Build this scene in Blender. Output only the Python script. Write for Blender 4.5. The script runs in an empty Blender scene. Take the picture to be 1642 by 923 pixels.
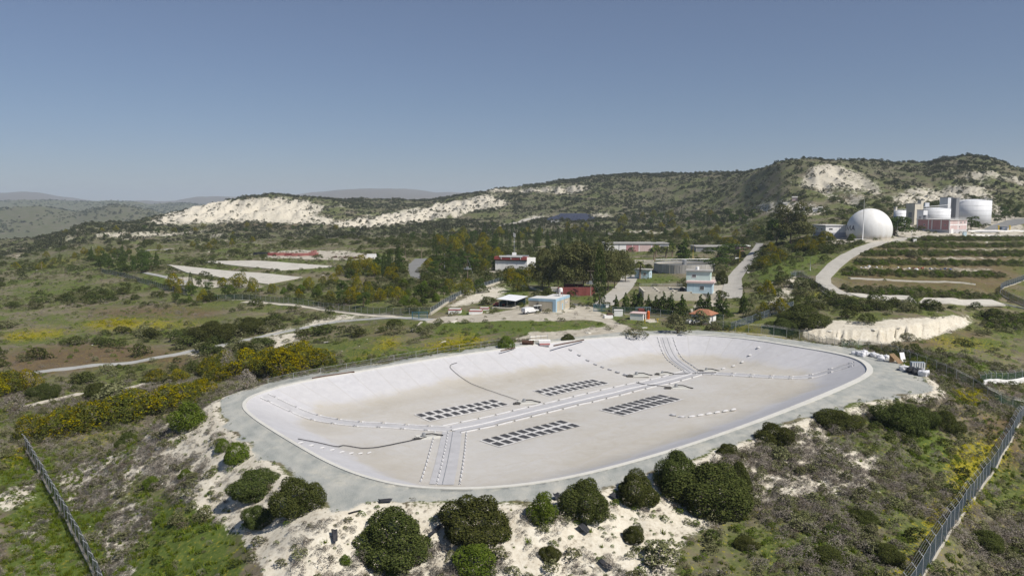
import bpy, math, random
import numpy as np
from mathutils import Vector, Matrix
R = math.radians
scene = bpy.context.scene
COL = scene.collection
PW, PH, F0 = 1642.0, 923.0, 1264.0          # photograph size, focal length in its pixels
HOR = 328.0                                  # row of the true horizon
PITCH = math.atan((PH/2-HOR)/F0)
ZC = 30.0                                    # camera height over the reservoir rim
cp, sp = math.cos(PITCH), math.sin(PITCH)
# ---------------------------------------------------------------- camera
cam_d = bpy.data.cameras.new('camera'); cam = bpy.data.objects.new('camera', cam_d); COL.objects.link(cam)
cam_d.sensor_width = 36.0; cam_d.lens = 36.0*F0/PW
cam_d.clip_start = 0.5; cam_d.clip_end = 60000
cam.location = (0, 0, ZC); cam.rotation_euler = (math.pi/2-PITCH, 0, 0)
scene.camera = cam
# ---------------------------------------------------------------- sky, sun, exposure
SUN_EL, SUN_AZ = R(49), R(-38)               # azimuth measured from +X (right) towards +Y
sdir = Vector((math.cos(SUN_AZ)*math.cos(SUN_EL), math.sin(SUN_AZ)*math.cos(SUN_EL), math.sin(SUN_EL)))
w = bpy.data.worlds.new('World'); scene.world = w; w.use_nodes = True
wn = w.node_tree; wn.nodes.clear()
sky = wn.nodes.new('ShaderNodeTexSky'); sky.sky_type = 'NISHITA'; sky.sun_disc = False
sky.sun_elevation = SUN_EL; sky.sun_rotation = math.atan2(sdir.x, sdir.y)
sky.altitude = 0; sky.air_density = 1.0; sky.dust_density = 0.0; sky.ozone_density = 3.0
bg = wn.nodes.new('ShaderNodeBackground'); bg.inputs['Strength'].default_value = 0.053
wo = wn.nodes.new('ShaderNodeOutputWorld')
tcw = wn.nodes.new('ShaderNodeTexCoord'); sxw = wn.nodes.new('ShaderNodeSeparateXYZ'); wn.links.new(tcw.outputs['Generated'], sxw.inputs[0])
rpw = wn.nodes.new('ShaderNodeValToRGB'); wn.links.new(sxw.outputs[2], rpw.inputs[0])     # dusty spring air: greyer and dimmer towards the horizon
for el, (p_, c_) in zip([rpw.color_ramp.elements[0], rpw.color_ramp.elements[1], rpw.color_ramp.elements.new(0.12), rpw.color_ramp.elements.new(0.3)], [(0.0, (.60, .66, .92, 1)), (1.0, (1.25, 1.0, 1.0, 1)), (0.12, (.80, .78, .90, 1)), (0.3, (1.12, .95, .95, 1))]): el.position = p_; el.color = c_
mxw = wn.nodes.new('ShaderNodeMix'); mxw.data_type = 'RGBA'; mxw.blend_type = 'MULTIPLY'; mxw.inputs[0].default_value = 1.0
wn.links.new(sky.outputs[0], mxw.inputs[6]); wn.links.new(rpw.outputs[0], mxw.inputs[7]); wn.links.new(mxw.outputs[2], bg.inputs[0]); wn.links.new(bg.outputs[0], wo.inputs[0])
sun_d = bpy.data.lights.new('sun', 'SUN'); sun_d.energy = 4.1; sun_d.angle = R(0.53); sun_d.color = (1, 0.945, 0.86)
sun = bpy.data.objects.new('sun', sun_d); COL.objects.link(sun)
sun.rotation_euler = sdir.to_track_quat('Z', 'Y').to_euler(); sun.location = (200, -100, 300)
vs = scene.view_settings; scene.display_settings.display_device = 'sRGB'
vs.view_transform = 'Standard'; vs.look = 'None'; vs.gamma = 1; vs.exposure = 0.39; vs.use_curve_mapping = False
cy = scene.cycles
cy.use_denoising = True; cy.max_bounces = 6; cy.diffuse_bounces = 3; cy.glossy_bounces = 2; cy.transmission_bounces = 3
cy.transparent_max_bounces = 12; cy.volume_bounces = 1; cy.caustics_reflective = False; cy.caustics_refractive = False
# ---------------------------------------------------------------- helpers: objects
def tag(o, label=None, cat=None, group=None, kind=None):
    if label: o['label'] = label
    if cat: o['category'] = cat
    if group: o['group'] = group
    if kind: o['kind'] = kind
    return o
def thing(name, label, cat, loc=(0, 0, 0), rotz=0.0, group=None):
    o = bpy.data.objects.new(name, None); COL.objects.link(o); o.empty_display_size = 0.5
    o.location = loc; o.rotation_euler = (0, 0, rotz)
    return tag(o, label, cat, group)
def mesh_np(name, V, Fq, mats=(), mi=None, smooth=False):
    """a mesh from numpy arrays; Fq (n,3) or (n,4)"""
    V = np.asarray(V, dtype=np.float32); Fq = np.asarray(Fq, dtype=np.int32)
    me = bpy.data.meshes.new(name); n, k = Fq.shape
    me.vertices.add(len(V)); me.vertices.foreach_set('co', V.ravel())
    me.loops.add(n*k); me.loops.foreach_set('vertex_index', Fq.ravel())
    me.polygons.add(n); me.polygons.foreach_set('loop_start', np.arange(0, n*k, k, dtype=np.int32))
    for m in mats: me.materials.append(m)
    if mi is not None: me.polygons.foreach_set('material_index', np.asarray(mi, dtype=np.int32))
    me.polygons.foreach_set('use_smooth', np.full(n, smooth, dtype=bool))
    me.update(calc_edges=True)
    return me
def obj(name, me, parent=None, loc=None, rotz=None):
    o = bpy.data.objects.new(name, me); COL.objects.link(o)
    if parent is not None: o.parent = parent
    if loc is not None: o.location = loc
    if rotz is not None: o.rotation_euler = (0, 0, rotz)
    return o
class MB:
    """collects boxes, tubes, prisms ... for one mesh"""
    def __init__(s): s.v = []; s.f = []; s.m = []
    def add(s, vs_, fs_, m=0):
        b = len(s.v); s.v += [tuple(p) for p in vs_]
        for f in fs_: s.f.append(tuple(b+i for i in f)); s.m.append(m)
        return s
    def box(s, x0, x1, y0, y1, z0, z1, m=0):
        return s.add([(x0,y0,z0),(x1,y0,z0),(x1,y1,z0),(x0,y1,z0),(x0,y0,z1),(x1,y0,z1),(x1,y1,z1),(x0,y1,z1)],
                     [(0,3,2,1),(4,5,6,7),(0,1,5,4),(1,2,6,5),(2,3,7,6),(3,0,4,7)], m)
    def prism(s, pts, z0, z1, m=0):
        n = len(pts)
        vv = [(p[0], p[1], z0) for p in pts]+[(p[0], p[1], z1) for p in pts]
        ff = [tuple(range(n-1, -1, -1)), tuple(range(n, 2*n))]+[(i, (i+1) % n, n+(i+1) % n, n+i) for i in range(n)]
        return s.add(vv, ff, m)
    def tube(s, P, r, n=6, m=0, cap=True):
        P = [Vector(p) for p in P]; rr = r if hasattr(r, '__len__') else [r]*len(P)
        vv = []; ff = []
        for i, p in enumerate(P):
            t = (P[min(i+1, len(P)-1)]-P[max(i-1, 0)])
            if t.length < 1e-9: t = Vector((0, 0, 1))
            t.normalize()
            a = t.cross(Vector((0, 0, 1)) if abs(t.z) < 0.95 else Vector((1, 0, 0))).normalized(); b = t.cross(a)
            for k in range(n):
                an = 2*math.pi*k/n
                vv.append(p+(a*math.cos(an)+b*math.sin(an))*rr[i])
        for i in range(len(P)-1):
            for k in range(n):
                ff.append((i*n+k, i*n+(k+1) % n, (i+1)*n+(k+1) % n, (i+1)*n+k))
        if cap: ff += [tuple(range(n)), tuple((len(P)-1)*n+k for k in range(n-1, -1, -1))]
        return s.add(vv, ff, m)
    def cyl(s, x, y, z0, z1, r, n=24, m=0, r1=None):
        r1 = r if r1 is None else r1
        vv = [(x+r*math.cos(2*math.pi*k/n), y+r*math.sin(2*math.pi*k/n), z0) for k in range(n)]
        vv += [(x+r1*math.cos(2*math.pi*k/n), y+r1*math.sin(2*math.pi*k/n), z1) for k in range(n)]
        ff = [(k, (k+1) % n, n+(k+1) % n, n+k) for k in range(n)]+[tuple(range(n-1, -1, -1)), tuple(range(n, 2*n))]
        return s.add(vv, ff, m)
    def ring(s, x, y, z0, z1, r0, r1, n=48, m=0):
        vv = []; ff = []
        for k in range(n):
            c, d = math.cos(2*math.pi*k/n), math.sin(2*math.pi*k/n)
            vv += [(x+r0*c, y+r0*d, z0), (x+r1*c, y+r1*d, z0), (x+r1*c, y+r1*d, z1), (x+r0*c, y+r0*d, z1)]
        for k in range(n):
            a, b = 4*k, 4*((k+1) % n)
            ff += [(a+1, b+1, b+2, a+2), (a+2, b+2, b+3, a+3), (a+3, b+3, b, a), (a, b, b+1, a+1)]
        return s.add(vv, ff, m)
    def build(s, name, mats, parent=None, loc=None, rotz=None, smooth=False):
        me = bpy.data.meshes.new(name); me.from_pydata(s.v, [], s.f)
        for m in (mats if isinstance(mats, (list, tuple)) else [mats]): me.materials.append(m)
        me.polygons.foreach_set('material_index', s.m)
        if smooth: me.polygons.foreach_set('use_smooth', [True]*len(s.f))
        me.update()
        return obj(name, me, parent, loc, rotz)
def copy_tree(o, parent=None):
    c = o.copy(); COL.objects.link(c); c.parent = parent
    for ch in list(o.children): copy_tree(ch, c)
    return c
# ---------------------------------------------------------------- helpers: nodes
class NT:
    def __init__(s, name):
        s.mat = bpy.data.materials.new(name); s.mat.use_nodes = True
        s.t = s.mat.node_tree; s.t.nodes.clear()
        s.out = s.t.nodes.new('ShaderNodeOutputMaterial')
    def n(s, ty, **kw):
        nd = s.t.nodes.new(ty)
        for k, v in kw.items(): setattr(nd, k, v)
        return nd
    def lk(s, a, b): s.t.links.new(a, b)
    def put(s, sock, v):
        if isinstance(v, (int, float)): sock.default_value = v
        elif isinstance(v, tuple): sock.default_value = v if len(v) == 4 or sock.type == 'VECTOR' else (*v, 1)
        else: s.lk(v, sock)
    def math(s, op, a, b=0.0, clamp=False):
        nd = s.n('ShaderNodeMath', operation=op, use_clamp=clamp); s.put(nd.inputs[0], a); s.put(nd.inputs[1], b); return nd.outputs[0]
    def noise(s, scale, detail=4, rough=0.55, vec=None, out=0, dist=0.0):
        nd = s.n('ShaderNodeTexNoise'); nd.inputs['Scale'].default_value = scale; nd.inputs['Detail'].default_value = detail
        nd.inputs['Roughness'].default_value = rough; nd.inputs['Distortion'].default_value = dist
        s.lk(vec if vec is not None else s.pos(), nd.inputs['Vector']); return nd.outputs[out]
    def pos(s):
        if not hasattr(s, '_p'): s._p = s.n('ShaderNodeTexCoord').outputs['Object']
        return s._p
    def mapping(s, vec, scale=(1, 1, 1), rot=(0, 0, 0)):
        nd = s.n('ShaderNodeMapping'); s.lk(vec, nd.inputs[0]); nd.inputs['Scale'].default_value = scale; nd.inputs['Rotation'].default_value = rot
        return nd.outputs[0]
    def ramp(s, fac, stops):
        nd = s.n('ShaderNodeValToRGB'); e = nd.color_ramp.elements
        while len(e) < len(stops): e.new(0.5)
        for el, (p, c) in zip(e, stops): el.position = p; el.color = (*c, 1) if len(c) == 3 else c
        s.lk(fac, nd.inputs[0]); return nd.outputs[0]
    def step(s, v, lo, hi):
        nd = s.n('ShaderNodeMapRange', interpolation_type='SMOOTHSTEP'); s.put(nd.inputs[0], v)
        nd.inputs[1].default_value = lo; nd.inputs[2].default_value = hi; return nd.outputs[0]
    def mix(s, fac, a, b):
        nd = s.n('ShaderNodeMix', data_type='RGBA'); s.put(nd.inputs[0], fac); s.put(nd.inputs[6], a); s.put(nd.inputs[7], b); return nd.outputs[2]
    def attr(s, name):
        nd = s.n('ShaderNodeAttribute', attribute_name=name); return nd
    def bump(s, h, strength=0.3, dist=0.1):
        nd = s.n('ShaderNodeBump'); nd.inputs['Strength'].default_value = strength; nd.inputs['Distance'].default_value = dist
        s.lk(h, nd.inputs['Height']); return nd.outputs[0]
    def bsdf(s, col, rough=0.8, spec=0.3, normal=None, metal=0.0):
        b = s.n('ShaderNodeBsdfPrincipled'); s.put(b.inputs['Base Color'], col); s.put(b.inputs['Roughness'], rough)
        b.inputs['Specular IOR Level'].default_value = spec; b.inputs['Metallic'].default_value = metal
        if normal is not None: s.lk(normal, b.inputs['Normal'])
        s.lk(b.outputs[0], s.out.inputs[0]); return b
_mats = {}
def plain(name, col, rough=0.7, var=0.15, scale=1.5, spec=0.25, metal=0.0, streak=False):
    """painted / rendered surface with uneven weathering"""
    if name in _mats: return _mats[name]
    t = NT(name)
    v = t.mapping(t.pos(), (1, 1, 0.18)) if streak else t.pos()
    n = t.noise(scale, 5, 0.6, v)
    d = tuple(c*(1-var) for c in col); l = tuple(min(1, c*(1+var*0.6)) for c in col)
    c = t.ramp(n, [(0.3, d), (0.55, col), (0.75, l)])
    t.bsdf(c, rough, spec, metal=metal); _mats[name] = t.mat
    return t.mat
# ---------------------------------------------------------------- pixel rays
def ray(px, py):
    s = (PH/2-py)/F0; Y = cp+s*sp
    return (px-PW/2)/F0/Y, (s*cp-sp)/Y        # k = X/Y, T = dz/Y
def T_of(py):
    return math.tan(math.atan((PH/2-py)/F0)-PITCH)
def project(x, y, z):
    T = (z-ZC)/y; k = x/y
    fz = cp-T*sp; u = sp+T*cp
    return PW/2+F0*k/fz, PH/2-F0*u/fz
# ---------------------------------------------------------------- numpy noise
def _hash(ix, iy, seed):
    h = (ix.astype(np.int64)*374761393+iy.astype(np.int64)*668265263+seed*974634811) & 0xffffffff
    h = ((h ^ (h >> 13))*1274126177) & 0xffffffff
    return ((h ^ (h >> 16)) & 0xffff)/65535.0
def vnoise(x, y, seed=0):
    ix, iy = np.floor(x), np.floor(y); fx, fy = x-ix, y-iy
    fx = fx*fx*fx*(fx*(fx*6-15)+10); fy = fy*fy*fy*(fy*(fy*6-15)+10)
    a = _hash(ix, iy, seed); b = _hash(ix+1, iy, seed); c = _hash(ix, iy+1, seed); d = _hash(ix+1, iy+1, seed)
    return (a*(1-fx)+b*fx)*(1-fy)+(c*(1-fx)+d*fx)*fy-0.5
def fbm(x, y, scale, octaves=4, seed=0, gain=0.5):
    r = 0; amp = 1.0; f = 1.0/scale
    for o in range(octaves):
        r = r+amp*vnoise(x*f+o*17.3, y*f-o*9.1, seed+o*7); amp *= gain; f *= 2.03
    return r
def smooth(a, b, x):
    t = np.clip((x-a)/(b-a), 0, 1); return t*t*(3-2*t)
def inpoly(x, y, P):
    x = np.asarray(x); y = np.asarray(y); r = np.zeros(x.shape, bool)
    n = len(P)
    for i in range(n):
        x0, y0 = P[i]; x1, y1 = P[(i+1) % n]
        if y0 == y1: continue
        c = ((y0 > y) != (y1 > y)) & (x < (x1-x0)*(y-y0)/(y1-y0)+x0)
        r ^= c
    return r
def segdist(x, y, P, closed=True):
    d = np.full(np.shape(x), 1e9); n = len(P)
    for i in range(n if closed else n-1):
        x0, y0 = P[i]; x1, y1 = P[(i+1) % n]; dx, dy = x1-x0, y1-y0; L = dx*dx+dy*dy+1e-12
        t = np.clip(((x-x0)*dx+(y-y0)*dy)/L, 0, 1)
        d = np.minimum(d, np.hypot(x-x0-t*dx, y-y0-t*dy))
    return d
def sdf(x, y, P):                              # negative inside
    d = segdist(x, y, P); return np.where(inpoly(x, y, P), -d, d)
def chaikin(P, it=2, closed=True):
    for _ in range(it):
        Q = []; n = len(P)
        for i in range(n if closed else n-1):
            a, b = P[i], P[(i+1) % n]
            Q += [tuple(0.75*u+0.25*v for u, v in zip(a, b)), tuple(0.25*u+0.75*v for u, v in zip(a, b))]
        P = Q if closed else [P[0]]+Q+[P[-1]]
    return P
def flat(px, py, z=0.0):                       # pixel ray met with the level z
    k, T = ray(px, py); Y = (z-ZC)/T; return (k*Y, Y)
# ---------------------------------------------------------------- the land
RIM = chaikin([flat(*p) for p in [(389,652),(397,638),(424,627),(470,614),(560,598),(700,574),(800,560),(900,547),(980,540),(1060,536),
      (1125,537),(1200,543),(1280,556),(1340,566),(1378,576),(1394,590),(1388,602),(1340,624),(1280,649),(1200,680),(1100,715),(1000,744),
      (940,759),(880,771),(820,779),(760,783),(700,783),(640,778),(580,763),(530,743),(480,715),(440,691),(406,669)]], 2)
PAD = chaikin([flat(*p) for p in [(341,656),(352,641),(390,625),(460,607),(560,590),(700,567),(800,552),(900,540),(980,533),(1060,529),(1130,529),
      (1200,534),(1290,547),(1350,555),(1400,563),(1450,585),(1492,610),(1500,628),(1410,640),(1310,667),(1200,706),(1100,747),(1000,778),
      (900,803),(800,812),(700,808),(610,803),(560,812),(525,830),(502,800),(430,742),(372,694)]], 2)
XS = [-420, 0, 130, 260, 430, 640, 850, 1050, 1180, 1250, 1320, 1400, 1540, 1660, 2060]
G = {   # column: list of (Y, z) up to and including the foot of the last slope; the ridge comes from RIDGE
 -420: [(45,-9),(130,-10),(190,-12),(320,-14),(600,-14),(820,-14)],
 0:    [(45,-9),(130,-9),(190,-10.8),(320,-13),(600,-14),(800,-13)],
 130:  [(45,-9),(130,-9),(190,-10.5),(320,-11),(560,-8),(760,2)],
 260:  [(45,-9),(130,-8.5),(190,-10),(320,-8),(560,-4),(860,6)],
 430:  [(45,-9),(130,-6),(200,-7.5),(300,-6.8),(420,-2),(880,7)],
 640:  [(45,-9),(130,-3),(195,-3),(260,-3),(420,0.5),(900,8)],
 850:  [(45,-9),(130,0),(195,-0.2),(260,-0.1),(400,-1),(900,11)],
 1050: [(45,-9),(130,0),(195,-0.3),(260,0.0),(400,0.8),(900,17)],
 1180: [(45,-9),(130,0),(195,-1.0),(260,0.6),(480,3.4),(760,22)],
 1250: [(45,-9),(130,0),(195,-1.5),(270,4.2),(420,11.5),(600,25)],
 1320: [(45,-9),(130,0),(186,-2.6),(255,3.6),(345,11),(580,27)],
 1400: [(45,-9),(130,-0.5),(186,-2.6),(255,2.1),(370,13.6),(560,25)],
 1540: [(45,-9),(130,-3),(186,-3.6),(250,0.6),(400,11),(560,22)],
 1660: [(45,-9),(130,-9),(190,-5.8),(260,-3.2),(410,7),(560,21)],
 2060: [(45,-9),(130,-9),(190,-5),(260,-2),(410,9),(560,22)],
}
RIDGE = [(-420,392,900),(-60,389,900),(0,387,920),(60,383,900),(100,374,900),(125,363,890),(140,360,900),(180,359,960),(215,357,1050),(250,348,1120),(300,335,1180),
  (350,324,1200),(400,316,1200),(440,312,1200),(480,313,1220),(520,316,1250),(560,319,1300),(620,323,1400),(690,323,1450),(720,318,1450),(760,309,1430),
  (800,303,1420),(850,299,1420),(900,294,1420),(950,289,1420),(1000,283,1400),(1050,281,1380),(1100,280,1350),(1150,280,1250),(1190,279,1100),(1220,272,960),
  (1250,263,880),(1280,258,850),(1310,257,850),(1340,259,860),(1360,260,900),(1400,260,1000),(1440,264,1050),(1480,265,1040),(1510,259,1000),(1545,254,980),
  (1580,256,960),(1610,265,960),(1642,277,960),(1700,292,980),(1800,300,1000),(2060,310,1000)]
FAR1 = [(-420,352),(0,333),(30,330),(60,328),(90,332),(120,337),(150,332),(180,328),(215,331),(245,341),(275,351),(400,362),(2060,362)]
FAR2 = [(-420,326),(0,323),(60,322),(100,320),(130,318),(180,318),(215,321),(240,325),(270,323),(300,324),(330,327),(400,332),(520,335),(2060,335)]
FAR3 = [(-420,313),(0,310),(30,309),(60,312),(100,318),(140,322),(280,323),(320,317),(370,318),(400,319),(450,316),(500,309),(540,305),(600,304),(640,305),
  (670,307),(700,311),(740,310),(800,318),(2060,318)]
NK, NY = 1040, 680
KMAX = 0.86
kk = np.linspace(-KMAX, KMAX, NK); lY = np.linspace(math.log(46.0), math.log(15000.0), NY); yy = np.exp(lY)
pxk = PW/2+kk*F0/cp                            # column of each azimuth at the horizon
def prof(P, c): return np.interp(pxk, [p[0] for p in P], [p[c] for p in P])
def Tv(py): return np.tan(np.arctan((PH/2-py)/F0)-PITCH)
def smk(a, n=9):
    ker = np.hanning(n+2)[1:-1]; ker /= ker.sum(); return np.convolve(np.pad(a, n//2, mode='edge'), ker, mode='valid')
nodes = []
for i in range(6):
    Yn = np.interp(pxk, XS, [G[x][i][0] for x in XS]); Zn = np.interp(pxk, XS, [G[x][i][1] for x in XS])
    nodes.append((smk(Yn, 31), smk(Zn, 31)))
Yr = smk(prof(RIDGE, 2), 25); Zr = ZC+Yr*Tv(smk(prof(RIDGE, 1), 7))
nodes.append((Yr, Zr))
nodes.append((Yr*1.35, np.minimum(Zr-30, 5)))
nodes.append((np.full(NK, 2000.), np.full(NK, -55.)))
nodes.append((np.full(NK, 2900.), ZC+2900*Tv(smk(prof(FAR1, 1), 7))))
nodes.append((np.full(NK, 3700.), np.full(NK, -50.)))
nodes.append((np.full(NK, 5000.), ZC+5000*Tv(smk(prof(FAR2, 1), 7))))
nodes.append((np.full(NK, 6500.), np.full(NK, -60.)))
nodes.append((np.full(NK, 11000.), ZC+11000*Tv(smk(prof(FAR3, 1), 7))))
nodes.append((np.full(NK, 15001.), np.full(NK, -100.)))
LN = np.log(np.stack([n[0] for n in nodes])); ZN = np.stack([n[1] for n in nodes])
H = np.empty((NY, NK))
def pchip(x, y, q):
    h = np.diff(x); d = np.diff(y)/h; m = np.zeros_like(y)
    for i in range(1, len(x)-1):
        if d[i-1]*d[i] > 0:
            w1, w2 = 2*h[i]+h[i-1], h[i]+2*h[i-1]; m[i] = (w1+w2)/(w1/d[i-1]+w2/d[i])
    m[0], m[-1] = d[0], d[-1]
    i = np.clip(np.searchsorted(x, q)-1, 0, len(x)-2); t = (q-x[i])/h[i]
    return (y[i]*(1+2*t)*(1-t)**2+m[i]*h[i]*t*(1-t)**2+y[i+1]*t*t*(3-2*t)+m[i+1]*h[i]*t*t*(t-1))
for j in range(NK): H[:, j] = pchip(LN[:, j], ZN[:, j], lY)
YY, KK = np.meshgrid(yy, kk, indexing='ij'); XX = KK*YY
dpad = sdf(XX, YY, PAD)
wob = fbm(XX, YY, 9, 3, 5)*1.6
out = np.where(dpad > 0, smooth(0, 12, dpad), 0)
Hb = np.where(H > 0, H*out, H)
dd = np.maximum(dpad+wob*smooth(0, 4, dpad), 0)
mound = -0.47*np.maximum(dd-0.4, 0)
kx = 1.6
mx = np.maximum(Hb, mound); H = np.where(dpad <= 0, 0.0, mx+kx*0.25*np.maximum(1-np.abs(Hb-mound)/kx, 0)**2*smooth(1, 5, dpad))
# chalk cliff beside the reservoir and other steps
def band(P, soft=1.0): return smooth(soft, -soft, sdf(XX, YY, P))
cb = [flat(*p, -2.8) for p in [(1270,541),(1330,547),(1420,548),(1500,536),(1570,510)]]
cbx = np.interp(XX, [p[0] for p in cb], [p[1] for p in cb]); sc_ = (YY-cbx)+fbm(XX, YY, 2.2, 3, 91)*1.6+fbm(XX, YY*0, 0.9, 2, 92)*1.6+fbm(XX, YY*0, 3.5, 2, 93)*1.5
ch_ = np.interp(XX, [cb[0][0], cb[1][0], cb[2][0], cb[3][0], cb[4][0]], [0.4, 1.9, 2.6, 2.5, 0.4])*(XX > cb[0][0]-6)*(XX < cb[4][0]+6)
H += ch_*smooth(0.0, 2.6, sc_)*smooth(48, 8, sc_)*(YY < 300)
# relief noise
amp_n = np.interp(lY, np.log([46, 200, 400, 900, 2000, 15000]), [0.25, 0.35, 0.5, 1.6, 6, 30])
scl = np.interp(lY, np.log([46, 200, 400, 900, 2000, 15000]), [7, 10, 16, 45, 220, 900])
PLANT = [flat(*p) for p in [(690,515),(1050,535),(1160,520),(1235,440),(1235,392),(950,392),(780,440)]]
BEDS = [flat(*p, -2) for p in [(240,420),(420,412),(575,428),(440,464),(270,448)]]
calm = smooth(-2, 12, sdf(XX, YY, PLANT))*smooth(-2, 14, sdf(XX, YY, BEDS))
padw = smooth(0.2, 5, dpad)
nz = fbm(XX/scl[:, None]*10, YY/scl[:, None]*10, 10, 5, 3)*2
H += nz*amp_n[:, None]*padw*(0.15+0.85*calm)
hill = smooth(560, 800, YY)*(YY < 2000)
H += hill*(-np.abs(fbm(XX, YY*0.25, 26, 3, 21))*5.0+1.2)*smooth(0.0, 20, np.abs(YY-Yr[None, :]))
H += smooth(1.0, 6.0, dpad)*smooth(150, 90, YY)*(-np.abs(fbm(XX, YY, 3.0, 2, 31))*0.5)
def _grid(x, y):
    fk = (x/y+KMAX)/(2*KMAX)*(NK-1); fy = (np.log(y)-lY[0])/(lY[-1]-lY[0])*(NY-1)
    fk = np.clip(fk, 0, NK-1.001); fy = np.clip(fy, 0, NY-1.001)
    i, j = fy.astype(int), fk.astype(int); return i, j, fy-i, fk-j
def samp(A, x, y):
    x = np.asarray(x, float); y = np.asarray(y, float); i, j, a, b = _grid(x, y)
    return (A[i, j]*(1-b)+A[i, j+1]*b)*(1-a)+(A[i+1, j]*(1-b)+A[i+1, j+1]*b)*a
def hz(x, y): return float(samp(H, x, y))
_tY = np.exp(np.linspace(math.log(47), math.log(14000), 6000))
def at(px, py, ymin=60):
    """the point of the land that this pixel sees"""
    k, T = ray(px, py); z = samp(H, k*_tY, _tY); below = (ZC+T*_tY <= z) & (_tY > ymin)
    if not below.any(): i = 3000
    else: i = int(np.argmax(below))
    Y0, Y1 = _tY[max(i-1, 0)], _tY[i]
    for _ in range(12):
        m = 0.5*(Y0+Y1)
        if ZC+T*m <= hz(k*m, m): Y1 = m
        else: Y0 = m
    Y = 0.5*(Y0+Y1); return Vector((k*Y, Y, hz(k*Y, Y)))
PXG, PYG = project(XX, YY, H)
wx = fbm(XX, YY, 6, 3, 41)*3.0; wy = fbm(XX, YY, 6, 3, 43)*3.0
wsc = smooth(46, 400, YY)*1.5+0.6
PXW, PYW = project(XX+wx*wsc, YY+wy*wsc*1.4, H)
def paint(A, polys, val=1.0, warp=True, y0=0, y1=1e9):
    px, py = (PXW, PYW) if warp else (PXG, PYG)
    for P in polys:
        xs = [p[0] for p in P]; ys = [p[1] for p in P]
        m = (px > min(xs)) & (px < max(xs)) & (py > min(ys)) & (py < max(ys)) & (YY > y0) & (YY < y1)
        idx = np.nonzero(m); ins = inpoly(px[idx], py[idx], P)
        A[idx[0][ins], idx[1][ins]] = np.maximum(A[idx[0][ins], idx[1][ins]], val)
Z0 = lambda: np.zeros((NY, NK))
chalk, grass, yellow, brown, gravel, dirt, dark, wall_ = Z0(), Z0(), Z0(), Z0(), Z0(), Z0(), Z0(), Z0()
near = YY < 1700
paint(chalk, [[(325,655),(350,700),(420,745),(520,835),(560,800),(700,825),(800,820),(850,832),(1000,782),(1050,760),(1150,722),(1210,700),(1300,672),(1330,690),(1290,740),(1230,790),
   (1150,830),(1090,870),(1040,960),(430,960),(400,880),(330,830),(265,775),(205,735),(235,690)]], 0.82)
paint(chalk, [[(85,745),(170,738),(185,785),(110,815)],[(0,795),(50,770),(60,800),(0,835)],[(20,845),(85,815),(88,822),(30,865)],[(150,905),(215,895),(225,923),(160,940)],[(0,880),(30,872),(32,885),(0,893)],
   [(180,830),(215,800),(220,830),(190,860)],[(95,735),(180,725),(235,745),(190,800),(130,820)],[(150,850),(235,820),(245,850),(180,890)]], 0.8)
paint(chalk, [[(1200,740),(1290,700),(1420,735),(1410,790),(1330,805),(1230,800)]], 0.72)
paint(chalk, [[(232,358),(300,332),(350,322),(430,317),(460,316),(500,323),(522,331),(505,346),(540,352),(572,357),(565,363),(430,358),(300,361)],
   [(560,353),(640,338),(660,346),(600,363),(572,362)],[(640,339),(700,326),(720,329),(660,345)],[(700,330),(745,319),(785,309),(818,322),(808,334),(765,336),(730,346),(660,361),(592,363),(650,347)],
   [(775,304),(860,301),(950,296),(948,303),(895,313),(872,308),(782,308)],[(490,328),(560,329),(560,332),(490,331)],[(545,341),(590,338),(592,340),(548,344)]], 1.0, True, 500, 1700)
paint(chalk, [[(1285,288),(1308,264),(1340,264),(1382,278),(1412,302),(1402,311),(1380,300),(1368,300),(1392,320),(1380,322),(1350,300),(1330,296),(1345,316),(1330,318),(1312,300),(1298,296)],[(1430,321),(1462,300),(1552,297),(1580,294),(1602,330),(1622,346),(1592,346),(1562,325),(1440,330)],
   [(1540,278),(1600,273),(1645,290),(1645,298),(1600,288),(1550,285)],[(1200,330),(1258,321),(1300,328),(1332,341),(1300,346),(1222,340)],[(1310,300),(1330,305),(1400,330),(1380,332)],
   [(1330,278),(1345,280),(1420,318),(1410,318)]], 0.85, True, 450, 1700)
paint(chalk, [[(1284,534),(1302,514),(1400,519),(1420,515),(1548,507),(1560,516),(1500,537),(1420,550),(1330,550)]], 1.5, False)
paint(chalk, [[(704,500),(760,466),(800,455),(815,470),(745,492)],[(100,386),(129,362),(135,366),(111,388)],[(140,376),(340,368),(340,373),(150,381)],[(15,411),(40,405),(42,412),(10,415)],
   [(425,531),(470,525),(540,505),(640,503),(642,508),(560,512),(500,522),(432,541)],[(290,566),(330,553),(400,541),(406,531),(380,545),(300,573)],[(420,545),(466,535),(482,551),(432,561)],
   [(495,403),(562,401),(568,409),(430,409)],[(840,346),(985,341),(985,348),(850,352)],[(1248,470),(1262,448),(1285,440),(1290,446),(1260,480),(1225,500),(1215,500)],[(1205,440),(1212,436),(1206,447),(1198,462)],
   [(1185,360),(1190,352),(1212,350),(1212,357)],[(960,372),(1000,368),(1060,372),(1055,376),(970,378)]], 0.8)
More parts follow.
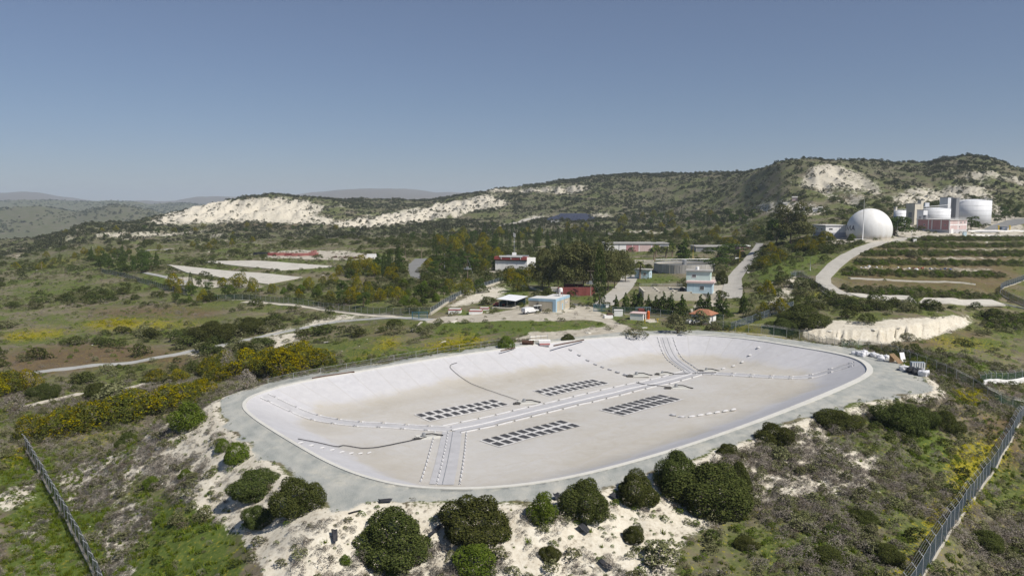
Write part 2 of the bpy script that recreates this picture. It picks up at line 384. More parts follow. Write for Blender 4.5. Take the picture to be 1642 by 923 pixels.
for a, b, n, v in [((0,420),(420,372),60,.8),((140,372),(420,392),40,.8),((260,690),(480,560),26,.7),((420,548),(660,505),14,.7),((420,480),(620,380),30,.7),((820,400),(1230,350),40,.8),((1190,520),(1300,400),16,.8)]:
    rr = random.Random(int(a[0]*7+b[1]))                             # small bare outcrops
    for _ in range(n):
        cx, cy_ = rr.uniform(a[0], b[0]), rr.uniform(min(a[1], b[1]), max(a[1], b[1])); s = rr.uniform(4, 14); h = s*rr.uniform(.1, .22)*(1+(cy_-380)/200)
        paint(chalk, [[(cx-s,cy_),(cx-s*.3,cy_-h),(cx+s,cy_-h*.4),(cx+s*.5,cy_+h*.7)]], v)
paint(dirt, [[(820,546),(860,534),(1000,519),(1045,530),(1030,541),(930,546),(840,558)],[(668,513),(760,503),(830,498),(850,486),(885,504),(922,498),(915,484),(946,489),(958,494),(985,513),(1002,519),(1045,529),
   (1050,537),(1000,530),(985,519),(950,514),(880,514),(800,515),(700,518)],[(390,482),(470,486),(560,500),(640,507),(640,509),(560,504),(470,490),(390,486)],[(770,440),(795,425),(795,440),(785,446)],
   [(1100,446),(1160,440),(1160,505),(1100,505),(1130,480)],[(250,440),(420,455),(420,462),(300,460)],[(480,400),(560,404),(620,412),(600,418),(430,414),(420,405)],
   [(1310,380),(1480,374),(1642,372),(1642,378),(1480,384),(1320,392)],[(1470,352),(1642,345),(1642,374),(1400,384)]], 0.9)
paint(dirt, [[(1385,399),(1642,397),(1642,402),(1385,404)],[(1375,412),(1560,411),(1642,414),(1642,418),(1375,416)],[(1380,427),(1600,429),(1600,437),(1380,433)],[(1365,446),(1560,454),(1560,458),(1365,450)],[(1400,387),(1642,388),(1642,391),(1400,391)]], 0.56)
paint(grass, [[(680,527),(760,513),(985,515),(992,525),(900,534),(820,541),(700,541)],[(0,720),(130,735),(205,890),(420,950),(0,950)],[(200,790),(330,830),(430,950),(220,950)],[(180,690),(225,700),(205,760),(160,790)],
   [(955,500),(985,503),(1052,520),(1032,526),(985,515)],[(708,498),(790,492),(842,487),(832,495),(722,511)],[(928,475),(972,478),(967,488),(924,486)],[(1460,690),(1530,690),(1530,745),(1470,735)],
   [(560,580),(690,560),(820,548),(860,550),(700,570),(560,590)],[(780,480),(800,455),(850,470),(850,480)],[(1330,420),(1360,410),(1310,445),(1300,440)],[(1020,446),(1095,440),(1092,452),(1030,458)],
   [(210,440),(330,440),(330,470),(240,465)],[(1200,430),(1320,395),(1310,420),(1215,470)],[(1600,352),(1642,348),(1642,356),(1580,364)]], 0.95)
paint(grass, [[(0,425),(130,405),(420,385),(700,420),(420,440),(200,430),(150,470),(0,500)],[(0,500),(300,490),(330,520),(150,560),(0,570)],[(380,620),(560,540),(700,540),(700,565),(430,620)],[(1000,330),(1100,290),(1250,290),(1200,330)],
   [(1280,830),(1480,820),(1430,930),(1250,930)],[(1100,640),(1642,520),(1642,620)],[(830,300),(980,285),(1000,330),(860,340)]], 0.42)
paint(yellow, [[(120,520),(180,512),(250,514),(335,516),(300,524),(190,530),(150,527)],[(0,536),(60,527),(130,532),(60,545),(0,548)],[(590,549),(650,540),(645,556),(592,560)],[(565,566),(625,568),(600,575),(560,572)],[(670,552),(745,538),(800,548),(700,568)],
   [(1540,722),(1592,698),(1612,722),(1560,805),(1480,885),(1440,950),(1405,950),(1470,880)],[(1505,622),(1562,618),(1600,640),(1540,655)],[(0,724),(40,719),(36,748),(0,752)],[(112,702),(170,688),(160,700),(120,712)],
   [(1138,531),(1192,518),(1235,545),(1168,546)],[(1240,540),(1330,555),(1300,560),(1220,546)],[(1300,470),(1320,462),(1322,480),(1296,480)],[(1440,565),(1500,580),(1490,600),(1440,590)]], 0.85)
paint(yellow, [[(130,406),(400,392),(430,388),(430,392),(280,402),(130,412)],[(40,425),(130,410),(140,415),(60,432)],[(380,610),(460,590),(480,600),(400,625)],[(1480,530),(1642,560),(1500,560)],[(60,650),(0,640),(0,660)],[(700,535),(760,530),(740,545)],
   [(1390,418),(1500,420),(1500,426),(1390,424)]], 0.5)
paint(brown, [[(0,562),(150,545),(325,568),(250,582),(50,602),(0,607)],[(120,497),(300,489),(382,500),(340,511),(150,513)],[(375,357),(505,360),(470,369),(335,368)],[(580,526),(645,514),(660,530),(600,540)],
   [(1480,890),(1535,745),(1562,680),(1600,668),(1545,770),(1470,900),(1425,960),(1395,960)],[(1400,548),(1500,540),(1560,520),(1600,540),(1500,560)],[(200,620),(300,570),(330,575),(260,610)],[(1560,660),(1642,665),(1642,740),(1600,760)],
   [(560,450),(600,440),(620,450),(580,458)],[(670,455),(720,452),(720,462),(660,468)]], 0.8)
paint(brown, [[(1380,392),(1642,392),(1642,470),(1600,476),(1340,462),(1352,434)]], 0.62)
paint(dark, [[(100,335),(320,322),(420,370),(0,400),(0,335)]], 0.8, True, 1500, 9000)
drim = sdf(XX, YY, RIM)
gravel = np.maximum(gravel, smooth(0.3, -1.3, dpad+fbm(XX, YY, 4, 3, 9)*2.2))
chalk = np.maximum(chalk, 0.95*smooth(-1.2, 0.3, dpad)*smooth(2.6, 1.2, dpad))
chalk = np.maximum(chalk, gravel*0.0)
for A in (grass, yellow, brown): A *= (dpad > 0.5)
dirt *= (drim > 0)
brown = np.where(YY > 6000, 1.0, brown); dark = np.maximum(dark, .8*smooth(480, 760, YY)*(YY < 6000)*(1-chalk)*np.clip(.75+fbm(XX, YY, 60, 3, 131), 0, 1))
hill_ = (YY > 480)*(YY < 1700)*smooth(1120, 1240, PXG)*smooth(352, 340, PYG)
dirt = np.maximum(dirt, 0.28*hill_); chalk = np.maximum(chalk, 0.14*hill_)
wall_ = np.maximum(np.exp(-((drim-2.0)/.35)**2), np.exp(-((drim-3.7)/.35)**2))*(dpad < -0.3)
def blur(A, rk=5, ry=3):
    for ax, r in ((1, rk), (0, ry)):
        for _ in range(2):
            pad = [(0, 0), (0, 0)]; pad[ax] = (r+1, r); C = np.cumsum(np.pad(A, pad, mode='edge'), axis=ax)
            n = A.shape[ax]; w_ = 2*r+1
            A = (np.take(C, np.arange(w_, w_+n), ax)-np.take(C, np.arange(0, n), ax))/w_
    return A
chalk_s, grass_s, yellow_s, brown_s = chalk, grass, yellow, brown
chalk, grass, yellow, brown, dirt, dark = blur(chalk, 4, 2), blur(grass, 8, 4), blur(yellow, 6, 3), blur(brown, 10, 4), blur(dirt, 3, 1), blur(dark, 10, 8)

qz = blur(chalk_s*(YY > 600)*(YY < 1700), 3, 2)
H -= qz*np.abs(fbm(XX, YY*0.22, 22, 4, 121, 0.6))*15.0*smooth(0.0, 25, np.abs(YY-Yr[None, :]))
H += qz*2.5
chalk *= 1-0.45*smooth(0.05, 0.35, np.abs(fbm(XX, YY*0.5, 30, 4, 122)))*(YY > 600)*0.6
brown = np.clip(brown, 0, 1)
# ---------------------------------------------------------------- ground sheet
def ground_material():
    t = NT('ground_soil'); p = t.pos()
    A = t.attr('mask_a'); B = t.attr('mask_b')
    sa = t.n('ShaderNodeSeparateColor'); t.lk(A.outputs['Color'], sa.inputs[0]); sb = t.n('ShaderNodeSeparateColor'); t.lk(B.outputs['Color'], sb.inputs[0])
    ch, gr, ye = sa.outputs; br = A.outputs['Alpha']; gv, di, dk = sb.outputs; far = B.outputs['Alpha']
    n1 = t.noise(0.045, 6, 0.6); n2 = t.noise(0.35, 6, 0.62); n3 = t.noise(2.2, 5, 0.65); n4 = t.noise(9.0, 3, 0.6)
    soil = t.ramp(n2, [(0.28, (0.10, 0.085, 0.058)), (0.5, (0.175, 0.15, 0.105)), (0.72, (0.30, 0.265, 0.20))])
    gcol = t.ramp(n3, [(0.25, (0.045, 0.06, 0.017)), (0.5, (0.095, 0.118, 0.032)), (0.75, (0.16, 0.17, 0.06))])
    c = t.mix(t.step(t.math('ADD', n1, t.math('MULTIPLY', t.math('SUBTRACT', n2, 0.5), 0.5)), 0.38, 0.58), soil, gcol)
    lush = t.ramp(n3, [(0.25, (0.045, 0.07, 0.014)), (0.5, (0.088, 0.122, 0.026)), (0.78, (0.15, 0.165, 0.055))])
    def lay(c, col, m, amp=0.9, nz=None, sharp=0.12):
        nz = nz or t.math('ADD', t.math('MULTIPLY', n2, 0.55), t.math('MULTIPLY', n3, 0.45))
        v = t.math('ADD', m, t.math('MULTIPLY', t.math('SUBTRACT', nz, 0.5), amp*1.9))
        return t.mix(t.step(v, 0.5-sharp, 0.5+sharp), c, col)
    c = lay(c, t.ramp(n3, [(0.3, (0.075, 0.055, 0.032)), (0.55, (0.135, 0.092, 0.055)), (0.75, (0.20, 0.15, 0.095))]), br, 1.6, None, 0.4)
    c = lay(c, lush, gr, 1.5, t.math('ADD', t.math('MULTIPLY', n2, 0.7), t.math('MULTIPLY', n1, 0.3)), 0.22)
    c = lay(c, t.ramp(n4, [(0.35, (0.09, 0.10, 0.02)), (0.5, (0.25, 0.215, 0.018)), (0.7, (0.42, 0.35, 0.02))]), ye, 2.2, n3, 0.2)
    chc = t.ramp(t.math('ADD', t.math('MULTIPLY', n3, 0.6), t.math('MULTIPLY', n2, 0.4)), [(0.3, (0.36, 0.31, 0.24)), (0.48, (0.55, 0.505, 0.415)), (0.7, (0.68, 0.645, 0.56))])
    c = lay(c, chc, ch, 1.3, None, 0.13)
    c = lay(c, t.ramp(n2, [(0.3, (0.33, 0.295, 0.235)), (0.6, (0.46, 0.425, 0.355)), (0.8, (0.55, 0.52, 0.45))]), di, 0.8)
    st = t.noise(0.5, 5, 0.6, t.mapping(p, (1, 0.35, 1)))
    gvc = t.ramp(t.math('ADD', t.math('MULTIPLY', st, 0.55), t.math('MULTIPLY', n4, 0.45)), [(0.34, (0.205, 0.22, 0.212)), (0.47, (0.30, 0.312, 0.295)), (0.56, (0.375, 0.375, 0.345)), (0.66, (0.50, 0.48, 0.42))])
    c = lay(c, gvc, gv, 0.9, t.math('ADD', t.math('MULTIPLY', n3, 0.5), t.math('MULTIPLY', n2, 0.5)), 0.2)
    gm_ = t.step(t.math('ADD', gv, t.math('MULTIPLY', t.math('SUBTRACT', n3, 0.5), 0.8)), 0.5, 0.8)
    c = t.mix(t.math('MULTIPLY', t.math('MULTIPLY', gm_, t.step(t.math('ADD', t.math('MULTIPLY', n1, 0.5), t.math('MULTIPLY', n2, 0.5)), 0.50, 0.62)), 0.6), c, (0.50, 0.475, 0.405))
    c = t.mix(t.math('MULTIPLY', t.math('MULTIPLY', gm_, far), t.math('MULTIPLY', n2, 0.75)), c, (0.40, 0.405, 0.385))
    c = t.mix(t.math('MULTIPLY', dk, 0.75), c, (0.098, 0.095, 0.068))
    h = t.math('ADD', t.math('MULTIPLY', n3, 0.5), t.math('MULTIPLY', n4, 0.25))
    t.bsdf(c, 0.95, 0.12, t.bump(h, 0.45, 0.25))
    return t.mat
idx = np.arange(NY*NK).reshape(NY, NK)
q = np.stack([idx[:-1, :-1], idx[:-1, 1:], idx[1:, 1:], idx[1:, :-1]], -1).reshape(-1, 4)
hole = (drim < -0.25)
keep = ~(hole[:-1, :-1] & hole[:-1, 1:] & hole[1:, 1:] & hole[1:, :-1]).reshape(-1)
Vg = np.stack([XX, YY, H], -1).reshape(-1, 3)
inner = hole.reshape(-1); Vg[inner, 2] -= 3.0          # tucked under the liner's edge
gm = mesh_np('ground', Vg, q[keep], [ground_material()], None, True)
for nm, (a, b, c_, d) in {'mask_a': (chalk, grass, yellow, brown), 'mask_b': (gravel, dirt, dark, wall_)}.items():
    at_ = gm.attributes.new(nm, 'FLOAT_COLOR', 'POINT'); at_.data.foreach_set('color', np.stack([a, b, c_, d], -1).astype(np.float32).ravel())
ground = tag(obj('ground', gm), kind='structure')
# ---------------------------------------------------------------- roads, tracks, slabs: sheets draped over the land
def drape(name, L, Rr, mat, lift=0.07, nx=6, step=2.0, kind='structure', thick=0.0):
    """a sheet between two edge lines (world xy), following the ground"""
    def res(P, n):
        P = np.array([(p[0], p[1]) for p in P], float); s = np.r_[0, np.cumsum(np.hypot(*np.diff(P, axis=0).T))]
        u = np.linspace(0, s[-1], n); return np.stack([np.interp(u, s, P[:, 0]), np.interp(u, s, P[:, 1])], -1)
    ln = max(sum(math.dist(L[i][:2], L[i+1][:2]) for i in range(len(L)-1)), 4)
    n = max(int(ln/step), 3); A, B = res(L, n), res(Rr, n)
    u = np.linspace(0, 1, nx+1)[None, :, None]; P = A[:, None, :]*(1-u)+B[:, None, :]*u
    z = samp(H, P[..., 0], P[..., 1])
    z = np.maximum(z, 0.5*(z+z.mean(axis=1, keepdims=True)))+lift
    V = np.concatenate([P, z[..., None]], -1).reshape(-1, 3); ii = np.arange(n*(nx+1)).reshape(n, nx+1)
    Q = np.stack([ii[:-1, :-1], ii[:-1, 1:], ii[1:, 1:], ii[1:, :-1]], -1).reshape(-1, 4)
    # make faces look up
    a, b, c_ = V[Q[0, 0]], V[Q[0, 1]], V[Q[0, 2]]
    if np.cross(b-a, c_-b)[2] < 0: Q = Q[:, ::-1]
    border = np.r_[ii[0, :], ii[1:, -1], ii[-1, -2::-1], ii[-2:0:-1, 0]]
    V2 = V[border].copy(); V2[:, 2] -= lift+0.25+thick; b0 = len(V); m = len(border)
    S = np.stack([border, np.roll(border, -1), b0+(np.arange(m)+1) % m, b0+np.arange(m)], -1)
    me = mesh_np(name, np.r_[V, V2], np.r_[Q, S], [mat], None, False)
    return tag(obj(name, me), kind=kind)
def centre(P, wd):
    Q = chaikin([(p.x, p.y) for p in (at(*a) for a in P)], 2, False); L = []; Rr = []
    for i in range(len(Q)):
        a, b = Q[max(i-1, 0)], Q[min(i+1, len(Q)-1)]; d = Vector((b[0]-a[0], b[1]-a[1])).normalized()
        L.append((Q[i][0]-d.y*wd/2, Q[i][1]+d.x*wd/2)); Rr.append((Q[i][0]+d.y*wd/2, Q[i][1]-d.x*wd/2))
    return L, Rr
def concrete(name, col, joints=0.0, var=0.2):
    if name in _mats: return _mats[name]
    t = NT(name); n = t.noise(0.25, 6, 0.65); n2 = t.noise(3.0, 4, 0.6)
    f = t.math('ADD', t.math('MULTIPLY', n, 0.65), t.math('MULTIPLY', n2, 0.35))
    c = t.ramp(f, [(0.3, tuple(v*(1-var*1.5) for v in col)), (0.5, col), (0.72, tuple(min(1, v*(1+var*0.6)) for v in col))])
    t.bsdf(c, 0.9, 0.2, t.bump(n2, 0.2, 0.02)); _mats[name] = t.mat; return t.mat
M_conc = concrete('concrete_road', (0.40, 0.38, 0.34)); M_track = concrete('pale_track', (0.36, 0.36, 0.345)); M_asph = concrete('old_asphalt', (0.19, 0.19, 0.185))
M_slab = concrete('drying_bed_concrete', (0.5, 0.475, 0.42)); M_chalkroad = concrete('chalk_track', (0.52, 0.48, 0.40))
V2s = lambda P: [at(*p) for p in P]
road_specs = [
 ('track', *centre([(40,599),(100,592),(170,584),(250,574),(310,562),(360,553),(395,545),(440,535),(490,525),(540,515),(590,511.5),(640,509),(690,513)], 3.4), M_track),
 ('track', *centre([(640,509),(600,506),(560,502),(510,495),(470,489),(430,486),(390,484)], 3.0), M_chalkroad),
 ('road', *centre([(966,489),(985,475),(1000,461),(1008,449),(1012,437)], 6.5), M_conc),
 ('road', V2s([(1156,478),(1158,466),(1164,448),(1176,434),(1196,413),(1209,397),(1213,390)]), V2s([(1190,478),(1191,462),(1189,447),(1200,430),(1214,411),(1222,397),(1224,390)]), M_conc),
 ('road', V2s([(1352,474),(1322,462),(1308,452),(1308,443),(1326,424),(1347,409),(1372,397),(1402,388),(1450,381),(1488,377)]), V2s([(1368,474),(1345,464),(1333,455),(1332,446),(1346,431),(1368,413),(1400,397),(1450,385.5),(1490,380)]), M_conc),
 ('road', V2s([(660,449),(655,434),(655,424),(666,414.5)]), V2s([(677,449),(672,436),(675,425),(688,414)]), M_asph),
 ('road', V2s([(1560,373),(1590,361),(1615,353),(1650,349)]), V2s([(1600,372),(1625,362),(1650,357),(1690,354)]), M_asph),
 ('road', *centre([(800,364),(820,358),(845,352),(862,348)], 8), M_conc),
 ('path', *centre([(232,437),(260,443),(290,450),(303,453)], 3), M_track),
 ('path', *centre([(222,404),(250,401),(275,399)], 6), M_track),
 ('track', *centre([(40,652),(70,644),(110,636),(130,630)], 2.0), M_chalkroad),
 ('track', *centre([(205,622),(225,617),(250,612)], 2.0), M_chalkroad),
]
for nm, L, Rr, m in road_specs: drape(nm, L, Rr, m)
def patch(name, corners, label, cat, group=None, mat=M_slab, lift=0.25):
    """a concrete slab from its four corners (near-left, near-right, far-right, far-left)"""
    a, b, c_, d = V2s(corners)
    o = drape(name, [a, d], [b, c_], mat, lift, 40, 3.0, None); tag(o, label, cat, group); return o
for (c4, lb) in [([(300,438),(430,456),(485,445),(268,426)], 'wide pale concrete drying bed nearest the green fence, left of the reservoir'),
                 ([(322,421.5),(450,434),(545,428),(405,419)], 'narrower pale concrete drying bed behind the nearer one, in front of the red pipes'),
                 ([(1378,477),(1470,487),(1460,476),(1357,470)], 'pale concrete slab at the foot of the terraces, beside the bend in the concrete road'),
                 ([(1472,487),(1612,494),(1590,484),(1482,478)], 'pale concrete slab at the foot of the terraces, right end by the kerb')]:
    patch('drying_bed', c4, lb, 'drying bed', 'concrete drying beds')
# ---------------------------------------------------------------- the lined reservoir
def zb0(dr, dab): 
    a, b = 0.40*dr, 3.2+1.3*dr/(dr+dab+1e-6); k_ = 0.9; h = np.clip(0.5+0.5*(b-a)/k_, 0, 1)
    return -(b*(1-h)+a*h-k_*h*(1-h))
def _ab():
    P = []
    for p in [(722, 690), (1112, 598.5)]: P.append(flat(p[0], p[1], -4.4))
    return P
AB = _ab()
def zb(x, y):
    x = np.asarray(x, float); y = np.asarray(y, float)
    z = zb0(segdist(x, y, RIM), segdist(x, y, AB, False))
    return np.where(inpoly(x, y, RIM), z, 0.0)
def atb(px, py):
    k, T = ray(px, py); Y = np.linspace(70, 190, 500); d = zb(k*Y, Y)-(ZC+T*Y)
    i = max(int(np.argmax(d >= 0)), 1); f = d[i-1]/(d[i-1]-d[i]); y = Y[i-1]+(Y[i]-Y[i-1])*f
    return Vector((k*y, y, float(zb(k*y, y))))
def liner_material(name, floor=True):
    t = NT(name); d = t.attr('inside').outputs['Fac']; p = t.pos()
    n1 = t.noise(0.09, 5, 0.6); n2 = t.noise(0.6, 5, 0.6, None, 0, 1.0); n3 = t.noise(4, 4, 0.6)
    wide = t.noise(0.035, 3, 0.5)
    v = t.math('ADD', d, t.math('MULTIPLY', t.math('SUBTRACT', n1, 0.5), 9.0))
    v = t.math('ADD', v, t.math('MULTIPLY', t.math('SUBTRACT', n2, 0.5), 2.5))
    white = t.ramp(n2, [(0.3, (0.45, 0.445, 0.462)), (0.6, (0.50, 0.495, 0.51)), (0.8, (0.54, 0.53, 0.542))])
    dust = t.ramp(t.math('ADD', t.math('MULTIPLY', wide, 0.6), t.math('MULTIPLY', n2, 0.4)), [(0.32, (0.40, 0.368, 0.315)), (0.45, (0.455, 0.43, 0.388)), (0.56, (0.485, 0.467, 0.44)), (0.68, (0.505, 0.493, 0.48))])
    c = t.mix(t.step(v, 6.2, 9.4), white, dust)
    # a dirty tide line at the foot of the slope
    tide = t.math('MULTIPLY', t.step(v, 7.0, 10.0), t.math('SUBTRACT', 1.0, t.step(v, 10.5, 17.0)))
    c = t.mix(t.math('MULTIPLY', tide, t.math('MULTIPLY', t.step(n1, 0.38, 0.62), 0.42)), c, (0.38, 0.345, 0.28))
    # panel seams of the sheet
    wv = t.n('ShaderNodeTexWave', wave_type='BANDS', bands_direction='X'); t.lk(t.mapping(p, (1, 1, 0), (0, 0, R(38))), wv.inputs[0])
    wv.inputs['Scale'].default_value = 0.055; wv.inputs['Distortion'].default_value = 0.4; wv.inputs['Detail'].default_value = 1
    c = t.mix(t.math('MULTIPLY', t.step(wv.outputs['Fac'], 0.985, 1.0), 0.25), c, (0.46, 0.45, 0.46))
    al = t.attr('along').outputs['Fac']; fr = t.math('FRACT', t.math('MULTIPLY', al, 1/5.2)); cell = t.n('ShaderNodeTexWhiteNoise', noise_dimensions='1D'); t.lk(t.math('FLOOR', t.math('MULTIPLY', al, 1/5.2)), cell.inputs['W'])
    onslope = t.math('SUBTRACT', 1.0, t.step(d, 9.0, 13.0))
    seam = t.math('MULTIPLY', t.step(t.math('ABSOLUTE', t.math('SUBTRACT', fr, 0.5)), 0.465, 0.485), onslope)
    c = t.mix(t.math('MULTIPLY', onslope, t.math('MULTIPLY', cell.outputs[0], 0.22)), c, (0.44, 0.425, 0.41)); c = t.mix(t.math('MULTIPLY', seam, 0.45), c, (0.40, 0.385, 0.37))
    silt = t.math('MULTIPLY', t.step(t.math('ABSOLUTE', t.math('SUBTRACT', t.math('FRACT', t.math('MULTIPLY', v, 0.23)), 0.5)), 0.44, 0.5), t.math('SUBTRACT', t.step(v, 5.0, 7.0), t.step(v, 20.0, 24.0)))
    c = t.mix(t.math('MULTIPLY', silt, t.math('MULTIPLY', t.step(n2, 0.42, 0.6), 0.5)), c, (0.40, 0.36, 0.29))
    fine = t.noise(1.2, 5, 0.7, t.mapping(p, (0.35, 1.3, 1), (0, 0, R(-30))), 0, 0.8)
    c = t.mix(t.math('MULTIPLY', t.step(fine, 0.56, 0.75), 0.28), c, (0.42, 0.39, 0.34))
    t.bsdf(c, 0.55, 0.25, t.bump(t.math('ADD', fine, n3), 0.25, 0.06)); return t.mat
M_liner = liner_material('white_liner_sheet')
def zl(x, y):
    x = np.asarray(x, float); y = np.asarray(y, float); return zb(x, y)+(fbm(x, y, 5, 3, 77)*0.10+fbm(x, y, 14, 2, 78)*0.16)*np.clip(segdist(x, y, RIM)/3, 0, 1)
res = thing('reservoir', 'large empty rounded reservoir lined with white sheet in the middle of the picture', 'reservoir', (0, 0, 0))
def resample(P, n, closed=True):
    P = np.array(P, float); Q = np.r_[P, P[:1]] if closed else P
    s = np.r_[0, np.cumsum(np.hypot(*np.diff(Q, axis=0).T))]; u = np.linspace(0, s[-1], n, endpoint=not closed)
    return np.stack([np.interp(u, s, Q[:, 0]), np.interp(u, s, Q[:, 1])], -1)
def liner():
    n = 420; rim = resample(RIM, n); (ax, ay), (bx, by) = AB
    t_ = np.clip(((rim[:, 0]-ax)*(bx-ax)+(rim[:, 1]-ay)*(by-ay))/((bx-ax)**2+(by-ay)**2), 0, 1)
    t_ = np.convolve(np.r_[t_[-12:], t_, t_[:12]], np.ones(25)/25, 'valid')
    tgt = np.stack([ax+t_*(bx-ax), ay+t_*(by-ay)], -1)
    S = np.r_[0, np.linspace(0.012, 0.5, 26), np.linspace(0.53, 1, 18)]
    P = rim[None]*(1-S[:, None, None])+tgt[None]*S[:, None, None]
    x, y = P[..., 0].ravel(), P[..., 1].ravel(); z = zb(x, y); ins = segdist(x, y, RIM)
    z[:n] = 0.03
    z += (fbm(x, y, 5, 3, 77)*0.10+fbm(x, y, 14, 2, 78)*0.16)*np.clip(ins/3, 0, 1)
    m = len(S); ii = np.arange(m*n).reshape(m, n); nx_ = np.roll(ii, -1, axis=1)
    Q = np.stack([ii[:-1], nx_[:-1], nx_[1:], ii[1:]], -1).reshape(-1, 4)
    me = mesh_np('liner', np.stack([x, y, z], -1), Q, [M_liner], None, True)
    me.flip_normals() if me.polygons[0].normal.z < 0 else None
    a = me.attributes.new('inside', 'FLOAT', 'POINT'); a.data.foreach_set('value', ins.astype(np.float32))
    per = np.r_[0, np.cumsum(np.hypot(*np.diff(np.r_[rim, rim[:1]], axis=0).T))][:n]; a = me.attributes.new('along', 'FLOAT', 'POINT'); a.data.foreach_set('value', np.tile(per, m).astype(np.float32))
    return obj('liner', me, res)
liner()
def offset_ring(P, d):
    P = np.asarray(P); T_ = np.roll(P, -1, 0)-np.roll(P, 1, 0); T_ /= np.hypot(T_[:, 0], T_[:, 1])[:, None]+1e-9
    N = np.stack([T_[:, 1], -T_[:, 0]], -1)
    c = P.mean(0); s = np.sign(((P-c)*N).sum(1).mean()); return P+N*s*d
def kerb():
    n = 420; r = resample(RIM, n); wd = 0.30+0.55*smooth(20, 55, r[:, 0])[:, None]
    A, B = offset_ring(r, -0.22), offset_ring(r, 1.0)*wd+r*(1-wd)
    zz = np.full((n, 1), 0.0)
    V = np.concatenate([np.c_[A, zz-0.15], np.c_[A, zz+0.10], np.c_[B, zz+0.10], np.c_[B, zz-0.15]])
    i = np.arange(n); j = (i+1) % n
    Q = np.concatenate([np.stack([a*n+i, a*n+j, (a+1)*n+j, (a+1)*n+i], -1) for a in range(3)])
    me = mesh_np('edge_kerb', V, Q, [concrete('pale_kerb', (0.56, 0.55, 0.51), 0, 0.12)]); 
    bm_fix(me); return obj('edge_kerb', me, res)
def bm_fix(me):
    import bmesh
    bm = bmesh.new(); bm.from_mesh(me); bmesh.ops.recalc_face_normals(bm, faces=bm.faces); bm.to_mesh(me); bm.free()
kerb()
M_tube = plain('white_ballast_tube', (0.53, 0.525, 0.53), 0.5, 0.12); M_matt = plain('pale_ground_sheet', (0.57, 0.56, 0.55), 0.6, 0.1); M_band = plain('grey_channel_sheet', (0.45, 0.445, 0.455), 0.5, 0.12, 0.6)
M_black = plain('black_rubber', (0.02, 0.02, 0.022), 0.5, 0.3); M_metal = plain('galvanised_steel', (0.42, 0.43, 0.44), 0.45, 0.15, 2, 0.4, 0.6)
def curve_xy(pts, it=1): return chaikin([(p.x, p.y) for p in pts], it, False)
def off_line(P, d):
    P = np.array(P, float); T_ = np.gradient(P, axis=0); T_ /= np.hypot(T_[:, 0], T_[:, 1])[:, None]+1e-9
    return P+np.stack([-T_[:, 1], T_[:, 0]], -1)*d
def length(P): return float(np.hypot(*np.diff(np.asarray(P), axis=0).T).sum())
def band_strip(name, P, wd, mat, lift, parent):
    n = max(int(length(P)/0.8), 3); C = resample(P, n, False); L, Rr = off_line(C, wd/2), off_line(C, -wd/2)
    W = np.stack([L, L*0.5+Rr*0.5, Rr], 1).reshape(-1, 2); z = zb(W[:, 0], W[:, 1])+lift+fbm(W[:, 0], W[:, 1], 5, 3, 77)*0.10+fbm(W[:, 0], W[:, 1], 14, 2, 78)*0.16
    ii = np.arange(n*3).reshape(n, 3); Q = np.stack([ii[:-1, 1:], ii[:-1, :-1], ii[1:, :-1], ii[1:, 1:]], -1).reshape(-1, 4)
    me = mesh_np(name, np.c_[W, z], Q, [mat]); 
    if me.polygons[0].normal.z < 0: me.flip_normals()
    return obj(name, me, parent)
def dashes(name, P, seg, gap, r, mat, parent, lift=0.0):
    n = max(int(length(P)/0.4), 4); C = resample(P, n, False); st = length(P)/(n-1); mb = MB(); i = 0
    ns, ng = max(int(seg/st), 1), max(int(round(gap/st)), 1)
    while i < n-1:
        S = C[i:min(i+ns, n-1)+1]
        if len(S) > 1:
            z = zb(S[:, 0], S[:, 1])+lift+0.06+fbm(S[:, 0], S[:, 1], 5, 3, 77)*0.10+fbm(S[:, 0], S[:, 1], 14, 2, 78)*0.16
            mb.tube([(a, b, c) for (a, b), c in zip(S, z)], r, 6)
        i += ns+ng
    return mb.build(name, mat, parent, smooth=True)
B = lambda L: curve_xy([atb(*p) for p in L])
ch_main, ch_left = B([(722,690),(900,648.5),(1112,598.5)]), B([(722,690),(640,684),(560,679),(500,668),(460,652),(424,635)])
ch_near, ch_far = B([(725,693),(718,735),(708,776)]), B([(1112,598.5),(1085,580),(1072,560),(1066,541)])
ch_right = B([(1118,599),(1200,602.5),(1283,605.5),(1310,601),(1340,591),(1370,583)])
for P, wd, lines in [(ch_main, 3.6, (-2.6, -0.3, 2.1)), (ch_left, 2.0, (-1.2, 1.1)), (ch_near, 3.0, (-2.6, -0.6, 2.2)), (ch_far, 2.2, (-1.9, 1.7)), (ch_right, 1.6, (-1.1, 1.0))]:
    band_strip('channel_band', P, wd, M_band, 0.05, res)
    for k_, o_ in enumerate(lines):
        whole = P is ch_main and k_ == 1
        tight = P in (ch_far, ch_near)
        dashes('ballast_tube', off_line(resample(P, 60, False), o_), 400 if whole else (1.6 if tight else 3.6), 0.6 if tight else 0.45, 0.12 if tight else 0.16, M_tube, res)
    if P is ch_near: dashes('drain_line', off_line(resample(P, 40, False), 0.1), 300, 1, 0.05, M_metal, res)
    if P is ch_far:
        for o_ in (-0.5, 0.6): dashes('drain_line', off_line(resample(P, 40, False), o_), 300, 1, 0.06, M_metal, res)
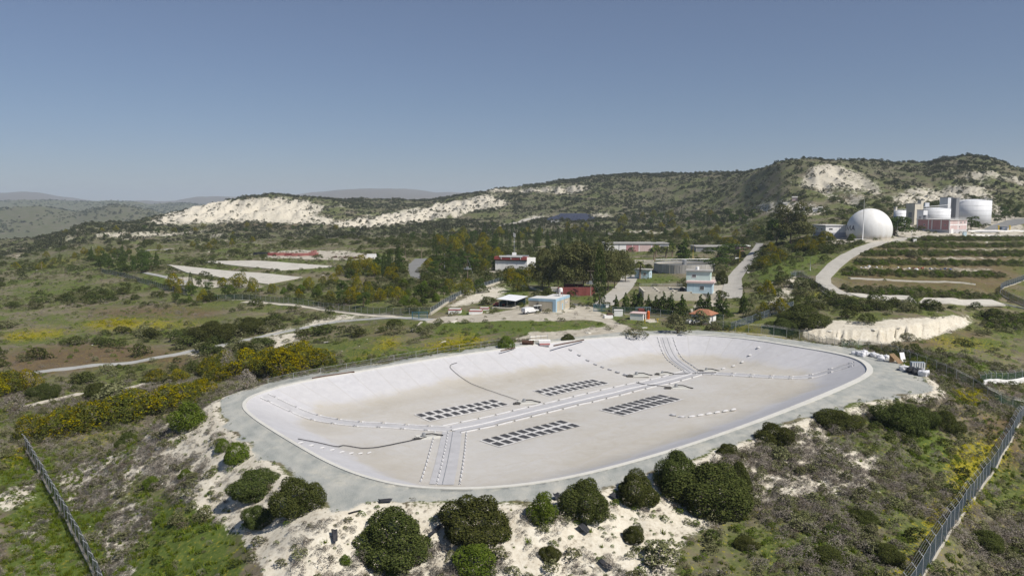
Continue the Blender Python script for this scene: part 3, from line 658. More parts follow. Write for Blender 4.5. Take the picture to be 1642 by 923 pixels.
# ragged outlets on the near and far rim
# loose rows of sandbags
def bag_mesh():
    mb = MB(); n = 8; P = []
    for i in range(5):
        t_ = i/4-0.5; r = 0.16*math.sqrt(max(0.05, 1-(2*t_)**4))
        P.append((t_*0.95, 0, 0.12))
    mb.tube(P, [0.05, 0.15, 0.17, 0.15, 0.05], 8)
    mb.v = [(x, y*1.25, max(z, 0.0)) for x, y, z in mb.v]
    o = mb.build('sandbag', M_tube, smooth=True); return o
bag0 = bag_mesh(); first = [True]
def bag_row(pix, step, label, group, scl=1.0):
    P = B(pix); n = int(length(P)/step); C = resample(P, n, False)
    for i in range(n):
        o = bag0 if first[0] else bag0.copy()
        if not first[0]: COL.objects.link(o)
        first[0] = False
        a, b = C[max(i-1, 0)], C[min(i+1, n-1)]
        o.location = (C[i][0], C[i][1], float(zb(*C[i]))+0.05); o.rotation_euler = (0, 0, math.atan2(b[1]-a[1], b[0]-a[0])+random.uniform(-.15, .15))
        o.scale = (scl, scl, scl); tag(o, label, 'sandbag', group)
random.seed(4)
bag_row([(914,562),(945,580),(972,592),(1003,602)], 1.9, 'white sandbag in the dotted row running down the far slope of the reservoir', 'sandbags on the far slope', 1.35)
bag_row([(482,711),(530,722),(592,727)], 1.15, 'white sandbag in the row along the black hose on the left slope', 'sandbags along the black hose', .8)
bag_row([(1079,667),(1098,671),(1130,666),(1176,658)], 1.5, 'white sandbag in the short curved row on the near right slope', 'sandbags on the near right slope', 1.3)
bag_row([(1216,558),(1200,572),(1185,585),(1160,592)], 2.4, 'white sandbag in the faint row on the far right slope', 'sandbags on the far right slope', 1.2)
def cable(pix, label, r=0.04, mat=M_black, name='hose'):
    P = B(pix); n = max(int(length(P)/0.7), 4); C = resample(P, n, False); z = zb(C[:, 0], C[:, 1])+0.14+fbm(C[:, 0], C[:, 1], 5, 3, 77)*0.10+fbm(C[:, 0], C[:, 1], 14, 2, 78)*0.16
    mb = MB(); mb.tube([(a, b, c) for (a, b), c in zip(C, z)], r, 6); return tag(mb.build(name, mat, smooth=True), label, 'hose')
cable([(733,582),(719,586),(728,597),(752,613),(790,628),(840,645)], 'black hose snaking down the far left slope to a pump plate')
cable([(478,705),(515,711),(545,717),(548,713),(590,721),(640,712),(684,702)], 'black hose crossing the left slope beside a row of sandbags', 0.06)
cable([(1003,602),(1015,604)], 'short dark hose at the end of the dotted sandbag row', 0.07)
cable([(1080,600),(1112,600),(1150,598)], 'thin dark hose by the far end of the central channel', 0.06)
cable([(1018,613),(1035,617),(1050,618),(1075,622)], 'thin dark hose crossing the central channel', 0.06)
# pump plates on the reservoir floor
M_pale = concrete('pale_plate', (0.55, 0.54, 0.50))
def pump_plate(px, py, label, rot, s=1.0, flap=True):
    p = atb(px, py); t = thing('pump_plate', label, 'pump', (p.x, p.y, p.z+0.1), rot)
    MB().box(-1.6*s, 1.6*s, -1.2*s, 1.2*s, -0.1, 0.08).build('base_plate', M_pale, t)
    MB().cyl(-0.6*s, 0.1, 0.08, 0.5*s, 0.32*s, 14).cyl(-0.6*s, 0.1, 0.5*s, 0.62*s, 0.2*s, 12).build('pump_body', M_metal, t, smooth=False)
    MB().tube([(-0.6*s, 0.1, 0.4*s), (0.6*s, -0.2, 0.42*s), (1.5*s, -0.5, 0.2), (2.2*s, -0.6, 0.06)], 0.1, 8).build('outlet_pipe', M_black, t, smooth=True)
    if flap: MB().box(-2.6*s, -1.3*s, -1.0*s, -0.1, 0.0, 0.1).box(-2.3*s, -1.5*s, -0.9*s, -0.2, 0.1, 0.22).build('weight', plain('dark_weight', (0.1, 0.095, 0.09), .8, .3), t)
    return t
pump_plate(846, 645.5, 'pale pump plate with dark pipe between the two far panel arrays', 0.2)
pump_plate(686, 700.5, 'pump plate at the end of the black hose, beside the channel fork', 0.5, 1.0)
pump_plate(1026, 602, 'pump plate near the foot of the dotted sandbag row', 0.1, 1.1)
pump_plate(1090, 622, 'pump plate in front of the central channel, behind the right panel array', -0.1, 1.1)
pump_plate(1066, 599.5, 'small plate with dark flap on the far floor left of the far channel', 0.0, 0.8)
pump_plate(1137, 594.5, 'pump plate by the far fork of the channel', 0.0, 0.9)
# dark panels: four arrays of twenty
t = NT('panel_cells'); br = t.n('ShaderNodeTexBrick'); t.lk(t.mapping(t.pos(), (1, 1, 0)), br.inputs[0]); br.offset = 0
br.inputs['Color1'].default_value = (0.035, 0.036, 0.042, 1); br.inputs['Color2'].default_value = (0.045, 0.046, 0.052, 1); br.inputs['Mortar'].default_value = (0.11, 0.11, 0.115, 1)
br.inputs['Scale'].default_value = 1; br.inputs['Brick Width'].default_value = 0.5; br.inputs['Row Height'].default_value = 0.5; br.inputs['Mortar Size'].default_value = 0.012
pn = t.noise(0.9, 3); t.bsdf(t.mix(t.math('MULTIPLY', pn, 0.35), br.outputs[0], (0.11, 0.105, 0.10)), 0.75, 0.2); M_cell = t.mat
M_frame = plain('panel_edge', (0.30, 0.30, 0.31), 0.5, 0.1)
proto = {}
def panel_array(r1a, r1b, r2a, r2b, where):
    P1a, P1b, P2a, P2b = [atb(*p) for p in (r1a, r1b, r2a, r2b)]
    u = (P1b-P1a); pitch = u.length/9; ang = math.atan2(u.y, u.x); u.normalize()
    v = Vector((u.y, -u.x, 0)); acr = abs((P2a-P1a).dot(v)); wd, ln = pitch*0.60, acr*0.76
    c = (P1a+P1b+P2a+P2b)/4
    mat = MB(); hx, hy = pitch*5.0, acr*1.0
    ng_ = 14; gv_ = [(hx*2*(i/ng_-.5), hy*2*(j/4-.5), 0.0) for i in range(ng_+1) for j in range(5)]; mat.add(gv_, [(i*5+j, (i+1)*5+j, (i+1)*5+j+1, i*5+j+1) for i in range(ng_) for j in range(4)])
    m = mat.build('ground_sheet', M_matt, None, (c.x, c.y, 0), ang); 
    vs_ = []
    for ve in m.data.vertices:
        wv = Matrix.Rotation(ang, 4, 'Z') @ ve.co + Vector((c.x, c.y, 0)); ve.co.z = ve.co.z+float(zl(wv.x, wv.y))+0.06
    tag(m, 'white sheet laid under the %s array of dark panels' % where, 'sheet', 'sheets under the panel arrays')
    for a, b in ((P1a, P1b), (P2a, P2b)):
        for i in range(10):
            p = a+(b-a)*(i/9)
            if 'root' not in proto:
                rt = thing('solar_module', 'x', 'panel'); proto['root'] = rt
                MB().box(-.5, .5, -.5, .5, -0.03, 0.02).build('panel_frame', M_frame, rt)
                MB().box(-.475, .475, -.485, .485, 0.0, 0.03).build('panel_face', M_cell, rt); o = rt
            else: o = copy_tree(proto['root'])
            o.location = (p.x, p.y, float(zl(p.x, p.y))+0.12); o.rotation_euler = (random.uniform(-.01, .01), random.uniform(-.01, .01), ang+random.uniform(-.012, .012))
            for ch in o.children: ch.scale = (wd, ln, 1)
            tag(o, 'dark flat panel in the %s array on the reservoir floor' % where, 'panel', 'panels of the %s array' % where)
panel_array((676,667),(791,643.5),(690.5,672.3),(805.5,648), 'far left')
panel_array((865.3,628),(952.4,611),(880.8,632.3),(966.7,614.4), 'far right')
panel_array((976,657.8),(1063,636),(995,662.5),(1080.6,640.3), 'near right')
panel_array((783.6,706.6),(901.7,676.8),(799,711.8),(920,682.5), 'near left')
# ---------------------------------------------------------------- foliage: materials and kinds of plant
def leafmat(name, dark, light, trans=0.18, hue=0.25, h0=0.485, h1=0.02):
    t = NT(name); g = t.n('ShaderNodeNewGeometry').outputs['Random Per Island']; o = t.n('ShaderNodeObjectInfo').outputs['Random']
    c = t.mix(g, dark, light); k_ = t.math('ADD', 1.0-hue/2, t.math('MULTIPLY', o, hue))
    hs = t.n('ShaderNodeHueSaturation'); t.lk(c, hs.inputs['Color']); t.lk(k_, hs.inputs['Value'])
    t.lk(t.math('ADD', h0, t.math('MULTIPLY', o, h1)), hs.inputs['Hue']); hs.inputs['Saturation'].default_value = 1.12
    d = t.n('ShaderNodeBsdfDiffuse'); t.lk(hs.outputs[0], d.inputs[0]); tr = t.n('ShaderNodeBsdfTranslucent'); t.lk(hs.outputs[0], tr.inputs[0])
    m = t.n('ShaderNodeMixShader'); m.inputs[0].default_value = trans; t.lk(d.outputs[0], m.inputs[1]); t.lk(tr.outputs[0], m.inputs[2])
    t.lk(m.outputs[0], t.out.inputs[0]); return t.mat
L_mastic = leafmat('mastic_leaves', (0.037, 0.051, 0.019), (0.106, 0.122, 0.045), .18, .3, .472, .035)
L_green = leafmat('bright_leaves', (0.059, 0.098, 0.022), (0.154, 0.196, 0.049))
L_grey = leafmat('dry_twigs', (0.155, 0.136, 0.115), (0.310, 0.282, 0.247), 0.05, 0.4)
L_dry = leafmat('dark_dry_twigs', (0.09, 0.085, 0.075), (0.20, 0.188, 0.165), 0.05, 0.5)
L_brown = leafmat('dry_brown_twigs', (0.12, 0.10, 0.078), (0.22, 0.19, 0.15), 0.05, 0.4)
L_olive = leafmat('olive_scrub_leaves', (0.084, 0.092, 0.045), (0.210, 0.210, 0.119), 0.1, 0.4)
L_acacia = leafmat('acacia_leaves', (0.056, 0.073, 0.020), (0.140, 0.154, 0.042))
L_gold = leafmat('acacia_blossom', (0.145, 0.122, 0.014), (0.285, 0.228, 0.024), 0.1, .25, .503, .012)
L_yellow = leafmat('yellow_flowers', (0.280, 0.250, 0.012), (0.520, 0.460, 0.020), 0.1, 0.15)
L_cyp = leafmat('cypress_leaves', (0.029, 0.047, 0.017), (0.078, 0.104, 0.036))
L_pine = leafmat('conifer_needles', (0.036, 0.059, 0.020), (0.105, 0.140, 0.042))
L_euc = leafmat('eucalyptus_leaves', (0.066, 0.076, 0.030), (0.175, 0.180, 0.085), .25)
L_palm = leafmat('palm_fronds', (0.070, 0.091, 0.031), (0.168, 0.182, 0.070))
L_grass = leafmat('grass_blades', (0.072, 0.114, 0.017), (0.180, 0.216, 0.048), 0.25, 0.3)
L_hill = leafmat('hillside_leaves', (0.040, 0.046, 0.026), (0.090, 0.094, 0.055), 0.05, 0.5)
L_hillo = leafmat('hillside_grey_leaves', (0.075, 0.075, 0.055), (0.145, 0.14, 0.105), 0.05, 0.4)
M_bark = plain('bark', (0.16, 0.12, 0.085), 0.9, 0.3, 6)
def leaf_quads(Pc, Nn, size, rng, asp=0.62, tilt=0.75):
    n = len(Pc); D = Nn+rng.normal(0, tilt, (n, 3)); D /= np.linalg.norm(D, axis=1)[:, None]+1e-9
    a = rng.normal(0, 1, (n, 3)); a -= (a*D).sum(1)[:, None]*D; a /= np.linalg.norm(a, axis=1)[:, None]+1e-9; b = np.cross(D, a)
    s = size*rng.uniform(0.6, 1.35, (n, 1)); a = a*s*0.5; b = b*s*0.5*asp
    V = np.stack([Pc-a-b*0.6, Pc+a*0.3-b, Pc+a+b*0.5, Pc-a*0.2+b], 1).reshape(-1, 3)
    return V, np.arange(n*4).reshape(n, 4)
def blob_points(blobs, n, rng, zmin=-0.55, depth=0.32):
    Bb = np.array(blobs, float); wgt = Bb[:, 3]*Bb[:, 5]; wgt = wgt/wgt.sum(); out_p = []; out_n = []; tot = 0
    while tot < n:
        m = n*2; k_ = rng.choice(len(Bb), m, p=wgt); d = rng.normal(0, 1, (m, 3)); d /= np.linalg.norm(d, axis=1)[:, None]
        ok = d[:, 2] > zmin; k_, d = k_[ok], d[ok]
        r = 1-depth*rng.random(len(d))**1.6+rng.normal(0, 0.05, len(d))
        p = Bb[k_, :3]+d*Bb[k_, 3:6]*r[:, None]
        q = np.linalg.norm((p[:, None, :]-Bb[None, :, :3])/Bb[None, :, 3:6], axis=2); q[np.arange(len(p)), k_] = 9
        ok = (q.min(1) > 0.70) & (p[:, 2] > 0.0); out_p.append(p[ok]); out_n.append(d[ok]); tot += ok.sum()
    return np.concatenate(out_p)[:n], np.concatenate(out_n)[:n]
def norm_box(P):
    lo, hi = np.percentile(P, 1, 0), np.percentile(P, 99, 0); c = (lo+hi)/2; P = P-c*[1, 1, 0]
    s = max(hi[0]-lo[0], hi[1]-lo[1]); P[:, :2] /= s; P[:, 2] = (P[:, 2]-min(lo[2], 0.05))/(hi[2]-min(lo[2], 0.05)); return P
def crown_mesh(name, blobs, n, size, seed, mats, flower=0.0, zs=1.0, tilt=0.75, asp=0.62, zmin=-0.55, depth=0.32):
    rng = np.random.default_rng(seed); P, Nn = blob_points(blobs, n, rng, zmin, depth); P = norm_box(P)
    P2 = P.copy(); V, Q = leaf_quads(P2, Nn, size, rng, asp, tilt)
    mi = np.zeros(n, int)
    if flower > 0:
        cl = fbm(P[:, 0]*9+P[:, 2]*4, P[:, 1]*9-P[:, 2]*3, 1.3, 2, seed)
        mi = ((cl+rng.normal(0, 0.16, n)+0.25*Nn[:, 2]) > np.quantile(cl+0.25*Nn[:, 2], 1-flower)).astype(int)
    return mesh_np(name, V, Q, mats, mi)
def dome_blobs(seed, n=13, spread=0.33, flat_=0.85, low=False):
    r = random.Random(seed); Bb = [(0, 0, .42, .34, .34, .36)]
    if low: Bb += [(.36*math.cos(.7*i), .36*math.sin(.7*i), .17, .17, .17, .2) for i in range(9)]
    for i in range(n):
        a = 2*math.pi*i/n+r.uniform(-.3, .3); d = spread*r.uniform(.5, 1.3); s = r.uniform(.12, .28)
        Bb.append((d*math.cos(a), d*math.sin(a), r.uniform(.14, .55)*flat_, s, s, s*r.uniform(.8, 1.1)))
    for i in range(5):
        a = r.uniform(0, 6.3); d = r.uniform(0, .2); s = r.uniform(.14, .2); Bb.append((d*math.cos(a), d*math.sin(a), r.uniform(.5, .68), s, s, s))
    return Bb
def cone_blobs(seed, n=12, wide=0.5, rag=0.25):
    r = random.Random(seed); Bb = []
    for i in range(n):
        z = (i+0.6)/n; rad = wide*(1-z)**0.75*0.55+0.05
        for k_ in range(3 if z < .75 else 1):
            a = r.uniform(0, 6.3); d = rad*r.uniform(.1, .75+rag); s = rad*r.uniform(.5, .8)+.02
            Bb.append((d*math.cos(a), d*math.sin(a), z*1.0, s, s, 0.085))
    return Bb
def big_blobs(seed, n=22):
    r = random.Random(seed); Bb = []
    for i in range(n):
        z = r.uniform(.25, .9); rad = .36*math.sqrt(max(0.05, 1-((z-.5)/.52)**2)); a = r.uniform(0, 6.3); d = rad*r.uniform(.3, 1); s = r.uniform(.10, .19)
        Bb.append((d*math.cos(a), d*math.sin(a), z, s, s, s*.85))
    return Bb
CROWN = {}; TRUNK = {}
for i in range(4):
    CROWN['shrub', i] = crown_mesh('shrub_crown', dome_blobs(10+i, 16, .34, .8, True), 26000, 0.030, 10+i, [L_mastic], 0, 1, .6, .62, -.75, .22)
    CROWN['greenshrub', i] = crown_mesh('shrub_crown', dome_blobs(30+i, 14, .33, .8, True), 10000, 0.040, 30+i, [L_green], 0, 1, .6, .62, -.75, .22)
    CROWN['bush', i] = crown_mesh('bush_crown', dome_blobs(50+i, 9), 900, 0.085, 50+i, [L_mastic])
    CROWN['olivebush', i] = crown_mesh('bush_crown', dome_blobs(60+i, 9), 900, 0.08, 60+i, [L_olive])
    CROWN['greybush', i] = crown_mesh('bush_crown', dome_blobs(64+i, 9), 1100, 0.075, 64+i, [L_grey], 0, 1, 1.2, 0.3)
    CROWN['acacia', i] = crown_mesh('acacia_crown', dome_blobs(70+i, 14), 3600, 0.042, 70+i, [L_acacia, L_gold], (0.55, 0.38, 0.48, 0.2)[i])
    CROWN['cypress', i] = crown_mesh('cypress_crown', [(0, 0, .1+.8*k_/9, .5*(1-(k_/9-.3)**2*1.15), .5*(1-(k_/9-.3)**2*1.15), .12) for k_ in range(10)], 1500, 0.06, 80+i, [L_cyp], 0, 1, .9)
    CROWN['conifer', i] = crown_mesh('conifer_crown', cone_blobs(90+i, 12, .9, .35), 1900, 0.075, 90+i, [L_pine], 0, 1, .8)
    CROWN['eucalyptus', i] = crown_mesh('eucalyptus_crown', big_blobs(100+i), 5200, 0.042, 100+i, [L_euc])
    CROWN['broadleaf', i] = crown_mesh('tree_crown', big_blobs(120+i, 16), 2200, 0.06, 120+i, [L_pine])
def trunk_mesh(name, h, r, limbs, seed):
    rr = random.Random(seed); mb = MB(); mb.tube([(0, 0, -.08), (.01, 0, h*.5), (0.0, .01, h)], [r, r*.8, r*.55], 7)
    for i in range(limbs):
        a = 6.28*i/limbs+rr.uniform(-.4, .4); mb.tube([(0, 0, h*.55), (.12*math.cos(a), .12*math.sin(a), h*1.0), (.24*math.cos(a), .24*math.sin(a), h*1.45)], [r*.5, r*.35, r*.15], 5)
    me = bpy.data.meshes.new(name); me.from_pydata(mb.v, [], mb.f); me.materials.append(M_bark); me.update(); return me
TR = {'acacia': trunk_mesh('trunk', .35, .035, 5, 1), 'cypress': trunk_mesh('trunk', .2, .08, 0, 2), 'conifer': trunk_mesh('trunk', .5, .04, 0, 3), 'eucalyptus': trunk_mesh('trunk', .5, .022, 5, 4),
      'broadleaf': trunk_mesh('trunk', .4, .03, 4, 5), 'shrub': trunk_mesh('stem', .3, .03, 5, 6)}
LIFT = {'acacia': 0.06, 'eucalyptus': 0.10, 'conifer': 0.03, 'broadleaf': 0.08}
NAMES = {'shrub': 'mastic_shrub', 'greenshrub': 'green_shrub', 'bush': 'bush', 'olivebush': 'bush', 'greybush': 'dry_bush', 'acacia': 'acacia_tree', 'cypress': 'cypress_tree', 'conifer': 'conifer_tree', 'eucalyptus': 'eucalyptus_tree', 'broadleaf': 'broadleaf_tree'}
CATS = {'shrub': 'shrub', 'greenshrub': 'shrub', 'bush': 'bush', 'olivebush': 'bush', 'greybush': 'bush'}
rt_ = random.Random(77)
def tree_at(kind, p, wd, ht, label, group=None):
    t = thing(NAMES[kind], label, CATS.get(kind, 'tree'), (p[0], p[1], p[2]-0.02*ht), rt_.uniform(0, 6.28), group)
    c = obj('crown', CROWN[kind, rt_.randrange(4)], t); lf = LIFT.get(kind, 0)
    c.scale = (wd*rt_.uniform(.92, 1.08), wd*rt_.uniform(.92, 1.08), ht*(1-lf)); c.location = (0, 0, ht*lf)
    tm = TR.get(kind, TR['shrub'])
    k_ = obj('trunk' if kind not in CATS else 'stem', tm, t); k_.scale = (wd, wd, ht)
    return t
def plant(kind, px, py, w_px, top, label, group=None):
    """base at pixel (px, py), w_px wide, crown reaching up to row `top` of the photograph"""
    p = at(px, py); fz = p.y*cp-(p.z-ZC)*sp; m = fz/F0
    up = (py-top)*m/math.cos(PITCH)
    dep = w_px*m*0.5*abs(T_of(py))*0.9                       # part of the picture height is the crown's depth
    h_ = max(up-dep*0.55, up*0.62)
    return tree_at(kind, (p.x+w_px*m*0.22*p.x/p.y, p.y+w_px*m*0.22, p.z), w_px*m, h_, label, group)
S = [
 ('shrub',632,902,137,805,'broad dark mastic shrub below the near rim, widest of the single shrubs'),
 ('shrub',763,868,113,785,'rounded dark shrub right of the broad one, beside a black strip'),
 ('greenshrub',762,921,70,868,'low dense green shrub on the chalk slope directly below the rounded dark shrub'),
 ('greenshrub',869,838,52,787,'small upright green shrub on the berm edge in front of the near rim'),
 ('shrub',936,834,80,761,'dark dome-shaped shrub right of the small green one, on the gravel edge'),
 ('shrub',1020,811,77,748,'dark green round shrub on chalk between two larger dark shrubs'),
 ('shrub',1083,792,74,712,'brownish green shrub at the back of the large right-hand clump by the gravel'),
 ('shrub',1136,822,134,733,'very wide dark shrub of the right-hand clump on the chalk slope'),
 ('shrub',1182,790,46,735,'green shrub at the right end of the large clump'),
 ('shrub',1016,869,34,838,'small round dark shrub alone on the bare chalk slope'),
 ('shrub',882,900,32,871,'small dark shrub near the bottom edge on bare chalk'),
 ('greenshrub',553,905,16,888,'tiny bright green plant on chalk left of the broad shrub'),
 ('greenshrub',630,925,22,908,'tiny bright green plant under the broad shrub at the bottom edge'),
 ('shrub',410,800,78,748,'dark shrub at the back of the left pair on the berm edge'),
 ('shrub',478,826,84,757,'dark green shrub at the front of the left pair beside the gravel road'),
 ('shrub',415,846,52,805,'greyish green shrub below the left pair on the slope'),
 ('greenshrub',381,743,44,708,'rounded green shrub on the crest of the left slope'),
 ('greenshrub',358,723,24,702,'small green shrub just left of the rounded one on the crest'),
 ('greenshrub',297,769,23,751,'small dark green shrub halfway down the left chalk slope'),
 ('greenshrub',243,784,26,762,'small green shrub low on the left chalk slope'),
 ('greenshrub',303,688,60,643,'bright green bush at the left end of the gravel berm under the acacias'),
 ('shrub',203,714,32,690,'small dark shrub on the grass strip below the acacia hedge'),
 ('olivebush',286,846,34,822,'blue-grey shrub at the foot of the left slope'),
 ('olivebush',325,838,30,812,'grey green shrub beside the blue-grey one at the slope foot'),
 ('shrub',1240,715,60,673,'dark shrub on the crest right of the large clump'),
 ('shrub',1340,687,78,653,'dark green spreading shrub under the right berm edge'),
 ('shrub',1440,692,80,640,'large dark spreading shrub on the right slope'),
 ('shrub',1480,684,50,648,'dark spreading shrub right of the largest one on the right slope'),
 ('shrub',1518,692,46,655,'dark rounded shrub above the green patch on the right slope'),
 ('shrub',1165,730,34,708,'small green shrub on the gravel edge behind the large clump'),
 ('olivebush',1250,740,40,715,'grey green shrub on the chalk below the crest'),
 ('olivebush',1060,912,70,864,'grey green shrub at the bottom edge right of the bare chalk'),
 ('shrub',1195,880,40,858,'dark small bush in the grey scrub at the bottom right'),
 ('shrub',1580,884,56,845,'dark green bush outside the right fence near the bottom'),
 ('shrub',1420,900,60,868,'dark bush in the scrub left of the brown path'),
 ('shrub',1330,905,62,872,'dark green bush at the bottom edge of the right slope'),
 ('shrub',1386,838,40,815,'dark green bush in the middle of the right-hand scrub'),
 ('greenshrub',812,558,24,538,'single dark green bush behind the far left rim of the reservoir'),
 ('shrub',340,551,66,511,'big dark bush beside the white rock above the track'),
 ('shrub',402,536,44,506,'dark bush on the chalk bank above the track'),
 ('olivebush',1018,539,40,527,'dark sprawling shrub on the far rim of the reservoir'),
 ('olivebush',1086,536,46,503,'brown-green bush behind the far rim left of the orange-roofed hut'),
 ('olivebush',1125,522,32,497,'brown-green bush in front of the orange-roofed hut'),
 ('shrub',1290,524,80,484,'dark evergreen thicket left of the chalk cliff'),
 ('shrub',1255,534,50,508,'dark evergreen bush below the thicket, behind the fence'),
 ('shrub',70,640,48,612,'dark shrub right of the golden acacias at the left edge'),
 ('olivebush',185,652,60,612,'grey green shrub behind the acacia hedge on the left'),
 ('shrub',160,640,50,610,'dark green shrub behind the acacia hedge, by the grey one'),
 ('greybush',25,665,44,630,'grey green bush at the left edge behind the hedge'),
 ('greybush',368,602,26,560,'bare grey bush among the acacias above the left rim'),
 ('greybush',395,625,30,590,'pale leafless bush in front of the acacias above the left rim'),
 ('shrub',910,545,24,534,'low scrubby bush by the rusty pipe behind the far rim'),
 ('shrub',872,556,0.1,555,'x')][:-1]
for a in S: plant(a[0], a[1], a[2], a[3], a[4]+(.09*(a[2]-a[4]) if a[0] == 'shrub' else 0), a[5])
AC = 'acacias along the left bank of the reservoir'
for i, (px, py, w_, top) in enumerate([(55,706,60,662),(95,702,70,652),(140,694,80,640),(185,682,80,632),(225,674,80,622),(265,662,76,616),(300,646,64,612),(120,690,50,650),(325,634,44,606),
    (12,634,60,594),(45,628,40,590),(-10,640,50,600),(250,616,44,592),(285,612,30,590),(335,604,46,572),(360,592,40,560),(395,604,66,556),(425,604,60,560),(452,606,76,556),(488,592,70,545),(470,582,60,546),(515,589,46,557),(350,612,50,582),(430,590,50,556)]):
    lab = 'golden flowering acacia in the hedge at the left edge of the berm' if i < 9 else ('golden flowering acacia at the left edge below the track' if i < 12 else 'golden flowering acacia in the cluster above the left rim of the reservoir')
    plant('acacia', px, py, w_, top, lab, AC+(' (hedge)' if i < 9 else ' (edge)' if i < 12 else ' (cluster)'))
T1 = [
 ('cypress',961,492,19,394,'tall dark cypress standing before the eucalyptus grove by the blue gate'),
 ('cypress',306,464,7,436,'single thin cypress by the grey kiosk left of the drying beds'),
 ('acacia',279,466,30,438,'brownish acacia next to the thin cypress'),
 ('acacia',384,462,32,436,'golden round acacia in front of the nearer drying bed'),
 ('conifer',1097,420,30,383,'dark conifer standing behind the round concrete tank'),
 ('shrub',1157,456,20,434,'clipped dark bush beside the wide concrete road'),
 ('broadleaf',1434,378,54,347,'dark tree between the white dome and the pink building'),
 ('broadleaf',1557,369,30,347,'dark round tree right of the pink building'),
 ('eucalyptus',1268,392,64,326,'large drooping dark tree on the slope left of the white dome'),
 ('broadleaf',1245,396,34,352,'smaller dark tree left of the large drooping one'),
 ('acacia',1325,387,30,370,'yellowish bush in front of the white building by the dome'),
 ('greenshrub',1366,386,15,375,'green bush at the lower left of the white dome'),
 ('broadleaf',1150,418,44,394,'leafy tree beside the far end of the concrete road'),
 ('broadleaf',1178,412,36,390,'leafy tree at the roadside right of the round tank'),
 ('broadleaf',1150,436,34,412,'leafy bush in front of the roadside trees'),
 ('acacia',1170,398,30,380,'golden acacia before the far pink building'),
 ('acacia',820,452,26,430,'acacia in front of the white building with the red band'),
 ('acacia',852,452,32,424,'acacia at the right corner of the white building with the red band'),
 ('acacia',830,468,36,440,'brownish acacia at the head of the bank above the shelter'),
]
for a in T1: plant(*a)
for px, w_, top in [(880,46,398),(905,52,390),(935,56,386),(965,50,384),(992,50,398),(870,36,408),(920,50,400),(985,44,402),(1003,36,412),(895,40,408),(950,46,396),(975,46,410)]:
    plant('eucalyptus', px, {0:467,1:463,2:470}[int(px) % 3] if px < 990 else 452, w_, top, 'tall brown-green eucalyptus in the grove behind the red container', 'eucalyptus grove behind the red container')
for px, py, w_, top in [(988,501,15,474),(1001,500,20,470),(1014,499,22,469),(1027,500,18,470),(1040,501,18,474),(1051,502,20,474),(1064,503,20,468),(1077,504,22,471),(1092,506,22,473)]:
    plant('conifer', px, py, w_, top, 'dark conifer in the row along the fence right of the blue gate', 'conifer row right of the blue gate')
for px, py, w_, top in [(1122,503,22,473),(1134,504,20,470),(1152,506,24,474),(1166,508,20,479),(1192,502,16,468)]:
    plant('conifer', px, py, w_, top, 'dark conifer behind the orange-roofed hut', 'conifers behind the orange-roofed hut')
def spread(poly, n, seed, sep):
    r = random.Random(seed); P = []; xs = [p[0] for p in poly]; ys = [p[1] for p in poly]; tries = 0
    while len(P) < n and tries < 4000:
        tries += 1; x, y = r.uniform(min(xs), max(xs)), r.uniform(min(ys), max(ys))
        if inpoly(np.array([x]), np.array([y]), poly)[0] and all(math.hypot(x-a, (y-b)*2.5) > sep for a, b in P): P.append((x, y))
    return sorted(P, key=lambda q: q[1])
def wood(poly, n, seed, sep, mix, where, hm=(5, 8)):
    r = random.Random(seed+1)
    for x, y in spread(poly, n, seed, sep):
        k_ = r.choices([m[0] for m in mix], [m[1] for m in mix])[0]; p = at(x, y)
        h_ = r.uniform(*hm)*{'cypress': 1.35, 'conifer': 1.15, 'bush': .45, 'greenshrub': .6, 'olivebush': .5}.get(k_, 1.0); wd = h_*{'cypress': .22, 'conifer': .5, 'acacia': 1.05, 'broadleaf': .85, 'bush': 1.4, 'greenshrub': 1.2, 'olivebush': 1.3}.get(k_, .8)*r.uniform(.85, 1.15)
        tree_at(k_, p, wd, h_, '%s %s' % ({'cypress': 'slim dark cypress', 'conifer': 'dark conifer', 'acacia': 'golden green acacia', 'broadleaf': 'dense green tree', 'bush': 'dark bush', 'greenshrub': 'light green bush', 'olivebush': 'olive bush', 'eucalyptus': 'brown-green eucalyptus'}[k_], where), '%s %s' % (NAMES[k_].replace('_', ' '), where))
wood([(145,418),(185,412),(225,412),(252,428),(240,437),(200,440),(160,432)], 20, 1, 14, [('broadleaf', 3), ('conifer', 1)], 'in the dark grove left of the drying beds', (6, 8))
wood([(270,470),(330,456),(400,458),(420,470),(330,486),(280,485)], 15, 2, 17, [('acacia', 2), ('broadleaf', 2), ('greenshrub', 1)], 'in the thicket before the drying beds', (3.2, 4.8))
wood([(425,470),(520,452),(600,444),(690,462),(780,458),(770,468),(690,494),(560,496),(470,482)], 52, 3, 17, [('acacia', 4), ('broadleaf', 3), ('greenshrub', 4), ('olivebush', 2)], 'in the belt of trees inside the green fence', (3.5, 6))
wood([(540,440),(580,425),(630,428),(640,444),(600,452),(560,450)], 10, 4, 16, [('acacia', 4), ('broadleaf', 1)], 'left of the asphalt road beyond the drying beds', (5, 7))
wood([(605,440),(640,432),(645,438),(615,448)], 6, 5, 10, [('cypress', 3), ('conifer', 1)], 'in the clump beside the asphalt road', (8, 10))
wood([(685,440),(700,410),(800,404),(800,430),(770,440),(720,452)], 26, 6, 17, [('acacia', 3), ('broadleaf', 4), ('cypress', 1)], 'between the asphalt road and the white building', (5, 8))
wood([(690,402),(760,380),(870,376),(960,392),(960,402),(870,404),(780,406)], 44, 7, 16, [('cypress', 5), ('acacia', 2), ('broadleaf', 3), ('conifer', 2)], 'in the wood behind the white building', (7, 10))
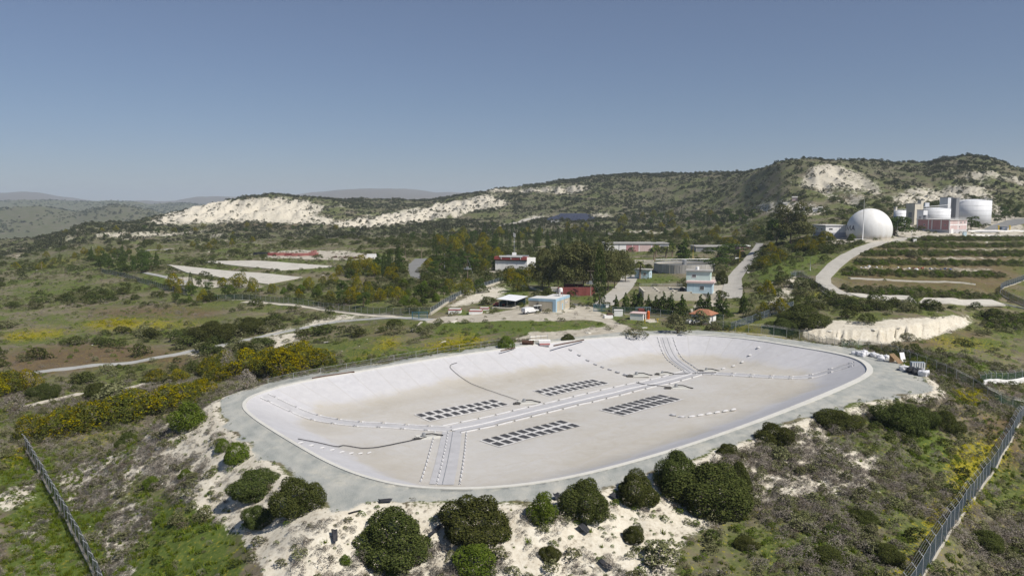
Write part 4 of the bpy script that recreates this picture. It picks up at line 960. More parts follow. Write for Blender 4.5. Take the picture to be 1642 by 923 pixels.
wood([(640,385),(700,372),(850,362),(960,366),(940,378),(800,380),(690,392)], 30, 8, 18, [('acacia', 4), ('broadleaf', 2), ('olivebush', 2)], 'on the far side of the wood below the hills', (5, 7))
wood([(970,380),(1000,366),(1120,362),(1220,370),(1225,384),(1130,388),(1040,384)], 36, 9, 16, [('acacia', 4), ('broadleaf', 2), ('conifer', 1), ('olivebush', 2)], 'behind the pink flat-roofed buildings', (4.5, 7))
wood([(985,352),(1080,347),(1200,346),(1220,352),(1190,360),(1000,362)], 22, 10, 18, [('acacia', 2), ('broadleaf', 3), ('cypress', 2)], 'along the foot of the middle hill', (6, 9))
wood([(1225,412),(1250,396),(1300,388),(1330,392),(1310,405),(1250,440),(1215,440)], 24, 11, 16, [('acacia', 2), ('bush', 4), ('olivebush', 3)], 'on the slope right of the concrete road', (4, 5.5))
wood([(1195,505),(1215,470),(1260,450),(1300,460),(1300,500),(1220,520)], 24, 12, 17, [('bush', 5), ('olivebush', 3), ('acacia', 1)], 'on the bank between the concrete road and the terraces', (4, 6))
wood([(1040,398),(1085,398),(1085,404),(1045,406)], 5, 13, 9, [('broadleaf', 1)], 'behind the round concrete tank', (4, 6))
wood([(1580,352),(1642,338),(1660,345),(1600,358)], 8, 14, 16, [('broadleaf', 1)], 'by the asphalt road at the far right', (5, 7))
wood([(0,430),(60,415),(130,402),(250,395),(420,388),(420,395),(250,408),(130,420),(40,440)], 26, 15, 20, [('acacia', 3), ('bush', 3)], 'on the scrubby plain left of the drying beds', (4, 5.5))
wood([(100,376),(240,362),(600,366),(690,362),(600,376),(400,380),(130,384)], 34, 16, 20, [('acacia', 3), ('bush', 4), ('broadleaf', 1)], 'in the strip below the white quarry', (4, 6))
# palms
def palm(px, py, h_, label):
    p = at(px, py); t = thing('palm_tree', label, 'palm', p, rt_.uniform(0, 6), 'palms by the round tank')
    MB().tube([(0, 0, -.3), (0.1, 0, h_*.5), (0, 0, h_)], [.45, .34, .32], 8).build('trunk', M_bark, t, smooth=True)
    V = []; Q = []; r = random.Random(int(px))
    for i in range(34):
        a = r.uniform(0, 6.28); el = r.uniform(-.5, 1.2); L = r.uniform(1.9, 2.7); pts = []
        for s in range(6):
            u = s/5; pts.append(Vector((math.cos(a)*L*u*math.cos(el*(1-u*.3)), math.sin(a)*L*u*math.cos(el*(1-u*.3)), h_+L*u*math.sin(el)-1.5*u*u)))
        side = Vector((-math.sin(a), math.cos(a), 0))
        for s in range(5):
            w0, w1 = .34*(1-abs(s/5-.45)*1.3), .34*(1-abs((s+1)/5-.45)*1.3)
            for sg in (-1, 1):
                b = len(V); V += [pts[s], pts[s+1], pts[s+1]+side*sg*w1-Vector((0, 0, .18)), pts[s]+side*sg*w0-Vector((0, 0, .18))]; Q.append((b, b+1, b+2, b+3))
    obj('fronds', mesh_np('fronds', [tuple(v) for v in V], Q, [L_palm]), t)
palm(1026, 447, 6.5, 'palm with thick trunk in front of the small blue kiosk')
palm(1049, 418, 6.5, 'palm behind the left end of the round concrete tank')
palm(1052, 412, 6, 'second palm close behind the one at the left end of the round tank')
palm(1068, 414, 5.5, 'palm in the middle behind the round concrete tank')
palm(1078, 412, 5.5, 'palm just left of the dark conifer behind the round tank')
# ---------------------------------------------------------------- ground cover: scattered in their thousands
roadm = np.zeros((NY, NK), bool)
for nm, L, Rr, m in road_specs:
    P = [(p[0], p[1]) for p in L]+[(p[0], p[1]) for p in Rr][::-1]; xs = [p[0] for p in P]; ys = [p[1] for p in P]
    mm = (XX > min(xs)-3) & (XX < max(xs)+3) & (YY > min(ys)-3) & (YY < max(ys)+3); ix = np.nonzero(mm)
    roadm[ix] |= sdf(XX[ix], YY[ix], P) < 1.0
for c4 in ([(300,438),(430,456),(485,445),(268,426)], [(322,421.5),(450,434),(545,428),(405,419)], [(1378,477),(1470,487),(1460,476),(1357,470)], [(1472,487),(1612,494),(1590,484),(1482,478)]):
    P = [tuple(at(*p))[:2] for p in c4]; roadm |= sdf(XX, YY, P) < 0.8
area = YY**2*(kk[1]-kk[0])*(lY[1]-lY[0])
view = (np.abs(KK) < 0.74) & (dpad > 1.0) & ~roadm & (YY > 62)
vis = view & (YY < Yr[None, :]+25)
clump = fbm(XX, YY, 11, 4, 55)*2; clump2 = fbm(XX, YY, 38, 3, 57)*2
bare = np.maximum.reduce([dirt, chalk*0.9, np.zeros_like(dirt)])
open_ = np.maximum.reduce([grass*0.9, yellow*0.9, brown*0.95, bare])
def scatter_points(dens, seed, y0=0, y1=1e9):
    rng = np.random.default_rng(seed); lam = np.where((YY >= y0) & (YY < y1), np.maximum(dens, 0)*area, 0)
    n = rng.poisson(lam); i, j = np.nonzero(n); rep = n[i, j]; i = np.repeat(i, rep); j = np.repeat(j, rep)
    ly = lY[i]+(rng.random(len(i))-.5)*(lY[1]-lY[0]); k_ = kk[j]+(rng.random(len(i))-.5)*(kk[1]-kk[0])
    y = np.exp(ly); x = k_*y; return np.stack([x, y, samp(H, x, y)], -1), rng, i, j
def scatter(name, P, protos, scl, rng, kind='stuff'):
    n = len(P); me = bpy.data.meshes.new(name); me.vertices.add(n); me.vertices.foreach_set('co', P.astype(np.float32).ravel())
    a = me.attributes.new('scl', 'FLOAT_VECTOR', 'POINT'); a.data.foreach_set('vector', scl.astype(np.float32).ravel())
    rot = np.stack([rng.normal(0, .12, n), rng.normal(0, .12, n), rng.random(n)*6.283], -1)
    a = me.attributes.new('rot', 'FLOAT_VECTOR', 'POINT'); a.data.foreach_set('vector', rot.astype(np.float32).ravel())
    a = me.attributes.new('idx', 'INT', 'POINT'); a.data.foreach_set('value', rng.integers(0, len(protos), n).astype(np.int32))
    c = bpy.data.collections.new(name+'_kinds')
    for q_ in protos: c.objects.link(bpy.data.objects.new(name+'_clump', q_))
    ng = bpy.data.node_groups.new(name, 'GeometryNodeTree')
    ng.interface.new_socket('Geometry', in_out='INPUT', socket_type='NodeSocketGeometry'); ng.interface.new_socket('Geometry', in_out='OUTPUT', socket_type='NodeSocketGeometry')
    gi, go = ng.nodes.new('NodeGroupInput'), ng.nodes.new('NodeGroupOutput'); ip = ng.nodes.new('GeometryNodeInstanceOnPoints'); ci = ng.nodes.new('GeometryNodeCollectionInfo')
    ci.inputs['Collection'].default_value = c; ci.inputs['Separate Children'].default_value = True; ci.inputs['Reset Children'].default_value = True
    def na(nm, ty):
        nd = ng.nodes.new('GeometryNodeInputNamedAttribute'); nd.data_type = ty; nd.inputs[0].default_value = nm; return nd.outputs[0]
    L = ng.links.new; L(gi.outputs[0], ip.inputs['Points']); L(ci.outputs[0], ip.inputs['Instance']); ip.inputs['Pick Instance'].default_value = True
    L(na('idx', 'INT'), ip.inputs['Instance Index']); L(na('rot', 'FLOAT_VECTOR'), ip.inputs['Rotation']); L(na('scl', 'FLOAT_VECTOR'), ip.inputs['Scale']); L(ip.outputs[0], go.inputs[0])
    o = obj(name, me); md = o.modifiers.new('scatter', 'NODES'); md.node_group = ng; return tag(o, kind=kind)
def sizes(rng, n, lo, hi, ratio=(.5, .8), pw=2.0):
    s = lo+(hi-lo)*rng.random(n)**pw; return np.stack([s*rng.uniform(.85, 1.2, n), s*rng.uniform(.85, 1.2, n), s*rng.uniform(*ratio, n)], -1)
def kinds(nm, mats, n, size, seeds, flower=0, tilt=.9, asp=.6, zmin=-.3):
    return [crown_mesh(nm, dome_blobs(s, 7, .3), n, size, s, mats, flower, 1, tilt, asp, zmin, .5) for s in seeds]
K_grey = kinds('dry_clump', [L_grey], 260, .13, (201, 202, 203), 0, 1.4, .22); K_brown = kinds('brown_clump', [L_brown], 260, .13, (204, 205), 0, 1.4, .22)
K_dry = kinds('twig_clump', [L_dry], 200, .15, (231, 232, 233), 0, 1.4, .25); K_olive = kinds('olive_clump', [L_olive], 260, .13, (206, 207, 208)); K_green = kinds('green_clump', [L_green], 240, .13, (209, 210)); K_dark = kinds('dark_clump', [L_mastic], 320, .12, (211, 212, 213))
K_yel = kinds('flower_clump', [L_green, L_yellow], 220, .11, (214, 215), .65)
K_hill = kinds('hill_clump', [L_hill], 90, .24, (216, 217, 218)); K_hol = kinds('hill_olive_clump', [L_hillo], 90, .24, (219, 220))
def tuft(seed):
    rng = np.random.default_rng(seed); n = 40; P = np.c_[rng.normal(0, .22, (n, 2)), np.zeros(n)]; a = rng.random(n)*6.28; h_ = rng.uniform(.3, 1, n)
    d = np.c_[np.cos(a), np.sin(a), np.zeros(n)]*.05; t_ = np.c_[rng.normal(0, .22, (n, 2)), h_]
    V = np.stack([P-d, P+d, P+t_+d*.2, P+t_-d*.2], 1).reshape(-1, 3); return mesh_np('grass_tuft', V, np.arange(n*4).reshape(n, 4), [L_grass])
K_tuft = [tuft(s) for s in (1, 2, 3)]
nearz = YY < 175
slope_chalk = chalk*nearz
dn = np.where(nearz, np.clip(0.65+clump*0.8, 0.05, 1.8), 0)
right = smooth(-0.02, 0.12, KK)                                  # the right-hand slope is scrubbier
g_near = dn*(1-grass*0.8)*(1-yellow*.85)*(1-brown*.85)*(1-np.clip(.35+.6*right, 0, .85)*chalk*(clump < .45))*(.5+.5*right)*1.6
def cover(name, dens, seed, protos, lo, hi, ratio, pw=2.0, y0=60, y1=1e9):
    P, rng, i, j = scatter_points(np.where(view, dens, 0), seed, y0, y1); s = sizes(rng, len(P), lo, hi, ratio, pw); return scatter(name, P, protos, s, rng), len(P)
cnt = {}
_, cnt['grey'] = cover('grey_scrub', g_near*1.1, 1, K_grey, .35, 1.9, (.45, .7), 2.2)
_, cnt['speck'] = cover('dry_tufts', np.where(nearz, (7.5-4.0*right)*chalk*np.clip(.6+clump*1.0, .1, 1.8)*(1-gravel), 0), 8, K_dry+K_brown[:1], .2, 1.0, (.45, .75), 2.0)
_, cnt['brown'] = cover('brown_scrub', g_near*.35, 2, K_brown, .3, 1.4, (.45, .7), 2)
_, cnt['olive'] = cover('olive_scrub', np.roll(g_near, 9, 1)*.8, 3, K_olive, .35, 1.7, (.45, .75), 2)
_, cnt['green'] = cover('green_undergrowth', np.where(nearz, (.14+.5*right+.2*grass)*np.clip(.5-clump, 0, 2), 0), 4, K_green, .25, 1.1, (.4, .7), 2)
_, cnt['darkn'] = cover('dark_scrub', np.where(nearz, .03*(.3+right)*np.clip(.5+clump2, 0, 2)*(1-.8*chalk), 0), 5, K_dark, .8, 2.4, (.5, .75), 1.5)
_, cnt['tuft'] = cover('grass', np.where(nearz, 2.2*grass*np.clip(.8+clump, .1, 2)+.4*(1-chalk), 0), 6, K_tuft, .25, .7, (.6, 1.1), 1.5)
_, cnt['yel'] = cover('yellow_flowers', np.where(YY < 420, (2.2*smooth(.35, .8, yellow)*np.clip(.7+clump*1.2, 0, 2)), 0)*np.where(nearz, 1, .3), 7, K_yel, .5, 1.3, (.4, .65), 1.5)
mid = (YY >= 175) & (YY < 650)
tf = np.zeros((NY, NK)); paint(tf, [[(1345,478),(1310,450),(1330,425),(1400,384),(1480,378),(1700,376),(1700,500),(1600,496),(1370,480)]], .95, False); paint(tf, [[(1280,500),(1560,500),(1570,560),(1300,560)]], .75, False); paint(tf, [[(440,540),(560,535),(800,540),(800,575),(440,620)],[(700,455),(860,455),(860,510),(690,512)],[(1000,440),(1190,440),(1190,505),(990,500)]], .8, False)
tfree = 1-tf
pm = np.clip(.5+clump*.55+clump2*.8, 0, 1.7)*(1-open_*.9)
P_d, rng_d, i_d, j_d = scatter_points(np.where(view & mid, .050*pm*np.clip(1-grass*1.6, .12, 1)*tfree, 0), 11); S_d = sizes(rng_d, len(P_d), 1.6, 6.0, (.42, .62), 1.6)
app = S_d[:, 0]/P_d[:, 1]; big = np.argsort(-app)[:230]; rest = np.setdiff1d(np.arange(len(P_d)), big)
for b in big:
    x, y, z = P_d[b]; ppx, ppy = project(x, y, z)
    where = ('on the scrub plain left of the track' if ppy > 500 and ppx < 420 else 'on the open ground left of the drying beds' if ppx < 420 else 'on the ground inside the green fence' if ppx < 700 else 'beside the works compound' if ppx < 1180 else 'on the scrubby bank below the terraces')
    k_ = 'bush' if b % 3 else 'olivebush'
    tree_at(k_, (x, y, z), S_d[b, 0], S_d[b, 2], '%s %s' % ('dark green bush' if k_ == 'bush' else 'dull olive bush', where), 'bushes '+where)
scatter('dark_bushes', P_d[rest], K_dark, S_d[rest], rng_d)
_, cnt['olm'] = cover('olive_bushes', np.where(mid, .13*pm*tfree, 0), 12, K_olive, .7, 2.6, (.45, .65), 1.8)
_, cnt['grm'] = cover('dry_scrub', np.where(mid, .085*np.clip(pm-clump2*.9, 0, 1.5)*tfree, 0), 13, K_grey, .6, 1.9, (.4, .6), 1.8)
_, cnt['gnm'] = cover('low_green_plants', np.where(mid, .04*(.4+grass)*(1-bare), 0), 14, K_green, .5, 1.6, (.35, .6), 1.8)
farz = (YY >= 650) & (YY < 1700)
_, cnt['hill'] = cover('hillside_shrubs', np.where(farz & vis, .046*np.clip(.55+clump2*.7+clump*.4, .05, 1.6)*(1-.93*np.maximum(chalk, bare))*(1-.6*brown), 0), 15, K_hill, 1.4, 5.2, (.5, .75), 2.0)
_, cnt['hol'] = cover('hillside_scrub', np.where(farz & vis, .035*np.clip(.55-clump2*.4+clump*.4, .05, 1.6)*(1-.93*np.maximum(chalk, bare)), 0), 16, K_hol, 1.0, 3.0, (.4, .6), 2.0)
_, cnt['far'] = cover('distant_woodland', np.where((YY > 1700) & (YY < 5000) & (KK < -.30), .0016*np.clip(.5+fbm(XX, YY, 180, 3, 61)*2.4, 0, 1.5), 0), 17, K_hill, 5, 12, (.45, .7), 2.0)
P, rg, i_, j_ = scatter_points(np.where((np.abs(KK) < .74) & (YY > 70) & (YY < 175) & (drim > 3.0), .9*np.exp(-((dpad+.4+clump)/1.1)**2), 0), 21); scatter('edge_weeds', P, K_dry+K_green+K_olive[:1], sizes(rg, len(P), .15, .7, (.4, .7), 2.5), rg)
# ---------------------------------------------------------------- the works: buildings, tanks and gear
def mpp(p): return (p.y*cp-(p.z-ZC)*sp)/F0
W_white = plain('white_render', (0.80, 0.79, 0.775), 0.85, 0.09, 0.7, streak=True); W_cream = plain('cream_block', (0.46, 0.41, 0.32), 0.9, 0.2, 0.8, streak=True)
W_blue = plain('sky_blue_paint', (0.33, 0.46, 0.56), 0.8, 0.12, 0.8, streak=True); W_pblue = plain('pale_blue_render', (0.50, 0.63, 0.70), 0.85, 0.1, 0.7, streak=True); W_mint = plain('pale_mint_render', (0.52, 0.66, 0.62), 0.85, 0.1, 0.7, streak=True)
W_pink = plain('pink_render', (0.46, 0.25, 0.25), 0.85, 0.15, 0.7, streak=True); W_lpink = plain('light_pink_render', (0.60, 0.46, 0.44), 0.85, 0.12, 0.7, streak=True)
W_roof = plain('grey_flat_roof', (0.36, 0.35, 0.33), 0.9, 0.25, 0.6); W_wroof = plain('white_flat_roof', (0.60, 0.59, 0.57), 0.9, 0.15, 0.6)
W_conc = concrete('weathered_concrete', (0.5, 0.465, 0.39), 0, .25); W_tank = plain('tank_grey', (0.42, 0.405, 0.375), 0.9, 0.22, 0.8, streak=True)
W_dark = plain('dark_opening', (0.025, 0.027, 0.03), 0.4, 0.2); W_glass = plain('window_glass', (0.03, 0.035, 0.04), 0.1, 0.2, 1, 0.5); W_red = plain('red_paint', (0.34, 0.085, 0.075), 0.6, 0.2, 1)
W_cont = plain('red_container', (0.25, 0.075, 0.068), 0.65, 0.25, 1.2, streak=True); W_bluepaint = plain('blue_gate_paint', (0.03, 0.12, 0.19), 0.5, 0.2); W_orange = plain('orange_paint', (0.62, 0.12, 0.02), 0.5, 0.15)
W_ytube = plain('yellow_paint', (0.6, 0.42, 0.03), 0.5, 0.15); W_white2 = plain('white_steel', (0.70, 0.71, 0.73), 0.55, 0.08, 0.5, streak=True); W_gsteel = plain('grey_cladding', (0.22, 0.225, 0.24), 0.6, 0.12, 0.6, streak=True)
W_beige = plain('beige_cladding', (0.55, 0.51, 0.43), 0.7, 0.12, 0.6, streak=True); W_rust = plain('rusty_steel', (0.10, 0.055, 0.038), 0.85, 0.35, 3); W_wood = plain('weathered_timber', (0.28, 0.19, 0.11), 0.9, 0.3, 4)
W_pole = plain('timber_pole', (0.22, 0.17, 0.13), 0.9, 0.2, 3)
t = NT('terracotta_tiles'); wv = t.n('ShaderNodeTexWave', wave_type='BANDS', bands_direction='X'); t.lk(t.pos(), wv.inputs[0]); wv.inputs['Scale'].default_value = 1.6
t.bsdf(t.mix(t.math('MULTIPLY', wv.outputs['Fac'], .5), t.ramp(t.noise(2.0, 4), [(.3, (.30, .13, .075)), (.7, (.46, .23, .14))]), (.22, .09, .05)), .85, .2, t.bump(wv.outputs['Fac'], .5, .05)); W_tile = t.mat
def site(name, label, cat, px, py, yaw, group=None):
    p = at(px, py); t = thing(name, label, cat, p, R(yaw), group); return t, mpp(p)
def window(parent, x, y, z, w_, h_, face='front', bars=1):
    """a framed pane set on a wall: face front (normal -y), right (+x), left (-x)"""
    f = MB(); g = MB(); e = 0.09
    def put(mb, u0, u1, v0, v1, d0, d1):
        if face == 'front': mb.box(x+u0, x+u1, y-d1, y-d0, z+v0, z+v1)
        elif face == 'right': mb.box(x+d0, x+d1, y+u0, y+u1, z+v0, z+v1)
        else: mb.box(x-d1, x-d0, y+u0, y+u1, z+v0, z+v1)
    put(f, 0, w_, 0, e, .0, .08); put(f, 0, w_, h_-e, h_, .0, .08); put(f, 0, e, e, h_-e, 0, .08); put(f, w_-e, w_, e, h_-e, 0, .08)
    for i in range(bars): put(f, w_*(i+1)/(bars+1)-.03, w_*(i+1)/(bars+1)+.03, e, h_-e, 0, .07)
    put(g, e, w_-e, e, h_-e, 0.005, .03)
    o = f.build('window', W_white, parent); g.build('pane', W_glass, o); return o
def door(parent, x, y, z, w_, h_, face='front', mat=None):
    mb = MB()
    if face == 'front': mb.box(x, x+w_, y-.06, y-.003, z, z+h_)
    elif face == 'right': mb.box(x+.003, x+.06, y, y+w_, z, z+h_)
    else: mb.box(x-.06, x-.003, y, y+w_, z, z+h_)
    return mb.build('door', mat or W_dark, parent)
# cream building with sky-blue band
t, m = site('pump_house', 'flat-roofed cream building with sky-blue band beside the white pickup', 'building', 891, 501, -23)
MB().box(-5.2, 0, 0, 12, -1.2, 3.0).box(-9.2, -5.2, 2.5, 9, -1.2, 2.7).build('wall', W_cream, t)
MB().box(-5.25, .05, -.05, 12.05, 3.0, 3.75).box(-9.25, -5.25, 2.45, 9.05, 2.7, 3.4).box(-.9, .06, -.06, .9, -.2, 3.0).build('blue_band', W_blue, t)
MB().box(-5.0, -.2, .2, 11.8, 3.75, 3.82).box(-9.0, -5.3, 2.7, 8.8, 3.4, 3.46).build('roof', W_wroof, t)
for y_ in (8.0, 9.2): window(t, 0, y_, 1.6, .8, .7, 'right')
door(t, 0, 5.2, -.1, 1.0, 2.1, 'right', W_blue)
MB().tube([(.12, 3.5, -.2), (.12, 3.5, 3.4)], .05, 6).tube([(.12, 7.2, -.2), (.12, 7.2, 3.4)], .05, 6).build('downpipe', W_blue, t)
q = thing('roof_tank', 'white round tank on a frame on the cream building roof', 'tank', (0, 0, 0)); rm = Matrix.Rotation(R(-23), 4, 'Z'); wp = Vector(t.location)+rm @ Vector((-1.2, 7.5, 3.83)); q.location = wp
mb = MB()
for a in (-.6, .6):
    for b in (-.6, .6): mb.tube([(a, b, 0), (a*.8, b*.8, 1.2)], .05, 5)
mb.box(-.7, .7, -.7, .7, 1.2, 1.28); mb.build('stand', M_metal, q); MB().cyl(0, 0, 1.28, 2.2, .6, 16).cyl(0, 0, 2.2, 2.4, .6, 16, 0, .25).build('tank_body', W_white, q, smooth=False)
q = thing('roof_ladder', 'grey steel frame on the cream building roof beside the round tank', 'frame', Vector(t.location)+rm @ Vector((-2.6, 9.5, 3.83)))
mb = MB()
for a in (-.5, .5): mb.tube([(a, 0, 0), (a, 0, 1.6)], .05, 5)
for z_ in (.4, .9, 1.5): mb.tube([(-.5, 0, z_), (.5, 0, z_)], .04, 5)
mb.build('frame', M_metal, q)
q = tag(MB().prism([(-6, -1.6), (2.6, -1.4), (3.4, 9), (.8, 12.6), (-5.5, 12.5)], -.4, .12).build('concrete_apron', W_conc, None, t.location, R(-23)), kind='structure')
# hut with the terracotta roof
t, m = site('hut', 'small white hut with hipped terracotta roof at the fence', 'hut', 1137.5, 521, -35)
MB().box(-5.0, 0, 0, 4.6, -1, 2.5).build('wall', W_white, t)
MB().add([(-5.5, -.5, 2.45), (.5, -.5, 2.45), (.5, 5.1, 2.45), (-5.5, 5.1, 2.45), (-3.6, 2.3, 3.75), (-1.4, 2.3, 3.75), (-5.5, -.5, 2.6), (.5, -.5, 2.6), (.5, 5.1, 2.6), (-5.5, 5.1, 2.6)],
    [(0, 3, 2, 1), (6, 7, 5, 4), (7, 8, 5), (8, 9, 4, 5), (9, 6, 4), (0, 1, 7, 6), (1, 2, 8, 7), (2, 3, 9, 8), (3, 0, 6, 9)]).build('roof', W_tile, t)
window(t, -3.6, 0, 1.0, 1.1, 1.0); door(t, 0, 1.4, -.1, 1.0, 2.1, 'right', W_gsteel); MB().box(-5.02, .02, -.02, 4.62, -1, .35).build('plinth', W_lpink, t)
# concrete channel block and the two-storey blue house on it
pl, m = site('channel_tank', 'long pale concrete channel tank behind the row of conifers', 'tank', 1032, 482, -3)
MB().box(0, 23.5, 0, 15, -1.5, 2.4).build('tank_wall', W_conc, pl)
mb = MB()
for y_ in (.4, 5, 10, 14.6): mb.box(0, 15, y_-.3, y_+.3, 2.4, 2.9)
for x_ in (.3, 5, 10, 14.8): mb.box(x_-.28, x_+.28, .1, 14.9, 2.4, 2.93)
mb.build('rim_wall', W_conc, pl); MB().box(.6, 14.4, .8, 14.2, 2.4, 2.5).build('basin_floor', plain('dark_sludge', (.13, .12, .09), .6, .3), pl)
mb = MB()
for x_ in range(0, 15, 2): mb.tube([(x_+.3, 14.7, 2.9), (x_+.3, 14.7, 3.9)], .04, 5)
mb.tube([(.3, 14.7, 3.9), (14.3, 14.7, 3.9)], .04, 5).tube([(.3, 14.7, 3.4), (14.3, 14.7, 3.4)], .035, 5); mb.build('railing', M_metal, pl)
hb = Vector(pl.location)+Matrix.Rotation(R(-3), 4, 'Z') @ Vector((13.6, 1.2, 2.4))
t = thing('control_house', 'two-storey pale blue house with flat roofs beside the wide concrete road', 'house', hb, R(-18))
MB().box(0, 7.8, 0, 6.5, 0, 3.2).build('lower_wall', W_pblue, t); MB().box(-.3, 8.3, -.35, 6.9, 3.2, 3.75).build('canopy_slab', W_lpink, t)
MB().box(-.6, 6.9, 3.2, 8.5, 3.75, 6.6).build('upper_wall', W_mint, t); MB().box(-.95, 7.3, 2.8, 8.9, 6.6, 6.95).build('roof', W_roof, t)
window(t, 4.0, 0, 1.1, 1.3, 1.3); window(t, 1.2, 3.2, 4.7, 1.3, 1.0); MB().box(1.9, 2.0, -.02, 0, 0, 3.2).box(7.2, 7.3, -.02, 0, 0, 3.2).build('corner_strip', W_blue, t); door(t, 7.8, 2.2, 0, 1.0, 2.1, 'right', W_blue)
MB().cyl(2.6, 6, 6.95, 7.9, .55, 14).build('roof_tank', W_white, t)
q = thing('round_valve', 'dark round valve drum left of the pale blue house', 'valve', Vector(pl.location)+Matrix.Rotation(R(-3), 4, 'Z') @ Vector((12.3, 2.5, 2.4)), R(-3))
mb = MB(); mb.tube([(0, -.3, .9), (0, .5, .9)], .8, 18); mb.build('drum', W_dark, q); MB().box(-.7, .7, -.3, .5, 0, .3).build('cradle', W_conc, q)
# small blue kiosk
t, m = site('kiosk', 'small pale blue kiosk behind the thick-trunked palm', 'kiosk', 1041, 447, -22)
MB().box(-6, 0, 0, 5, -1, 3.4).build('wall', W_pblue, t); MB().box(-6.4, .4, -.4, 5.4, 3.4, 3.75).build('roof', W_roof, t); window(t, -2.4, 0, 1.3, 1.1, 1.2); window(t, 0, 1.4, 1.3, 1.1, 1.2, 'right'); door(t, -4.6, 0, -.1, 1.0, 2.2, 'front', W_blue)
t, m = site('basin_block', 'pale rectangular concrete basin left of the round tank behind the palms', 'tank', 1018, 427, -8)
mb = MB()
for a in [(0, 9, 0, .4), (0, 9, 8, 8.4), (0, .4, .4, 8), (8.6, 9, .4, 8), (4.3, 4.7, .4, 8)]: mb.box(a[0], a[1], a[2], a[3], -1.2, 2.6 if a[1]-a[0] > 1 else 2.597)
mb.build('basin_wall', W_conc, t); MB().box(.4, 8.6, .4, 8, -.5, 1.9).build('basin_floor', W_tank, t)
# round concrete tank
p = at(1097, 439); m = mpp(p); Rt = 49.5*m
t = thing('settling_tank', 'wide round concrete tank with a walkway bridge, behind the blue houses', 'tank', (p.x+Rt*p.x/p.y, p.y+Rt, p.z), 0)
MB().ring(0, 0, -1.5, 3.7, Rt-.45, Rt, 72).build('tank_wall', W_tank, t); MB().ring(0, 0, 2.9, 3.1, Rt-1.5, Rt-.45, 72).build('launder', W_conc, t); MB().cyl(0, 0, 2.0, 2.9, Rt-1.4, 64).build('sludge_surface', plain('grey_sludge', (.17, .16, .13), .35, .2, .4), t)
mb = MB()
for i in range(36):
    a = 2*math.pi*i/36; mb.box(-.02, .02, -.02, .02, 0, 0); mb.tube([(Rt*1.003*math.cos(a), Rt*1.003*math.sin(a), -1), (Rt*1.003*math.cos(a), Rt*1.003*math.sin(a), 3.6)], .06, 4)
mb.build('formwork_seam', W_conc, t)
mb = MB(); mb.box(-Rt, Rt, -.7, .7, 4.1, 4.3)
for s_ in (-.7, .7):
    mb.tube([(-Rt, s_, 5.3), (Rt, s_, 5.3)], .05, 5)
    for i in range(15): mb.tube([(-Rt+2*Rt*i/14, s_, 4.3), (-Rt+2*Rt*i/14, s_, 5.3)], .04, 4)
bo = mb.build('bridge', M_metal, t); bo.rotation_euler = (0, 0, R(8)); MB().cyl(0, 0, 2.9, 5.2, 1.0, 14).build('centre_drive', M_metal, t)
# pink flat-roofed rows
t, m = site('plant_hall', 'long flat-roofed hall with white and pink wall bays behind the round tank', 'building', 971, 405, 0)
h_ = 14*m; w_ = 101*m
MB().box(0, w_, 0, 16, -1.5, h_).build('wall', W_white, t); MB().box(-.5, w_+.5, -.5, 16.5, h_, h_+.5).build('roof', W_roof, t)
mb = MB()
for a, b in [(33, 42.5), (43.5, 53)]: mb.box(a*m, b*m, -.06, -.003, 0, h_-.6)
mb.build('pink_bay', W_pink, t)
mb = MB()
for a, b in [(54.5, 73), (74.5, 80), (81.5, 87)]: mb.box(a*m, b*m, -.06, -.003, 0, h_-.4)
mb.build('light_pink_bay', W_lpink, t); MB().box(88*m, 100*m, -.05, -.003, h_*.3, h_*.8).build('grey_shutter', W_gsteel, t); MB().box(21*m, 22*m, -.1, -.003, 0, h_).build('downpipe', W_gsteel, t)
t, m = site('workshop', 'low grey flat-roofed workshop with dark blue doors near the road end', 'building', 1116, 404, 0)
MB().box(0, 54*m, 0, 14, -1.5, 8*m).build('wall', W_roof, t); MB().box(-.4, 54*m+.4, -.4, 14.4, 8*m, 8*m+.5).build('roof', W_roof, t); MB().box(39*m, 53*m, -.06, -.003, 0, 7.2*m).build('blue_door', plain('dark_blue_door', (.05, .06, .11), .6, .15), t); MB().box(2*m, 30*m, -.05, -.003, 2*m, 6*m).build('dark_bay', W_gsteel, t)
t, m = site('pink_store', 'small pink store with white frames at the end of the concrete road', 'building', 1186, 404, 0)
MB().box(0, 16*m, 0, 10, -1.5, 9*m).build('wall', W_pink, t); MB().box(-.4, 16*m+.4, -.4, 10.4, 9*m, 9*m+.5).box(-.1, .3, -.08, 0, 0, 9*m).box(7.6*m, 8.2*m, -.08, 0, 0, 9*m).box(15.6*m, 16*m+.1, -.08, 0, 0, 9*m).build('white_frame', W_white, t)
# white building with the red band, and its mast
t, m = site('office_building', 'white flat-roofed building with a red roof band in the trees', 'building', 845, 436, -15)
w_, d_, h_ = 15.2, 17, 5.2
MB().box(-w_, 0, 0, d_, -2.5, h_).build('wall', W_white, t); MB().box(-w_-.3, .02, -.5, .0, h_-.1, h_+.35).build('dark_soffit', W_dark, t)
MB().box(-w_-.3, 0, -.7, 2.5, h_+.35, h_+1.7).build('red_band', W_red, t)
MB().add([(0.01, 0, h_), (0.01, d_, h_), (0.01, d_, h_+.4), (0.01, 0, h_+1.6), (-w_, 0, h_), (-w_, d_, h_), (-w_, d_, h_+.4), (-w_, 0, h_+1.6)], [(0, 1, 2, 3), (7, 6, 5, 4), (3, 2, 6, 7), (1, 5, 6, 2), (0, 4, 5, 1), (0, 3, 7, 4)]).build('roof', W_white, t)
mb = MB(); mb.box(-w_+2.2, -2, -.9, -.72, h_+1.55, h_+2.3)
for x_ in (-w_+3, -7.5, -3): mb.box(x_, x_+.2, -.9, -.72, h_+.5, h_+1.55)
